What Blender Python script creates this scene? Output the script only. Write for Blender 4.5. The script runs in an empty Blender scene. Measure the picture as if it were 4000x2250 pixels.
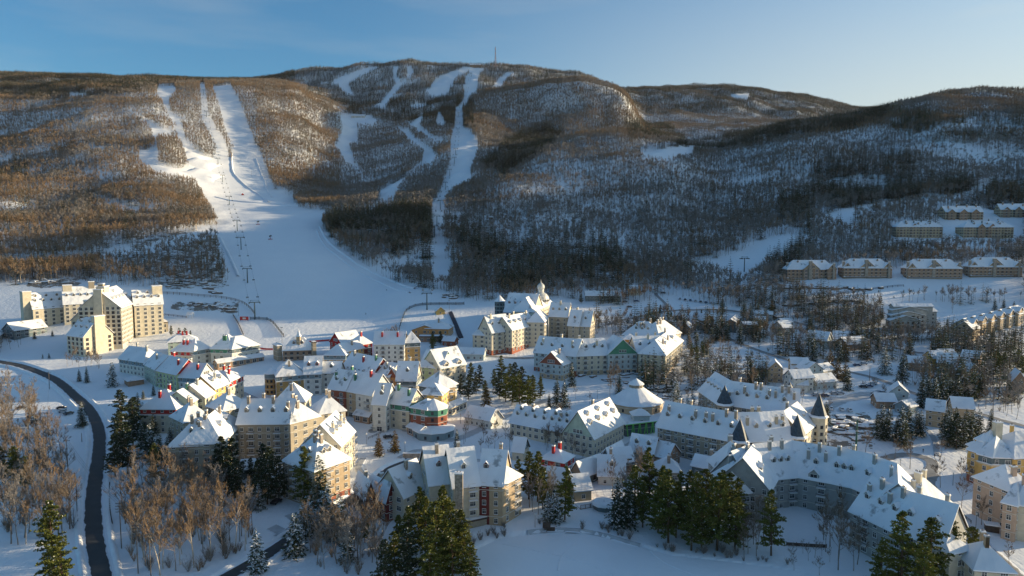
import bpy, math, random
import numpy as np
from mathutils import Vector, Matrix
R = math.radians
scn = bpy.context.scene
COL = scn.collection
# ------------------------------------------------------------------ camera model (photo is 4000 x 2250)
F = 2667.0; PITCH = R(5.0); H = 100.0
CP, SP = math.cos(PITCH), math.sin(PITCH)
def ray(px, py):
    a = (px-2000)/F; v = (py-1125)/F
    return np.array([a, CP - v*SP, -(v*CP+SP)])
def zat(py, Y):
    v = (py-1125)/F
    return H - Y*(v*CP+SP)/(CP-v*SP)
def project(x, y, z):
    dz = z-H
    d = y*CP - dz*SP
    up = y*SP + dz*CP
    return 2000+F*x/d, 1125-F*up/d
# ------------------------------------------------------------------ smooth value noise (vectorised)
def _hash(ix, iy, s):
    h = (ix.astype(np.int64)*374761393 + iy.astype(np.int64)*668265263 + s*1442695041) & 0x7fffffff
    h = ((h ^ (h >> 13))*1274126177) & 0x7fffffff
    return ((h ^ (h >> 16)) & 0xffff)/65535.0
def vnoise(x, y, s=0):
    x = np.asarray(x, float); y = np.asarray(y, float)
    ix = np.floor(x); iy = np.floor(y); fx = x-ix; fy = y-iy
    fx = fx*fx*(3-2*fx); fy = fy*fy*(3-2*fy)
    a = _hash(ix, iy, s); b = _hash(ix+1, iy, s); c = _hash(ix, iy+1, s); d = _hash(ix+1, iy+1, s)
    return (a*(1-fx)+b*fx)*(1-fy)+(c*(1-fx)+d*fx)*fy
def fbm(x, y, s=0, o=4):
    t = 0; a = 1; n = 0
    for k in range(o):
        t = t + a*(vnoise(x*2**k, y*2**k, s+k*17)-.5); n += a; a *= .5
    return t/n*2
def inpoly(px, py, poly):
    px = np.asarray(px, float); py = np.asarray(py, float)
    c = np.zeros(np.broadcast(px, py).shape, bool)
    n = len(poly)
    for i in range(n):
        x0, y0 = poly[i]; x1, y1 = poly[(i+1) % n]
        if y0 == y1: continue
        m = ((y0 > py) != (y1 > py)) & (px < (x1-x0)*(py-y0)/(y1-y0)+x0)
        c ^= m
    return c
# ------------------------------------------------------------------ terrain height table
NEAR_Y = [20, 190, 250, 320, 400, 500]
FAR_Y = [600, 700, 800, 950, 1100, 1300, 1600, 1750, 2050, 2300, 2500, 2900, 3600, 5000]
NEAR_Z = [0, 0, 3, 7, 12, 22]
TAB = {
 -1500: [1090, 990, 920, 820, 730, 610, 460, 400, 330, 300, 290, 290, 300, 340],
 -500: [1090, 1000, 930, 840, 750, 630, 480, 420, 335, 310, 296, 290, 300, 340],
 0:    [1110, 1020, 950, 860, 770, 650, 500, 430, 352, 330, 308, 298, 310, 340],
 300:  [1120, 1035, 960, 872, 782, 655, 495, 430, 352, 332, 318, 308, 320, 350],
 600:  [1135, 1045, 965, 880, 790, 665, 500, 430, 350, 330, 318, 316, 340, 370],
 900:  [1165, 1050, 965, 885, 825, 750, 560, 480, 348, 326, 320, 322, 340, 370],
 1150: [1180, 1060, 970, 885, 830, 780, 620, 540, 400, 350, 345, 292, 340, 370],
 1280: [1190, 1075, 975, 890, 830, 790, 670, 610, 470, 405, 370, 276, 340, 370],
 1400: [1190, 1085, 985, 885, 820, 785, 685, 630, 520, 440, 395, 257, 340, 370],
 1600: [1160, 1085, 990, 875, 805, 760, 640, 600, 500, 425, 370, 250, 340, 370],
 1850: [1160, 1080, 985, 880, 790, 700, 570, 520, 450, 390, 345, 262, 340, 370],
 2000: [1160, 1075, 980, 870, 775, 670, 580, 580, 465, 365, 350, 270, 340, 370],
 2150: [1160, 1065, 970, 855, 750, 640, 545, 580, 450, 335, 345, 283, 340, 370],
 2300: [1165, 1060, 965, 855, 745, 630, 522, 560, 435, 330, 355, 310, 345, 370],
 2430: [1165, 1060, 965, 855, 740, 620, 512, 550, 440, 360, 420, 400, 352, 370],
 2540: [1160, 1060, 965, 855, 740, 620, 525, 570, 520, 500, 500, 470, 345, 370],
 2800: [1150, 1055, 960, 855, 760, 665, 565, 610, 590, 560, 520, 460, 348, 370],
 3100: [1120, 1020, 920, 815, 715, 600, 502, 560, 560, 540, 510, 470, 380, 400],
 3400: [1105, 980, 880, 780, 680, 555, 442, 500, 540, 540, 530, 500, 430, 450],
 3700: [1098, 960, 860, 745, 640, 500, 372, 400, 480, 500, 500, 480, 440, 460],
 4000: [1090, 955, 855, 740, 635, 500, 386, 400, 460, 480, 480, 470, 440, 460],
 4800: [1100, 1010, 920, 800, 690, 550, 400, 410, 460, 480, 480, 470, 440, 460],
 6500: [1130, 1060, 990, 880, 780, 650, 500, 520, 560, 580, 580, 580, 560, 560],
 9000: [1140, 1080, 1030, 950, 880, 780, 650, 650, 660, 680, 680, 680, 660, 660],
}
_cols = sorted(TAB); _Y = np.array(NEAR_Y+FAR_Y, float)
_Z = np.array([[float(z) for z in NEAR_Z]+[float(zat(p, y)) for p, y in zip(TAB[c], FAR_Y)] for c in _cols])
_cx = np.array(_cols, float)
# dense bilinear grid smoothed once, then sampled
_gp = np.arange(-1500, 9001, 25.0); _gy = np.exp(np.linspace(math.log(20), math.log(5000), 700))
def _pchip(xk, yk, x):
    h = np.diff(xk); dl = np.diff(yk, axis=0)/h[:, None]
    m = np.zeros_like(yk)
    w1 = 2*h[1:]+h[:-1]; w2 = h[1:]+2*h[:-1]
    same = dl[:-1]*dl[1:] > 0
    with np.errstate(divide='ignore', invalid='ignore'):
        mm = (w1+w2)[:, None]/(w1[:, None]/dl[:-1]+w2[:, None]/dl[1:])
    m[1:-1] = np.where(same, mm, 0); m[0] = dl[0]; m[-1] = dl[-1]
    i = np.clip(np.searchsorted(xk, x)-1, 0, len(xk)-2); t = ((x-xk[i])/h[i])[:, None]; hh = h[i][:, None]
    return ((1+2*t)*(1-t)**2*yk[i]+t*(1-t)**2*hh*m[i]+t*t*(3-2*t)*yk[i+1]+t*t*(t-1)*hh*m[i+1])
_A = _pchip(_Y, _Z.T, _gy)            # rows: gy, cols: table columns
_G = _pchip(_cx, _A.T, _gp).T         # gy x gp
_SY = np.array([20, 190, 300, 500, 900, 1500, 2900, 5000.]); _SV = np.array([.965, .965, .975, .988, 1.0, 1.012, 1.022, 1.022])
def _bil(px, y):
    fx = np.clip((px+1500)/25.0, 0, len(_gp)-1.001)
    fy = np.clip(np.log(np.maximum(y, 20)/20)/math.log(5000/20.0)*(len(_gy)-1), 0, len(_gy)-1.001)
    ix = fx.astype(int); iy = fy.astype(int); fx = fx-ix; fy = fy-iy
    return (_G[iy, ix]*(1-fx)+_G[iy, ix+1]*fx)*(1-fy)+(_G[iy+1, ix]*(1-fx)+_G[iy+1, ix+1]*fx)*fy
LAKE = [(1480, 2330), (1560, 2225), (1700, 2200), (1850, 2150), (1960, 2100), (2150, 2075), (2320, 2085), (2500, 2135), (2620, 2170), (2800, 2190), (3000, 2215), (3150, 2240), (3300, 2330)]
def flat2ground(px, py):
    r = ray(px, py); t = H/-r[2]; return (r[0]*t, r[1]*t)
LAKE_W = [flat2ground(*p) for p in LAKE]
LAKE_W = LAKE_W+[(90, 120), (-60, 120)]
def terr(x, y, detail=True):
    x = np.asarray(x, float); y = np.asarray(y, float)
    s = np.interp(y, _SY, _SV)
    px = 2000+F*(x/np.maximum(y, 20))*s
    z = _bil(px, y)
    if detail:
        k = np.clip((y-520)/500, 0, 1)
        bowl = 1-np.exp(-(((px-1150)/330)**2))*np.clip((1250-y)/150, 0, 1)   # smooth groomed base area
        bowl = bowl*(1-.75*np.exp(-(((px-840)/190)**4))*np.clip((y-1000)/200, 0, 1))
        z = z + k*bowl*(fbm(x/140, y/140, 3, 3)*16*np.clip(y/1400, .45, 1.4)+fbm(x/38, y/38, 5, 3)*5.5)
        z = z + np.clip((y-700)/1200, 0, 1)*fbm(x/400, y/400, 11, 2)*22*bowl*np.clip((3000-y)/600, .15, 1)
        z = z + fbm(x/26, y/26, 7, 2)*.35*np.clip((y-150)/100, 0, 1)
        z = z + np.where(inpoly(x, y, LAKE_W), -0.9, 0)
        sy = np.clip((y-900)/60, 0, 1)*np.clip((1480-y)/250, 0, 1)      # unseen hill added beyond the right edge to shade the slopes
        z = z + 265*np.exp(-((x-1450)/300)**2)*sy*sy*(3-2*sy)
    return z
def tz(x, y): return float(terr(np.array([x]), np.array([y]))[0])
def at(px, py, h=0.0, tmax=4500):
    """first point on the ray through a photo pixel that is h metres above the terrain"""
    r = ray(px, py)
    t = np.concatenate([np.arange(100, 900, 1.5), np.arange(900, tmax, 5)])
    g = H+r[2]*t-h-terr(r[0]*t, r[1]*t)
    k = np.where(g < 0)[0]
    if len(k) == 0: k = [len(t)-1]
    k = max(int(k[0]), 1)
    a, b = t[k-1], t[k]; ga, gb = g[k-1], g[k]
    tt = a+(b-a)*ga/(ga-gb+1e-9)
    p = r*tt; return Vector((p[0], p[1], H+p[2]-h))
# ------------------------------------------------------------------ tagging and object helpers
def tag(o, label=None, cat=None, group=None, kind=None):
    if label: o['label'] = label
    if cat: o['category'] = cat
    if group: o['group'] = group
    if kind: o['kind'] = kind
    return o
def link(o, parent=None):
    COL.objects.link(o)
    if parent is not None: o.parent = parent
    return o
def empty(name, loc, rz=0.0):
    o = bpy.data.objects.new(name, None); o.empty_display_size = .5
    o.location = loc; o.rotation_euler = (0, 0, rz)
    return link(o)
class MB:
    """collects faces with material indices, builds one mesh object"""
    def __init__(s): s.v = []; s.f = []; s.m = []
    def face(s, pts, m=0):
        n = len(s.v); s.v.extend([tuple(p) for p in pts]); s.f.append(tuple(range(n, n+len(pts)))); s.m.append(m)
    def hexa(s, c, m=0):
        """8 corners: bottom 0-3 (ccw from above), top 4-7"""
        n = len(s.v); s.v.extend([tuple(p) for p in c])
        for f in ((0, 3, 2, 1), (4, 5, 6, 7), (0, 1, 5, 4), (1, 2, 6, 5), (2, 3, 7, 6), (3, 0, 4, 7)):
            s.f.append(tuple(n+i for i in f)); s.m.append(m)
    def box(s, x0, x1, y0, y1, z0, z1, m=0):
        s.hexa([(x0, y0, z0), (x1, y0, z0), (x1, y1, z0), (x0, y1, z0), (x0, y0, z1), (x1, y0, z1), (x1, y1, z1), (x0, y1, z1)], m)
    def tube(s, a, b, ra, rb=None, n=6, m=0, cap=True):
        if rb is None: rb = ra
        a = Vector(a); b = Vector(b); d = (b-a)
        if d.length < 1e-6: return
        d.normalize(); u = d.orthogonal().normalized(); w = d.cross(u)
        k = len(s.v)
        for c, r in ((a, ra), (b, rb)):
            for i in range(n):
                t = 2*math.pi*i/n; s.v.append(tuple(c+u*(r*math.cos(t))+w*(r*math.sin(t))))
        for i in range(n):
            j = (i+1) % n; s.f.append((k+i, k+j, k+n+j, k+n+i)); s.m.append(m)
        if cap:
            s.f.append(tuple(k+n+i for i in range(n))); s.m.append(m)
            s.f.append(tuple(k+i for i in reversed(range(n)))); s.m.append(m)
    def lathe(s, prof, n=12, m=0, c=(0, 0)):
        k = len(s.v)
        for r, z in prof:
            for i in range(n):
                t = 2*math.pi*i/n; s.v.append((c[0]+r*math.cos(t), c[1]+r*math.sin(t), z))
        for j in range(len(prof)-1):
            for i in range(n):
                q = (i+1) % n; s.f.append((k+j*n+i, k+j*n+q, k+(j+1)*n+q, k+(j+1)*n+i)); s.m.append(m)
    def mesh(s, name, mats, smooth=False):
        me = bpy.data.meshes.new(name); me.from_pydata(s.v, [], s.f)
        for x in (mats if isinstance(mats, (list, tuple)) else [mats]): me.materials.append(x)
        if len(me.polygons):
            me.polygons.foreach_set('material_index', s.m)
            if smooth: me.polygons.foreach_set('use_smooth', [True]*len(me.polygons))
        me.update(); return me
    def build(s, name, mats, parent=None, smooth=False, loc=None):
        o = bpy.data.objects.new(name, s.mesh(name, mats, smooth))
        if loc is not None: o.location = loc
        return link(o, parent)
def inst(name, me, parent=None, loc=(0, 0, 0), rz=0.0, sc=None):
    o = bpy.data.objects.new(name, me); o.location = loc; o.rotation_euler = (0, 0, rz)
    if sc is not None: o.scale = sc if isinstance(sc, (tuple, list)) else (sc,)*3
    return link(o, parent)
# ------------------------------------------------------------------ materials
def mat(name, col, rough=.8, var=.12, scale=1.0, bump=0.0, bscale=None, spec=.3, metal=0.0, coord='Object', col2=None, det=4):
    m = bpy.data.materials.new(name); m.use_nodes = True
    nt = m.node_tree; b = nt.nodes['Principled BSDF']
    b.inputs['Roughness'].default_value = rough; b.inputs['Specular IOR Level'].default_value = spec; b.inputs['Metallic'].default_value = metal
    tc = nt.nodes.new('ShaderNodeTexCoord'); nz = nt.nodes.new('ShaderNodeTexNoise')
    nz.inputs['Scale'].default_value = scale; nz.inputs['Detail'].default_value = det
    nt.links.new(tc.outputs[coord], nz.inputs['Vector'])
    rp = nt.nodes.new('ShaderNodeValToRGB')
    c = col; c2 = col2 or tuple(min(1, x*(1+var)) for x in c); c1 = tuple(x*(1-var) for x in c) if col2 is None else c
    rp.color_ramp.elements[0].color = (*c1, 1); rp.color_ramp.elements[1].color = (*c2, 1)
    rp.color_ramp.elements[0].position = .35; rp.color_ramp.elements[1].position = .65
    nt.links.new(nz.outputs['Fac'], rp.inputs['Fac']); nt.links.new(rp.outputs['Color'], b.inputs['Base Color'])
    if bump:
        n2 = nt.nodes.new('ShaderNodeTexNoise'); n2.inputs['Scale'].default_value = bscale or scale*4; n2.inputs['Detail'].default_value = 5
        nt.links.new(tc.outputs[coord], n2.inputs['Vector'])
        bp = nt.nodes.new('ShaderNodeBump'); bp.inputs['Strength'].default_value = 1; bp.inputs['Distance'].default_value = bump
        nt.links.new(n2.outputs['Fac'], bp.inputs['Height']); nt.links.new(bp.outputs['Normal'], b.inputs['Normal'])
    return m
# ------------------------------------------------------------------ snow terrain
def terrain_material():
    m = bpy.data.materials.new('snow_ground'); m.use_nodes = True
    nt = m.node_tree; N = nt.nodes; L = nt.links; b = N['Principled BSDF']
    b.inputs['Roughness'].default_value = .75; b.inputs['Specular IOR Level'].default_value = .25
    geo = N.new('ShaderNodeNewGeometry')
    def noise(sc, det=5, rough=.55):
        n = N.new('ShaderNodeTexNoise'); n.inputs['Scale'].default_value = sc; n.inputs['Detail'].default_value = det; n.inputs['Roughness'].default_value = rough
        L.new(geo.outputs['Position'], n.inputs['Vector']); return n
    # forest floor litter / rock from vertex attribute
    at_ = N.new('ShaderNodeAttribute'); at_.attribute_name = 'rock'
    n1 = noise(.11, 7, .65); n2 = noise(.035, 4)
    n3 = noise(.6, 5, .7)
    add = N.new('ShaderNodeMath'); add.operation = 'MULTIPLY_ADD'; L.new(n1.outputs['Fac'], add.inputs[0]); add.inputs[1].default_value = 1.0; L.new(at_.outputs['Fac'], add.inputs[2])
    add2 = N.new('ShaderNodeMath'); add2.operation = 'MULTIPLY_ADD'; L.new(n3.outputs['Fac'], add2.inputs[0]); add2.inputs[1].default_value = .35; L.new(add.outputs[0], add2.inputs[2])
    rp = N.new('ShaderNodeValToRGB'); rp.color_ramp.elements[0].position = .98; rp.color_ramp.elements[1].position = 1.06
    L.new(add2.outputs[0], rp.inputs['Fac'])
    snow = N.new('ShaderNodeMixRGB'); snow.inputs[1].default_value = (.80, .82, .85, 1); snow.inputs[2].default_value = (.88, .89, .90, 1); L.new(n2.outputs['Fac'], snow.inputs[0])
    rock = N.new('ShaderNodeMixRGB'); rock.inputs[1].default_value = (.13, .11, .095, 1); rock.inputs[2].default_value = (.32, .28, .23, 1); L.new(n3.outputs['Fac'], rock.inputs[0])
    mx = N.new('ShaderNodeMixRGB'); L.new(rp.outputs['Color'], mx.inputs[0]); L.new(snow.outputs[0], mx.inputs[1]); L.new(rock.outputs[0], mx.inputs[2])
    L.new(mx.outputs[0], b.inputs['Base Color'])
    bp = N.new('ShaderNodeBump'); bp.inputs['Distance'].default_value = .5; bp.inputs['Strength'].default_value = .8
    mp = N.new('ShaderNodeMapping'); mp.inputs['Scale'].default_value = (.85, .045, .045); mp.inputs['Rotation'].default_value = (0, 0, .12); L.new(geo.outputs['Position'], mp.inputs[0])
    tr = N.new('ShaderNodeTexNoise'); tr.inputs['Scale'].default_value = 1; tr.inputs['Detail'].default_value = 4; L.new(mp.outputs[0], tr.inputs['Vector'])
    hs = N.new('ShaderNodeMath'); hs.operation = 'MULTIPLY_ADD'; L.new(tr.outputs['Fac'], hs.inputs[0]); hs.inputs[1].default_value = .4; L.new(noise(.35, 6, .6).outputs['Fac'], hs.inputs[2])
    L.new(hs.outputs[0], bp.inputs['Height']); L.new(bp.outputs['Normal'], b.inputs['Normal'])
    return m
M_GROUND = terrain_material()
ROCKS = [  # photo polygons with rock showing through the snow, strength
 ([(2330, 330), (2440, 350), (2530, 470), (2500, 520), (2330, 520), (2380, 430)], .20),
 ([(1060, 370), (1180, 400), (1290, 500), (1200, 540), (1090, 460)], .22),
 ([(3230, 640), (3700, 560), (3980, 600), (3900, 720), (3560, 780), (3240, 780)], .22),
 ([(1850, 820), (2260, 800), (2420, 900), (2400, 1020), (2100, 1050), (1850, 960)], .22),
 ([(500, 900), (860, 900), (920, 1130), (620, 1140)], .30),
 ([(90, 1080), (330, 1080), (330, 1130), (90, 1130)], .34),
 ([(640, 1170), (960, 1180), (930, 1230), (650, 1215)], .36),
 ([(3010, 1110), (3560, 1110), (3560, 1140), (3010, 1150)], .33),
 ([(2480, 1430), (3000, 1430), (3000, 1540), (2480, 1560)], .22),
 ([(3230, 1610), (3420, 1620), (3420, 1760), (3230, 1760)], .33),
 ([(2850, 1060), (3060, 1060), (3060, 1140), (2850, 1150)], .3),
]
def build_terrain():
    pxs = np.concatenate([np.arange(-1500, -100, 60), np.arange(-100, 4100, 9.0), np.arange(4100, 9000, 60)])
    ys = np.concatenate([[20, 90, 130, 160], np.exp(np.linspace(math.log(180), math.log(5000), 620))])
    PX, Y = np.meshgrid(pxs, ys)
    s = np.interp(Y, _SY, _SV); X = (PX-2000)/F/s*Y
    Z = terr(X, Y)
    nx, ny = len(pxs), len(ys)
    co = np.stack([X, Y, Z], -1).reshape(-1, 3)
    i = np.arange(ny-1)[:, None]*nx+np.arange(nx-1)[None, :]
    f = np.stack([i, i+1, i+nx+1, i+nx], -1).reshape(-1, 4)
    me = bpy.data.meshes.new('ground')
    me.vertices.add(len(co)); me.vertices.foreach_set('co', co.ravel())
    me.loops.add(f.size); me.loops.foreach_set('vertex_index', f.ravel())
    me.polygons.add(len(f)); me.polygons.foreach_set('loop_start', np.arange(0, f.size, 4)); me.polygons.foreach_set('loop_total', np.full(len(f), 4))
    me.update(); me.validate()
    me.polygons.foreach_set('use_smooth', [True]*len(f))
    qx, qy = project(X, Y, Z)
    rk = np.where(Y > 650, .12, -.3)*np.ones_like(X)
    rk = np.where(inpoly(qx, qy, [(420, 1340), (1700, 1340), (3300, 1330), (3900, 1450), (3900, 1900), (2100, 1830), (1100, 2000), (1400, 1700), (420, 1500)]), .10, rk)
    for poly, st in ROCKS: rk = np.where(inpoly(qx, qy, poly), st, rk)
    for _ in range(7):
        rk[1:-1, 1:-1] = (rk[1:-1, 1:-1]*2+rk[:-2, 1:-1]+rk[2:, 1:-1]+rk[1:-1, :-2]+rk[1:-1, 2:])/6
    clr = clearing(qx, qy, Y)
    rk = np.where(clr, -.5, rk)
    a = me.attributes.new('rock', 'FLOAT', 'POINT'); a.data.foreach_set('value', rk.ravel().astype(np.float32))
    me.materials.append(M_GROUND)
    o = link(bpy.data.objects.new('ground', me)); tag(o, 'snow covered ground rising from the village to the ski mountain', 'ground', kind='structure')
    mb = MB(); mb.face([(x, y, 0.02) for x, y in LAKE_W]); o = mb.build('frozen_lake', M_LAKE)
    tag(o, 'flat snow covered frozen lake at the bottom of the village', 'lake', kind='structure')
M_LAKE = mat('lake_snow', (.84, .86, .88), .7, .03, .05, bump=.12, bscale=.5, coord='Object')
# ------------------------------------------------------------------ clearings: ski runs and open snow fields in the photo (polygons), min depth, max depth
RUNS = [
 ([(615, 340), (680, 335), (690, 365), (660, 400), (668, 440), (715, 505), (730, 560), (760, 580), (800, 610), (830, 620), (850, 590), (905, 640), (912, 590), (880, 520), (860, 440), (830, 340), (900, 330), (935, 400), (960, 470), (985, 540), (1020, 620), (1070, 740), (1130, 775), (1170, 812), (1310, 825), (1255, 880), (1310, 960), (1500, 1085), (1600, 1120), (1640, 1130), (1760, 1160), (1950, 1190), (2000, 1300), (1600, 1400), (1000, 1380), (960, 1290), (930, 1180), (880, 1070), (850, 960), (850, 880), (800, 790), (760, 640), (720, 590), (700, 560), (640, 420), (612, 370)], 480, 4000),
 ([(500, 440), (600, 490), (680, 520), (690, 560), (720, 600), (640, 700), (600, 690), (545, 640), (545, 590), (610, 580), (590, 510), (540, 470)], 700, 4000),
 ([(270, 365), (335, 365), (340, 385), (270, 390)], 900, 4000),
 ([(780, 330), (800, 330), (815, 450), (850, 520), (880, 560), (900, 640), (860, 620), (820, 540), (790, 480)], 900, 4000),
 ([(620, 640), (730, 590), (790, 640), (830, 760), (850, 860), (760, 720), (650, 700)], 900, 4000),
 ([(300, 760), (420, 790), (560, 820), (540, 860), (400, 800)], 600, 4000),
 ([(0, 1025), (200, 1020), (420, 990), (540, 965), (830, 885), (860, 915), (700, 960), (560, 990), (450, 1020), (300, 1045), (100, 1060), (0, 1055)], 500, 1200),
 # upper mountain
 ([(1310, 310), (1440, 262), (1490, 260), (1410, 300), (1360, 330), (1385, 378), (1350, 372), (1320, 335), (1290, 330)], 1500, 4000),
 ([(1535, 262), (1556, 258), (1550, 300), (1568, 325), (1590, 310), (1590, 262), (1608, 260), (1615, 290), (1580, 330), (1545, 370), (1500, 430), (1450, 420), (1490, 400), (1545, 330), (1535, 300)], 1500, 4000),
 ([(1700, 310), (1755, 285), (1820, 262), (1900, 270), (1845, 275), (1790, 300), (1760, 345), (1750, 375), (1680, 380), (1668, 360)], 1500, 4000),
 ([(1850, 268), (1895, 268), (1870, 300), (1862, 370), (1812, 395), (1818, 300)], 1500, 4000),
 ([(1980, 283), (2015, 285), (1985, 305), (1955, 345), (1915, 357), (1940, 320)], 1500, 4000),
 ([(1600, 410), (1665, 405), (1668, 415), (1605, 428)], 1500, 4000),
 ([(1300, 452), (1440, 450), (1472, 470), (1460, 500), (1395, 495), (1400, 560), (1365, 580), (1380, 610), (1385, 650), (1450, 680), (1400, 680), (1350, 650), (1330, 610), (1300, 590), (1340, 520), (1330, 475)], 900, 4000),
 ([(1595, 490), (1640, 455), (1655, 455), (1640, 500), (1690, 540), (1750, 560), (1745, 570), (1690, 560), (1600, 500)], 900, 4000),
 ([(1550, 505), (1590, 510), (1640, 560), (1680, 590), (1712, 615), (1690, 650), (1620, 680), (1560, 740), (1550, 780), (1540, 800), (1470, 800), (1500, 740), (1560, 690), (1640, 640), (1660, 600), (1600, 560)], 900, 4000),
 ([(1710, 440), (1720, 440), (1740, 480), (1735, 500), (1700, 490)], 900, 4000),
 ([(1780, 420), (1808, 420), (1812, 500), (1850, 530), (1868, 560), (1860, 620), (1835, 690), (1850, 715), (1800, 740), (1745, 780), (1735, 830), (1730, 900), (1700, 930), (1680, 900), (1690, 800), (1720, 750), (1760, 640), (1760, 560), (1775, 500)], 700, 4000),
 # right side clearings
 ([(2500, 600), (2600, 580), (2720, 575), (2700, 620), (2600, 640), (2500, 625)], 700, 2000),
 ([(2700, 1040), (2900, 980), (3000, 925), (3160, 915), (3180, 940), (3120, 960), (3080, 1010), (2980, 1060), (2900, 1120), (2820, 1090), (2700, 1060)], 500, 1400),
 ([(3220, 840), (3330, 810), (3550, 780), (3750, 760), (3860, 715), (4000, 720), (4000, 740), (3880, 740), (3780, 790), (3560, 800), (3400, 840), (3330, 850), (3360, 920), (3300, 910), (3200, 860)], 600, 2000),
 ([(3060, 1060), (4000, 1050), (4000, 1180), (3700, 1160), (3400, 1190), (3200, 1160), (3060, 1120)], 450, 900),
 ([(3480, 880), (4000, 880), (4000, 975), (3480, 975)], 540, 770), ([(3660, 820), (4000, 820), (4000, 895), (3660, 895)], 600, 900),
 ([(3440, 1185), (3710, 1185), (3730, 1320), (3440, 1320)], 300, 900), ([(3720, 1190), (4100, 1180), (4100, 1330), (3720, 1340)], 300, 900),
 ([(1812, 390), (1850, 372), (1818, 425), (1780, 425)], 1500, 4000), ([(1690, 925), (1735, 925), (1735, 1000), (1765, 1080), (1750, 1125), (1690, 1125), (1680, 1000)], 500, 1100),
 ([(2200, 810), (2480, 800), (2500, 840), (2380, 900), (2250, 900), (2000, 850)], 1100, 1101),
 ([(3000, 380), (3120, 410), (3310, 435), (3200, 425), (3050, 400)], 2500, 4000),
 ([(2850, 370), (2930, 365), (2920, 395), (2860, 390)], 2500, 4000),
]
def clearing(px, py, Y):
    c = np.zeros(np.shape(px), bool)
    for poly, a, b in RUNS: c |= inpoly(px, py, poly) & (Y > a) & (Y < b)
    for poly in ISLES: c &= ~inpoly(px, py, poly)
    return c
ISLES = [[(612, 545), (690, 535), (722, 600), (735, 650), (700, 662), (620, 645)], [(728, 500), (770, 510), (808, 555), (770, 565), (735, 545)], [(618, 460), (660, 475), (690, 505), (640, 508)],
         [(1430, 590), (1460, 560), (1560, 560), (1640, 600), (1655, 640), (1600, 680), (1540, 720), (1430, 690), (1375, 630)]]
# ------------------------------------------------------------------ building materials
M_SNOW = mat('roof_snow', (.84, .85, .87), .7, .04, .3, bump=.12, bscale=.8, coord='Object')
def roof_snow():
    m = mat('uneven_roof_snow', (.82, .83, .85), .7, .05, .12, bump=.35, bscale=.32, coord='Object'); nt = m.node_tree; N = nt.nodes; L = nt.links; b = N['Principled BSDF']
    src = b.inputs['Base Color'].links[0].from_socket; geo = N.new('ShaderNodeNewGeometry'); n = N.new('ShaderNodeTexNoise'); n.inputs['Scale'].default_value = .16; n.inputs['Detail'].default_value = 7; n.inputs['Roughness'].default_value = .62
    L.new(geo.outputs['Position'], n.inputs['Vector']); r = N.new('ShaderNodeValToRGB'); r.color_ramp.elements[0].position = .60; r.color_ramp.elements[1].position = .68; L.new(n.outputs['Fac'], r.inputs['Fac'])
    mx = N.new('ShaderNodeMixRGB'); mx.inputs[2].default_value = (.36, .37, .38, 1); L.new(r.outputs['Color'], mx.inputs[0]); L.new(src, mx.inputs[1]); L.new(mx.outputs[0], b.inputs['Base Color']); return m
M_ROOF = roof_snow()
M_GLASS = mat('window_glass', (.028, .034, .045), .12, .5, .6, spec=.6)
M_FRAME = mat('white_window_frame', (.72, .71, .66), .6, .05, 1)
M_DFRAME = mat('brown_window_frame', (.16, .11, .08), .6, .1, 1)
M_TRIM = mat('pale_trim', (.62, .58, .50), .7, .06, 1)
M_DARK = mat('dark_timber', (.07, .05, .04), .8, .2, 1.2)
M_WOOD = mat('brown_timber', (.17, .10, .06), .8, .2, 1.2)
M_RAIL = mat('dark_railing', (.05, .05, .055), .5, .1, 1)
M_WRAIL = mat('white_railing', (.62, .62, .60), .5, .05, 1)
M_STONE = mat('chimney_stone', (.36, .30, .24), .9, .3, 1.6, bump=.05)
M_COPPER = mat('dark_blue_spire_roof', (.035, .06, .085), .55, .3, 1.0)
M_RED = mat('bright_red_metal', (.42, .03, .03), .5, .15, 1)
M_GREEN = mat('green_metal', (.07, .20, .12), .5, .15, 1)
WALLC = dict(cream=(.60, .53, .40), white=(.66, .64, .58), yellow=(.64, .40, .13), ochre=(.50, .30, .11), taupe=(.42, .36, .27), stone=(.33, .28, .21), tan=(.45, .34, .22),
             brick=(.30, .10, .06), darkred=(.17, .035, .03), orange=(.60, .30, .11), brown=(.34, .22, .145), greyblue=(.44, .50, .50), green=(.09, .26, .17),
             slate=(.13, .17, .18), red=(.42, .03, .025), lime=(.50, .55, .30), pink=(.52, .37, .27), grey=(.34, .34, .32), darkglass=(.05, .05, .05), palegreen=(.42, .50, .40), bluegrey=(.20, .27, .30))
_wm = {}
def WM(c):
    if c not in _wm: _wm[c] = mat(c+'_wall', WALLC[c], .85, .10, .5, bump=.03, bscale=2.5, det=6)
    return _wm[c]
TILES = dict(T1=(0, 1000), T2=(1000, 1000), T3=(2000, 1000), T4=(3000, 1000), U1=(0, 1500), U2=(1000, 1500), U3=(2000, 1500), U4=(3000, 1500), V2=(1000, 1800), V3=(2000, 1800), V4=(3000, 1800))
def PX(t, p):
    if t == 'S3': return (2666+p[0]/1.931, 300+p[1]/1.931)
    if t is None: return p
    return (TILES[t][0]+p[0]/2.576, TILES[t][1]+p[1]/2.576)
FOOT = []          # footprints kept free of trees (world quads)
def onplane(px, py, z):
    r = ray(px, py); t = (z-H)/r[2]; return Vector((r[0]*t, r[1]*t, z))
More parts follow.
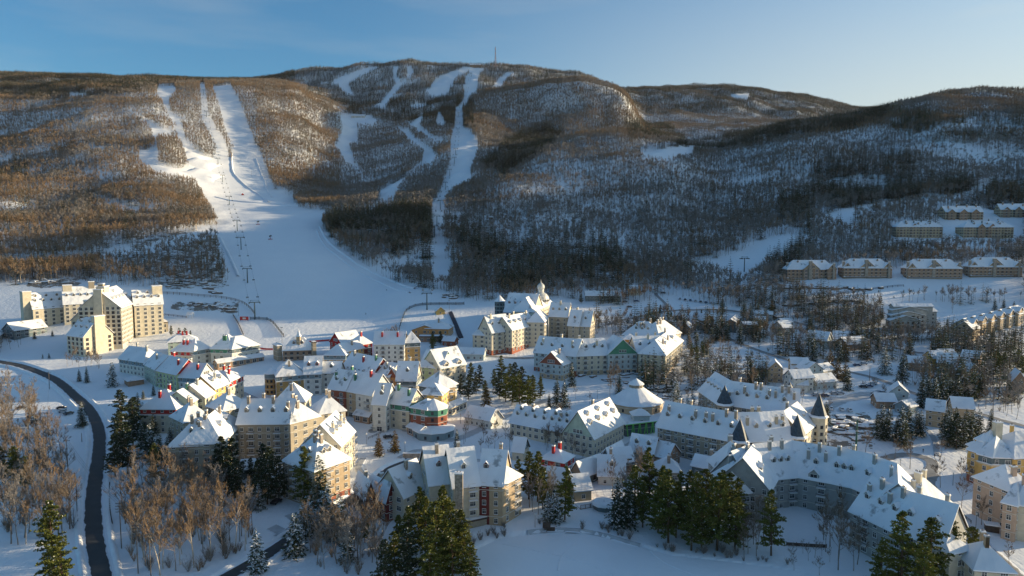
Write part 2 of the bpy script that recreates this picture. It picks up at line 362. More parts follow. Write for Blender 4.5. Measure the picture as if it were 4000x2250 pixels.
# shared window meshes -------------------------------------------------------
def win_mesh(w, h, fr, bars=1):
    mb = MB(); t = .10
    mb.box(-w/2, w/2, -.05, .02, 0, h, 1)
    for x0, x1, z0, z1 in ((-w/2-t, w/2+t, -t, 0), (-w/2-t, w/2+t, h, h+t*1.3), (-w/2-t, -w/2, 0, h), (w/2, w/2+t, 0, h)): mb.box(x0, x1, -.11, .02, z0, z1, 0)
    for k in range(1, bars+1):
        x = -w/2+w*k/(bars+1); mb.box(x-.04, x+.04, -.08, -.051, 0, h, 0)
    mb.box(-w/2, w/2, -.08, -.051, h*.66-.035, h*.66+.035, 0)
    mb.box(-w/2-.12, w/2+.12, -.2, -.111, -.1, .04, 2)
    return mb.mesh('window', [fr, M_GLASS, M_SNOW])
WIN = {('w', 0): win_mesh(1.15, 1.55, M_FRAME), ('w', 1): win_mesh(1.8, 1.55, M_FRAME, 2), ('d', 0): win_mesh(1.15, 1.55, M_DFRAME), ('d', 1): win_mesh(1.8, 1.6, M_DFRAME, 2),
       ('b', 0): win_mesh(2.4, 2.1, M_FRAME, 1), ('s', 0): win_mesh(1.0, 1.2, M_FRAME, 0), ('t', 0): win_mesh(1.7, 1.95, M_DFRAME, 1)}
def balcony_mesh(w, rail):
    mb = MB(); mb.box(-w/2, w/2, -1.3, .0, -.18, 0, 1); mb.box(-w/2+.05, w/2-.05, -1.25, -.1, .0, .14, 2)
    mb.box(-w/2, w/2, -1.3, -1.25, .95, 1.03, 0)
    for x in np.arange(-w/2+.02, w/2, .28): mb.box(x-.02, x+.02, -1.29, -1.26, 0, .95, 0)
    for s in (-1, 1): mb.box(s*w/2-.03, s*w/2+.03, -1.3, 0, .95, 1.03, 0); mb.box(s*w/2-.03, s*w/2+.03, -.7, -.66, 0, .95, 0)
    return mb.mesh('balcony', [rail, M_TRIM, M_SNOW])
BAL = {'d': balcony_mesh(3.0, M_RAIL), 'w': balcony_mesh(3.0, M_WRAIL)}
def dormer_mesh(wm, w=1.7, h=1.5, dep=2.6, rise=.9):
    mb = MB(); a = w/2; o = .25
    mb.hexa([(-a, 0, -1.2), (a, 0, -1.2), (a, dep, -1.2), (-a, dep, -1.2), (-a, 0, h), (a, 0, h), (a, dep, h), (-a, dep, h)], 0)
    mb.face([(-a, 0.001, h), (a, 0.001, h), (0, 0.001, h+rise)], 0)
    k = rise/a
    for s in (-1, 1):
        e = (s*(a+o), h-o*k); t = .22
        pts = [(e[0], -.35, e[1]), (0, -.35, h+rise), (0, dep+1.5, h+rise), (e[0], dep+1.5, e[1])]
        if s > 0: pts = pts[::-1]
        top = [(x, y, z+t) for x, y, z in pts]
        mb.face(top, 1); mb.face(pts[::-1], 4)
        for i in range(4):
            j = (i+1) % 4; mb.face([pts[i], pts[j], top[j], top[i]], 1)
    mb.box(-w*.32, w*.32, -.05, .02, .1, h-.05, 2)
    for x0, x1, z0, z1 in ((-w*.38, w*.38, .0, .1), (-w*.38, -w*.32, .1, h-.05), (w*.32, w*.38, .1, h-.05), (-.03, .03, .1, h-.05), (-w*.38, w*.38, h-.05, h+.05)): mb.box(x0, x1, -.09, .01, z0, z1, 3)
    return mb.mesh('dormer', [wm, M_SNOW, M_GLASS, M_FRAME, M_TRIM])
_dm = {}
def DORM(c, big=False):
    if (c, big) not in _dm: _dm[(c, big)] = dormer_mesh(WM(c), *((3.4, 2.0, 4.0, 1.7) if big else ()))
    return _dm[(c, big)]
_cm = {}
def CHIM(c, h=3.2, w=1.1):
    key = (c, h, w)
    if key not in _cm:
        mb = MB(); a = w/2
        mb.box(-a, a, -a*.8, a*.8, -2.5, h, 0); mb.box(-a-.12, a+.12, -a*.8-.12, a*.8+.12, h, h+.22, 1); mb.box(-a-.06, a+.06, -a*.8-.06, a*.8+.06, h+.22, h+.5, 2)
        mb.tube((-a*.4, 0, h+.5), (-a*.4, 0, h+1.0), .14, .12, 6, 3); mb.tube((a*.4, 0, h+.5), (a*.4, 0, h+.85), .14, .12, 6, 3)
        _cm[key] = mb.mesh('chimney', [M_RED if c == 'red' else M_GREEN if c == 'green' else M_STONE if c == 'stone' else WM(c), M_TRIM, M_SNOW, M_RAIL])
    return _cm[key]
# roof geometry in a wing's own frame ---------------------------------------
def prism_slab(mb, poly, faces, t, m, edge=None):
    """closed thin slab: poly = list of xyz top points, faces = index lists of the top; outline = order of outer loop"""
    edge = m if edge is None else edge
    n = len(mb.v); k = len(poly)
    mb.v.extend(poly); mb.v.extend([(x, y, z-t) for x, y, z in poly])
    cnt = {}
    for f in faces:
        mb.f.append(tuple(n+i for i in f)); mb.m.append(m); mb.f.append(tuple(n+k+i for i in reversed(f))); mb.m.append(edge)
        for a, b in zip(f, f[1:]+f[:1]): cnt[(a, b)] = 1
    for (a, b) in cnt:
        if (b, a) not in cnt: mb.f.append((n+a, n+k+a, n+k+b, n+b)); mb.m.append(edge)
def roof_pts(L, w, rise, kind, o=.6, ax='u'):
    """top polygon points and faces, z relative to eave"""
    if ax == 'v':
        p, f = roof_pts(w, L, rise, kind, o)
        return [(L-y, x, z) for x, y, z in p], f
    k = rise/(w/2.0); ze = -o*k
    if kind == 'gable':
        p = [(-o, -o, ze), (L+o, -o, ze), (L+o, w/2, rise), (-o, w/2, rise), (L+o, w+o, ze), (-o, w+o, ze)]
        return p, [[0, 1, 2, 3], [3, 2, 4, 5]]
    if kind == 'hip':
        r = min(w/2, L/2-.05)
        p = [(-o, -o, ze), (L+o, -o, ze), (L+o, w+o, ze), (-o, w+o, ze), (r, w/2, rise), (L-r, w/2, rise)]
        return p, [[0, 1, 5, 4], [1, 2, 5], [2, 3, 4, 5], [3, 0, 4]]
    if kind == 'hipL':   # hipped at the right end only
        r = min(w/2, L/2-.05)
        p = [(-o, -o, ze), (L+o, -o, ze), (L+o, w+o, ze), (-o, w+o, ze), (-o, w/2, rise), (L-r, w/2, rise)]
        return p, [[0, 1, 5, 4], [1, 2, 5], [2, 3, 4, 5]]
    p = [(-o, -o, .3), (L+o, -o, .3), (L+o, w+o, .3), (-o, w+o, .3)]
    return p, [[0, 1, 2, 3]]
class Bld:
    def __init__(s, name, label, cat='hotel', group=None):
        s.name = name; s.label = label; s.cat = cat; s.group = group; s.root = None; s.wins = []; s.parts = []; s.items = []
    def start(s, p):
        if s.root is None:
            s.root = empty(s.name, p); tag(s.root, s.label, s.cat, s.group); s.o = Vector(p)
    def wing(s, t, e0, e1, he, w, rise, roof='gable', c='cream', band=None, base=None, ax='u', win='w', sp=3.3, fl=3.0, balc=0, dorm=0, dc=None, chim=0, cc='stone', arcade=False, dz=0, nowin=False, ov=.6, bigd=0, gab=None, railc='d', dh=.42, twin=0, gc=None, top=None, zfix=None):
        a = PX(t, e0); b = PX(t, e1)
        A = at(a[0], a[1], he); B = at(b[0], b[1], he)
        ze = (A.z+B.z)/2+he+dz if zfix is None else zfix
        if abs(ray(*a)[2]) > .05: A = onplane(a[0], a[1], ze); B = onplane(b[0], b[1], ze)
        else: A.z = B.z = ze
        d = Vector((B.x-A.x, B.y-A.y, 0)); L = d.length; d.normalize(); n = Vector((-d.y, d.x, 0))
        g = [tz(*(A+d*u+n*v).xy) for u in (0, L) for v in (0, w)]
        zb = min(g)-1.5; zg = (g[0]+g[2])/2
        s.start((A.x, A.y, zg))
        rz = math.atan2(d.y, d.x)
        q = [(A+d*u+n*v).xy for u, v in ((-2, -2), (L+2, -2), (L+2, w+2), (-2, w+2))]; FOOT.append([(x, y) for x, y in q])
        base_loc = Vector((A.x, A.y, 0))-Vector((s.o.x, s.o.y, 0))
        oz = s.o.z
        def place(o, u, v, z, r=0.0):
            p = base_loc+d*u+n*v; o.location = (p.x, p.y, z-oz); o.rotation_euler = (0, 0, rz+r)
        # walls
        mb = MB(); hw = ze-(.0)
        mb.box(0, L, 0, w, zb-ze, 0, 0)
        if base: mb.box(-.06, L+.06, -.06, w+.06, zb-ze, -he+fl*base, 2)
        nfl = max(1, int(round(he/fl)))
        for k in range(1, nfl):
            z = -he+k*fl
            if z < -1 and (k == 1 or k == nfl-1): mb.box(-.09, L+.09, -.09, w+.09, z-.09, z+.09, 1)
        if band:
            mb.box(-.05, L+.05, -.05, w+.05, -fl+.1, 0.02, 3)
            mb.box(-.45, L+.45, -.45, w+.45, -fl-.15, -fl+.1, 1); mb.box(-.42, L+.42, -.42, w+.42, -fl+.1, -fl+.3, 4)
        if roof in ('gable', 'hipL'):
            gm = 5 if gab else 0
            if ax == 'u':
                for u in ((0, L) if roof == 'gable' else (0,)):
                    mb.face([(u+(.001 if u else -.001), 0, 0), (u+(.001 if u else -.001), w, 0), (u+(.001 if u else -.001), w/2, rise)][::(-1 if u == 0 else 1)], gm)
            else:
                for v in (0, w): mb.face([(0, v, 0), (L, v, 0), (L/2, v, rise)][::(1 if v == 0 else -1)], gm)
        wl = mb.build('wall', [WM(c), M_TRIM, WM(base_c.get(s.name, 'brick')) if base else M_TRIM, WM(band) if band else M_TRIM, M_SNOW, WM(gab) if gab else M_TRIM], s.root)
        place(wl, 0, 0, ze)
        # roof
        mb = MB()
        if roof == 'none': pass
        else:
            rk = roof if roof != 'flat' else 'flat'
            p, f = roof_pts(L, w, rise, rk, ov, ax)
            if roof == 'flat':
                mb.box(-.3, L+.3, -.3, w+.3, 0, .55, 1); mb.box(-.1, L+.1, -.1, w+.1, .551, .8, 0)
            else:
                prism_slab(mb, [(x, y, z+.52) for x, y, z in p], f, .36, 0)
                if roof in ('gable',):
                    p2, f2 = roof_pts(L, w, rise, rk, ov-.08, ax); prism_slab(mb, [(x, y, z+.158) for x, y, z in p2], f2, .2, 1)
                else:
                    p2, f2 = roof_pts(L, w, rise, rk, ov-.08, ax); prism_slab(mb, [(x, y, z+.158) for x, y, z in p2], f2, .2, 1)
            ro = mb.build('roof', [M_ROOF, TRIMS.get(s.name, M_DARK) if gc is None else WM(gc)], s.root)
            place(ro, 0, 0, ze)
        k = rise/((w if ax == 'u' else L)/2.0)
        # windows
        cam = Vector((0, 0, H)); mid = A+d*(L/2)+n*(w/2)
        faces = [(0, L, 0, -1)]
        faces.append((1, w, 0, 0)); faces.append((2, w, 0, 0))
        if not nowin:
            for fc, ln, _, _ in faces:
                nc = max(1, int((ln-1.6)/sp))
                if ln < 2.5: continue
                pitch = ln/nc
                nrm = {0: -n, 1: -d, 2: d}[fc]; ctr = {0: A+d*(L/2), 1: A+n*(w/2), 2: A+d*L+n*(w/2)}[fc]
                if nrm.dot(cam-ctr) < 0: continue
                for fi in range(nfl):
                    z0 = -he+fi*fl+.85
                    if arcade and fi == 0:
                        key = ('b', 0); z0 = -he+.35
                    for ci in range(nc):
                        u = (ci+.5)*pitch
                        kk = (ci+(fc*2)) % 3 == 1 and win in ('w', 'd')
                        key = ('b', 0) if (arcade and fi == 0) else (win, 1 if kk and pitch > 2.9 else 0) if (win, 1) in WIN else (win, 0)
                        if fc == 0: uv = (u, 0, 0)
                        elif fc == 1: uv = (0, ln-u, -math.pi/2)
                        else: uv = (L, u, math.pi/2)
                        p = base_loc+d*uv[0]+n*uv[1]
                        off = nrm*(.06 if (band and fi == nfl-1) or base else 0)
                        dist = (ctr-cam).length
                        s.wins.append((dist, key, (p.x+off.x, p.y+off.y, ze+z0-oz), rz+uv[2]))
                        if balc and kk and fi > 0 and fc == 0 and (fi < nfl-1 or not band):
                            s.items.append((dist, 'balcony', BAL[railc], (p.x, p.y, ze-he+fi*fl-oz), rz+uv[2]))
                # windows in gable triangle
                if roof == 'gable' and ((fc == 0 and ax == 'v') or (fc in (1, 2) and ax == 'u')) and rise > 3.4 and ln > 7:
                    for q, zz in ((0, .9),)+(((-1.6, .9),) if rise > 5 else ())+(((1.6, .9),) if rise > 5 else ()):
                        uu = ln/2+q
                        uv = (uu, 0, 0) if fc == 0 else (0, ln-uu, -math.pi/2) if fc == 1 else (L, uu, math.pi/2)
                        p = base_loc+d*uv[0]+n*uv[1]
                        s.wins.append((1e4, (win, 0), (p.x, p.y, ze+zz-oz), rz+uv[2]))
        # dormers on the front slope (and chimneys along the ridge)
        if dorm and ax == 'u':
            v = w/2*dh; z = rise*dh
            for i in range(dorm):
                u = L*(i+.5)/dorm
                if roof == 'hip': u = w*.35+(L-w*.7)*(i+.5)/dorm
                s.dormer(place, u, v, ze+z+.25, dc or c, 0)
            if bigd:
                pass
        if bigd and ax == 'u':
            for i in range(bigd):
                u = L*(i+.5)/bigd
                s.dormer(place, u, .1, ze-.2, dc or c, 0, True)
        if twin and ax == 'u':   # rows of dormers on the two ends' slopes is for hips only; second row higher on the slope
            for i in range(twin):
                u = L*(i+.5)/twin; s.dormer(place, u, w/2*.72, ze+rise*.72+.2, dc or c, 0)
        rs = random.Random(int(A.x*7+A.y*13))
        for i in range(chim):
            u = L*(i+.5)/chim+rs.uniform(-.8, .8); v = w/2*rs.choice((.55, .8, 1.15)); 
            if roof == 'hip': u = w*.4+(L-w*.8)*(i+.5)/chim
            if ax == 'v': u, v = L/2*rs.choice((.6, 1.3)), w*(i+.5)/chim; zc = rise*(1-abs(u-L/2)/(L/2))
            else: zc = rise*(1-abs(v-w/2)/(w/2))
            col = cc if not isinstance(cc, (list, tuple)) else cc[i % len(cc)]
            o = inst('chimney', CHIM(col), s.root); place(o, u, v, ze+zc)
        return dict(A=A, B=B, d=d, n=n, L=L, w=w, ze=ze, place=place, rise=rise, k=k, rz=rz, he=he, oz=oz, bl=base_loc)
    def sweep(s, t, pts, he, w, rise, segs, **kw):
        """wings along a bent eave line under one mitred snowy roof"""
        P = [at(*PX(t, p), he) for p in pts]; ze = sum(p.z for p in P)/len(P)+he
        P = [onplane(*PX(t, p), ze) for p in pts]; n = len(P); nn = []
        for i in range(n):
            ds = []
            if i > 0: ds.append((P[i]-P[i-1]).normalized())
            if i < n-1: ds.append((P[i+1]-P[i]).normalized())
            m = sum((Vector((-d.y, d.x, 0)) for d in ds), Vector((0, 0, 0))).normalized(); c = max(.45, m.dot(Vector((-ds[0].y, ds[0].x, 0)))); nn.append(m/c)
        for i in range(n-1): s.wing(t, pts[i], pts[i+1], he, w, rise, roof='none', zfix=ze, **dict(kw, **segs[i]))
        o = s.o; k = rise/(w/2.0); e = .6
        def slab(dz, t_, m, edge, e):
            poly = []; d0 = (P[1]-P[0]).normalized(); d1 = (P[-1]-P[-2]).normalized()
            for i in range(n):
                q = P[i]-(d0*e if i == 0 else Vector((0, 0, 0)))+(d1*e if i == n-1 else Vector((0, 0, 0)))
                for v, z in ((-e, -e*k), (w/2, rise), (w+e, -e*k)): r = q+nn[i]*v-o; poly.append((r.x, r.y, ze-o.z+z+dz))
            f = []
            for i in range(n-1): a, b = i*3, (i+1)*3; f += [[a, b, b+1, a+1], [a+1, b+1, b+2, a+2]]
            return poly, f
        mb = MB(); p, f = slab(.52, .36, 0, 0, e); prism_slab(mb, p, f, .36, 0); p, f = slab(.158, .2, 1, 1, e-.08); prism_slab(mb, p, f, .2, 1)
        for i in (0, n-1):   # end gables
            q = [P[i]+nn[i]*v-o for v in (0, w/2, w)]; mb.face([(q[0].x, q[0].y, ze-o.z), (q[1].x, q[1].y, ze-o.z+rise), (q[2].x, q[2].y, ze-o.z)], 2)
        mb.build('roof', [M_ROOF, M_DARK, WM(kw.get('c', 'grey'))], s.root)
    def dormer(s, place, u, v, z, c, r, big=False):
        o = inst('dormer', DORM(c, big), s.root); place(o, u, v, z, r)
    def finish(s):
        s.wins.sort(key=lambda q: q[0])
        for dist, key, p, r in s.wins[:95]: inst('window', WIN[key], s.root, p, r)
        rest = s.wins[95:]
        if rest:
            mb = MB()
            for dist, key, p, r in rest:
                me = WIN[key]; cr, sr = math.cos(r), math.sin(r); n0 = len(mb.v)
                for v in me.vertices: x, y, z = v.co; mb.v.append((p[0]+x*cr-y*sr, p[1]+x*sr+y*cr, p[2]+z))
                fr = 0 if key[0] != 'd' else 3
                for f in me.polygons: mb.f.append(tuple(n0+i for i in f.vertices)); mb.m.append(f.material_index if f.material_index else fr)
            o = mb.build('window', [M_FRAME, M_GLASS, M_SNOW, M_DFRAME], s.root); o['kind'] = 'stuff'
        s.items.sort(key=lambda q: q[0])
        for dist, nm, me, p, r in s.items[:90]: inst(nm, me, s.root, p, r)
base_c = {}; TRIMS = {}
def turret(b, t, c, r, he, hr, wc, n=8, roof=None, zoff=0, win=True, band=None, name='turret', ctr=None, k=1.0):
    """polygonal tower part: c = photo point of the eave centre front"""
    a = PX(t, c); A = at(a[0], a[1], he); ze = A.z+he+zoff; A = onplane(a[0], a[1], ze)
    v = Vector((A.x, A.y, 0)).normalized(); C = Vector((A.x, A.y, 0))+v*r*k
    if ctr is not None: C = Vector((ctr.x, ctr.y, 0)); ze = ctr.z+zoff
    b.start((C.x, C.y, A.z)); zb = tz(C.x, C.y)-2
    mb = MB(); ph = math.pi/n
    def ring(rr, z): return [(rr*math.cos(2*math.pi*i/n+ph), rr*math.sin(2*math.pi*i/n+ph), z) for i in range(n)]
    def loft(r0, r1, m):
        for i in range(n):
            j = (i+1) % n; mb.face([r0[i], r0[j], r1[j], r1[i]], m)
    loft(ring(r, zb-ze), ring(r, 0), 0)
    fl = 3.0; k = 1
    while he-fl*k > 1: 
        z = -he+fl*k; loft(ring(r+.1, z-.1), ring(r+.1, z+.1), 1); mb.face(ring(r+.1, z+.1), 1); mb.face(ring(r+.1, z-.1)[::-1], 1); k += 1
    if band: loft(ring(r+.07, -fl), ring(r+.07, .01), 2)
    if win:
        for f in range(max(1, int(he/fl))):
            z0 = -he+f*fl+.8
            for i in range(n):
                th = 2*math.pi*(i+1)/n; nx, ny = math.cos(th), math.sin(th)
                if -(nx*C.x+ny*C.y) < -.2*C.length: continue
                rr = r*math.cos(math.pi/n)+.09; tx, ty = -ny, nx; ww = min(.6, r*.28)
                mb.face([(nx*rr-tx*ww, ny*rr-ty*ww, z0), (nx*rr+tx*ww, ny*rr+ty*ww, z0), (nx*rr+tx*ww, ny*rr+ty*ww, z0+1.5), (nx*rr-tx*ww, ny*rr-ty*ww, z0+1.5)], 3)
    o = mb.build(name, [WM(wc), M_TRIM, WM(band or wc), M_GLASS], b.root); o.location = (C.x-b.o.x, C.y-b.o.y, ze-b.o.z)
    mr = MB()
    e = r+.5
    for (ra, za), (rb, zb2), m in (((e, -.1), (e, .25), 0), ((e, .25), (r*.93, .75), 0), ((r*.93, .75), (.03, hr), 1)):
        k0 = [(ra*math.cos(2*math.pi*i/n+ph), ra*math.sin(2*math.pi*i/n+ph), za) for i in range(n)]; k1 = [(rb*math.cos(2*math.pi*i/n+ph), rb*math.sin(2*math.pi*i/n+ph), zb2) for i in range(n)]
        for i in range(n):
            j = (i+1) % n; mr.face([k0[i], k0[j], k1[j], k1[i]], m)
    mr.face([(e*math.cos(2*math.pi*i/n+ph), e*math.sin(2*math.pi*i/n+ph), -.1) for i in reversed(range(n))], 2)
    mr.tube((0, 0, hr-.1), (0, 0, hr+.9), .06, .02, 5, 2)
    ro = mr.build('turret_roof', [M_SNOW, roof or M_SNOW, M_DARK], o)
    FOOT.append([(C.x-r-1, C.y-r-1), (C.x+r+1, C.y-r-1), (C.x+r+1, C.y+r+1), (C.x-r-1, C.y+r+1)])
    return C, ze
def blk(b, R, u0, u1, v0, v1, z0, z1, c, name='chimney_tower'):
    mb = MB(); mb.box(u0, u1, v0, v1, z0, z1, 0); mb.box(u0-.3, u1+.3, v0-.3, v1+.3, z1, z1+.25, 1); mb.box(u0-.2, u1+.2, v0-.2, v1+.2, z1+.25, z1+.7, 2)
    o = mb.build(name, [WM(c), M_TRIM, M_ROOF], b.root); R['place'](o, 0, 0, R['ze'])
def chimney_at(b, t, p, he_guess, c='stone', h=4, w=1.6):
    a = PX(t, p); A = at(a[0], a[1], he_guess); b.start(A)
    o = inst('chimney', CHIM(c, h, w), b.root); o.location = (A.x-b.o.x, A.y-b.o.y+2, A.z+he_guess-h-b.o.z)
ALLB = []
def nb(name, label, cat='hotel', group=None):
    b = Bld(name, label, cat, group); ALLB.append(b); return b
# ---- large cream hotel at the upper left
b = nb('grand_hotel', 'tall cream hotel of stepped gabled wings with dark podium, left of the ski slope')
Ra = b.wing('T1', (330, 532), (655, 508), 14, 17, 11, c='cream', win='t', dorm=4, twin=3, dc='taupe', sp=4.2)
Rb = b.wing('T1', (640, 484), (990, 466), 15, 17, 12, c='cream', win='t', dorm=5, twin=0, dc='taupe', sp=4.2)
Rf = b.wing('T1', (672, 795), (838, 815), 13, 20, 11, c='cream', win='t', dorm=3, twin=2, dc='taupe', sp=4)
Rm = b.wing('T1', (1090, 640), (1228, 602), 19, 24, 12, c='cream', win='t', dorm=4, dc='cream', sp=2.9)
Rs = b.wing('T1', (1216, 522), (1375, 462), 26, 26, 12, c='cream', win='t', dorm=5, twin=1, dc='cream', sp=2.9)
Rr = b.wing('T1', (1350, 496), (1640, 480), 23, 17, 10, c='cream', win='t', dorm=4, twin=3, dc='taupe', sp=4)
b.wing('T1', (1380, 690), (1690, 668), 8, 20, 1, roof='flat', c='stone', win='b', sp=4.6, fl=3.8)
blk(b, Ra, -5, .5, 4, 12, -15, 12.5, 'cream'); blk(b, Rb, 0, 6, 6, 12, -2, 13.5, 'cream'); blk(b, Rb, 17, 21, 7, 10, 4, 15.5, 'stone'); blk(b, Rr, Rr['L']-6, Rr['L']+.5, 5, 12, -22, 12.5, 'cream')
blk(b, Rs, -1.2, 2.2, 11, 16, -20, 12.5, 'cream'); blk(b, Rs, 3, 14, 10.5, 15.5, 8, 14, 'cream'); blk(b, Rs, 4, 8, 11.5, 14.5, 14, 16, 'stone'); blk(b, Rf, Rf['L']-2, Rf['L']+1.6, 7, 14, -14, 12.5, 'cream'); blk(b, Rm, -1, 1.5, 9, 15, -18, 13, 'cream')
b = nb('conference_hall', 'low dark hall with long snowy roof, left of the tall cream hotel', 'hall')
b.wing('T1', (140, 752), (470, 712), 5.5, 15, 5, c='slate', win='b', sp=4.5)
b.wing('T1', (-120, 870), (45, 765), 6, 14, 5, roof='hip', c='slate', win='b', sp=4.5)
# ---- buildings between the hotel and the square
b = nb('corner_building', 'white building with green trimmed mansard and covered porch, facing the square', 'building')
b.wing('T1', (1955, 952), (2120, 925), 9.5, 14, 6, roof='hip', c='white', band='bluegrey')
b.wing('T1', (2120, 930), (2335, 936), 10, 15, 8, roof='hip', c='white', band='green', chim=2, cc='green')
b.wing('T1', (2335, 936), (2610, 892), 10, 15, 6, roof='hip', c='white', band='slate', dorm=0)
b.wing('T1', (2190, 1078), (2655, 1012), 3.6, 6, 1.6, c='brown', win='b', sp=4)
b = nb('red_dormer_building', 'cream building with red dormers behind the row of blue shaded roofs', 'building')
b.wing('T1', (1720, 955), (1950, 962), 9, 13, 6, roof='hip', c='cream', band='red', chim=2, cc='red')
b = nb('back_roof_building', 'snowy roofed building with small red chimneys next to the cream hotel terrace', 'building')
b.wing('T1', (1690, 870), (1990, 850), 8, 13, 4, roof='hip', c='palegreen', chim=3, cc='red')
b = nb('row_house', 'end house of the left row, pale green walls and grey green attic', 'row house', 'row houses below the cream hotel')
b.wing('T1', (1198, 1032), (1450, 1072), 9, 14, 6.5, roof='hipL', c='white', band='bluegrey', chim=2, cc='grey')
b = nb('row_house', 'white house between the end house and the yellow green house of the left row', 'row house', 'row houses below the cream hotel')
b.wing('T1', (1452, 1088), (1562, 1142), 9.5, 14, 6.5, c='palegreen', chim=1, cc='grey')
b = nb('row_house', 'yellow green house with bright red roof edge in the left row', 'row house', 'row houses below the cream hotel')
b.wing('T1', (1564, 1146), (1778, 1192), 10, 14, 7, c='lime', chim=2, cc='red', gc='red', balc=1, gab='red')
b = nb('row_house', 'lower house with snowy roof and red chimney right of the red edged house', 'row house', 'row houses below the cream hotel')
b.wing('T1', (1790, 1216), (2000, 1228), 9, 13, 6.5, c='white', band='bluegrey', chim=2, cc=('grey', 'red'))
b = nb('shelter', 'small dark open shelter with flat snowy roof beside the left row', 'shelter')
b.wing('T1', (1290, 1262), (1448, 1240), 3, 8, 1.6, roof='hip', c='brown', nowin=True)
b = nb('sunny_house', 'red attic house with sunlit roof at the far end of the sunny row', 'row house', 'sunlit row houses')
b.wing('T1', (2312, 1262), (2448, 1202), 12, 12, 4, roof='hip', c='cream', band='red', chim=3, cc='red')
b = nb('sunny_house', 'yellow house with sunlit roof, third from the red mansard house', 'row house', 'sunlit row houses')
b.wing('T1', (2160, 1338), (2310, 1278), 12, 14, 6, c='yellow', dorm=2, dc='bluegrey', chim=1, cc='grey')
b = nb('sunny_house', 'lemon cream house with sunlit roof between green and yellow houses', 'row house', 'sunlit row houses')
b.wing('T1', (2062, 1428), (2160, 1378), 12, 14, 6, c='cream', chim=1, cc='grey')
b = nb('sunny_house', 'pale green house with sunlit roof adjoining the red mansard house', 'row house', 'sunlit row houses')
b.wing('U1', (1925, 185), (2062, 112), 12, 13, 5, c='palegreen', chim=1, cc='green')
b = nb('red_mansard_house', 'cream house with bright red mansard floor and red chimneys, below the left row', 'row house', 'sunlit row houses')
b.wing('U1', (1412, 248), (1765, 250), 11.5, 15, 7, roof='hip', c='cream', band='red', chim=2, cc='red', dorm=0, balc=1)
# ---- stone lodge complex lower left centre
b = nb('stone_lodge', 'large stone and taupe lodge with many snowy hip roofs around a rear court')
b.wing('U1', (1690, 628), (2225, 600), 14, 16, 8, roof='hip', c='taupe', dorm=2, chim=4, balc=1, twin=1)
b.wing('U1', (1850, 385), (2120, 330), 14, 14, 6, roof='hip', c='taupe', chim=2)
b.wing('U1', (2230, 590), (2440, 385), 14, 15, 8, roof='hip', c='taupe', dorm=2, chim=2, balc=1)
b.wing('U2', (-190, 400), (345, 395), 16, 16, 8, c='stone', chim=4, balc=1, dorm=4, sp=3.0)
b.wing('U2', (-330, 270), (-60, 210), 15, 14, 6, roof='hip', c='taupe', chim=2)
b.wing('U2', (185, 178), (490, 172), 17, 13, 7, roof='hip', c='cream', chim=1)
b.wing('U2', (345, 395), (640, 320), 16, 16, 7, roof='hip', c='taupe', chim=3)
b.wing('U2', (640, 300), (900, 262), 15, 13, 6, roof='hip', c='cream', chim=2)
b.wing('U2', (850, 625), (990, 475), 14, 15, 8, c='cream', dorm=4, chim=2, cc='cream', balc=1)
b.wing('U2', (265, 772), (590, 868), 14, 16, 8, roof='hip', c='stone', dorm=3, chim=3, balc=1)
b.wing('U2', (590, 870), (942, 748), 14, 15, 8, roof='hip', c='tan', dorm=2, chim=1, base=1, balc=1)
base_c['stone_lodge'] = 'stone'
b.wing('U2', (640, 1000), (935, 930), 7, 7, 1, roof='flat', c='stone', win='b', sp=5)
# ---- centre of the village
b = nb('spire_lodge', 'dark timber lodge with small spire and stone chimneys at the slope foot', 'lodge')
R0 = b.wing('T2', (268, 948), (568, 938), 7, 12, 7, roof='hip', c='brown', win='d', dorm=2)
b.wing('T2', (215, 905), (262, 900), 10, 8, 1.5, roof='hip', c='stone', nowin=True)
b.wing('T2', (570, 875), (606, 872), 12, 4, 1, roof='flat', c='stone', nowin=True)
turret(b, 'T2', (428, 812), 1.6, 15, 5, 'tan', 4, win=False, name='spire')
b = nb('orange_mansard_house', 'ochre house with grey mansard attic and yellow gable, near the spire lodge', 'house')
b.wing('T2', (688, 996), (900, 998), 8.5, 12, 5, roof='hip', c='orange', band='bluegrey')
b.wing('T2', (905, 962), (1085, 925), 9, 12, 4, c='yellow', chim=1)
b = nb('red_gable_house', 'red house with snowy gable roof in front of the ski slope', 'house')
b.wing('T2', (860, 880), (1060, 850), 9, 13, 6, c='red', gc='red', gab='red')
b.wing('T2', (1045, 892), (1168, 872), 9.5, 12, 5, roof='hip', c='darkred', band='red', chim=1, cc='red')
b = nb('white_hotel_building', 'white four storey building with pediment and snowy roof beside the ski slope', 'building')
b.wing('T2', (1185, 886), (1490, 886), 13, 13, 7, c='white', chim=2, cc='red', balc=1, arcade=True)
b.wing('T2', (1280, 848), (1430, 848), 14, 4, 2.2, c='white', ax='v')
b.wing('T2', (1495, 872), (1650, 866), 13, 12, 6, roof='hip', c='ochre', band='slate')
b = nb('lift_station_building', 'low tan orange building with broad snowy roof under the right chairlift', 'lift station')
b.wing('T2', (1568, 745), (1825, 742), 6, 12, 3.2, c='orange', ax='v', sp=5)
b.wing('T2', (1700, 730), (1935, 735), 7, 16, 4, roof='hip', c='orange', chim=1)
b.wing('T2', (1640, 815), (1890, 815), 3.6, 6, 1, roof='flat', c='brown')
b = nb('ticket_hut', 'small brown hut with snowy roof right of the orange lift station', 'hut')
b.wing('T2', (1878, 852), (1992, 858), 3.6, 8, 2.6, c='brick', win='s')
b = nb('slope_hut', 'tiny yellow gabled hut on the snow below the right lift tower', 'hut')
b.wing('T2', (1815, 555), (1900, 552), 3, 6, 3, c='yellow', win='s', ax='v')
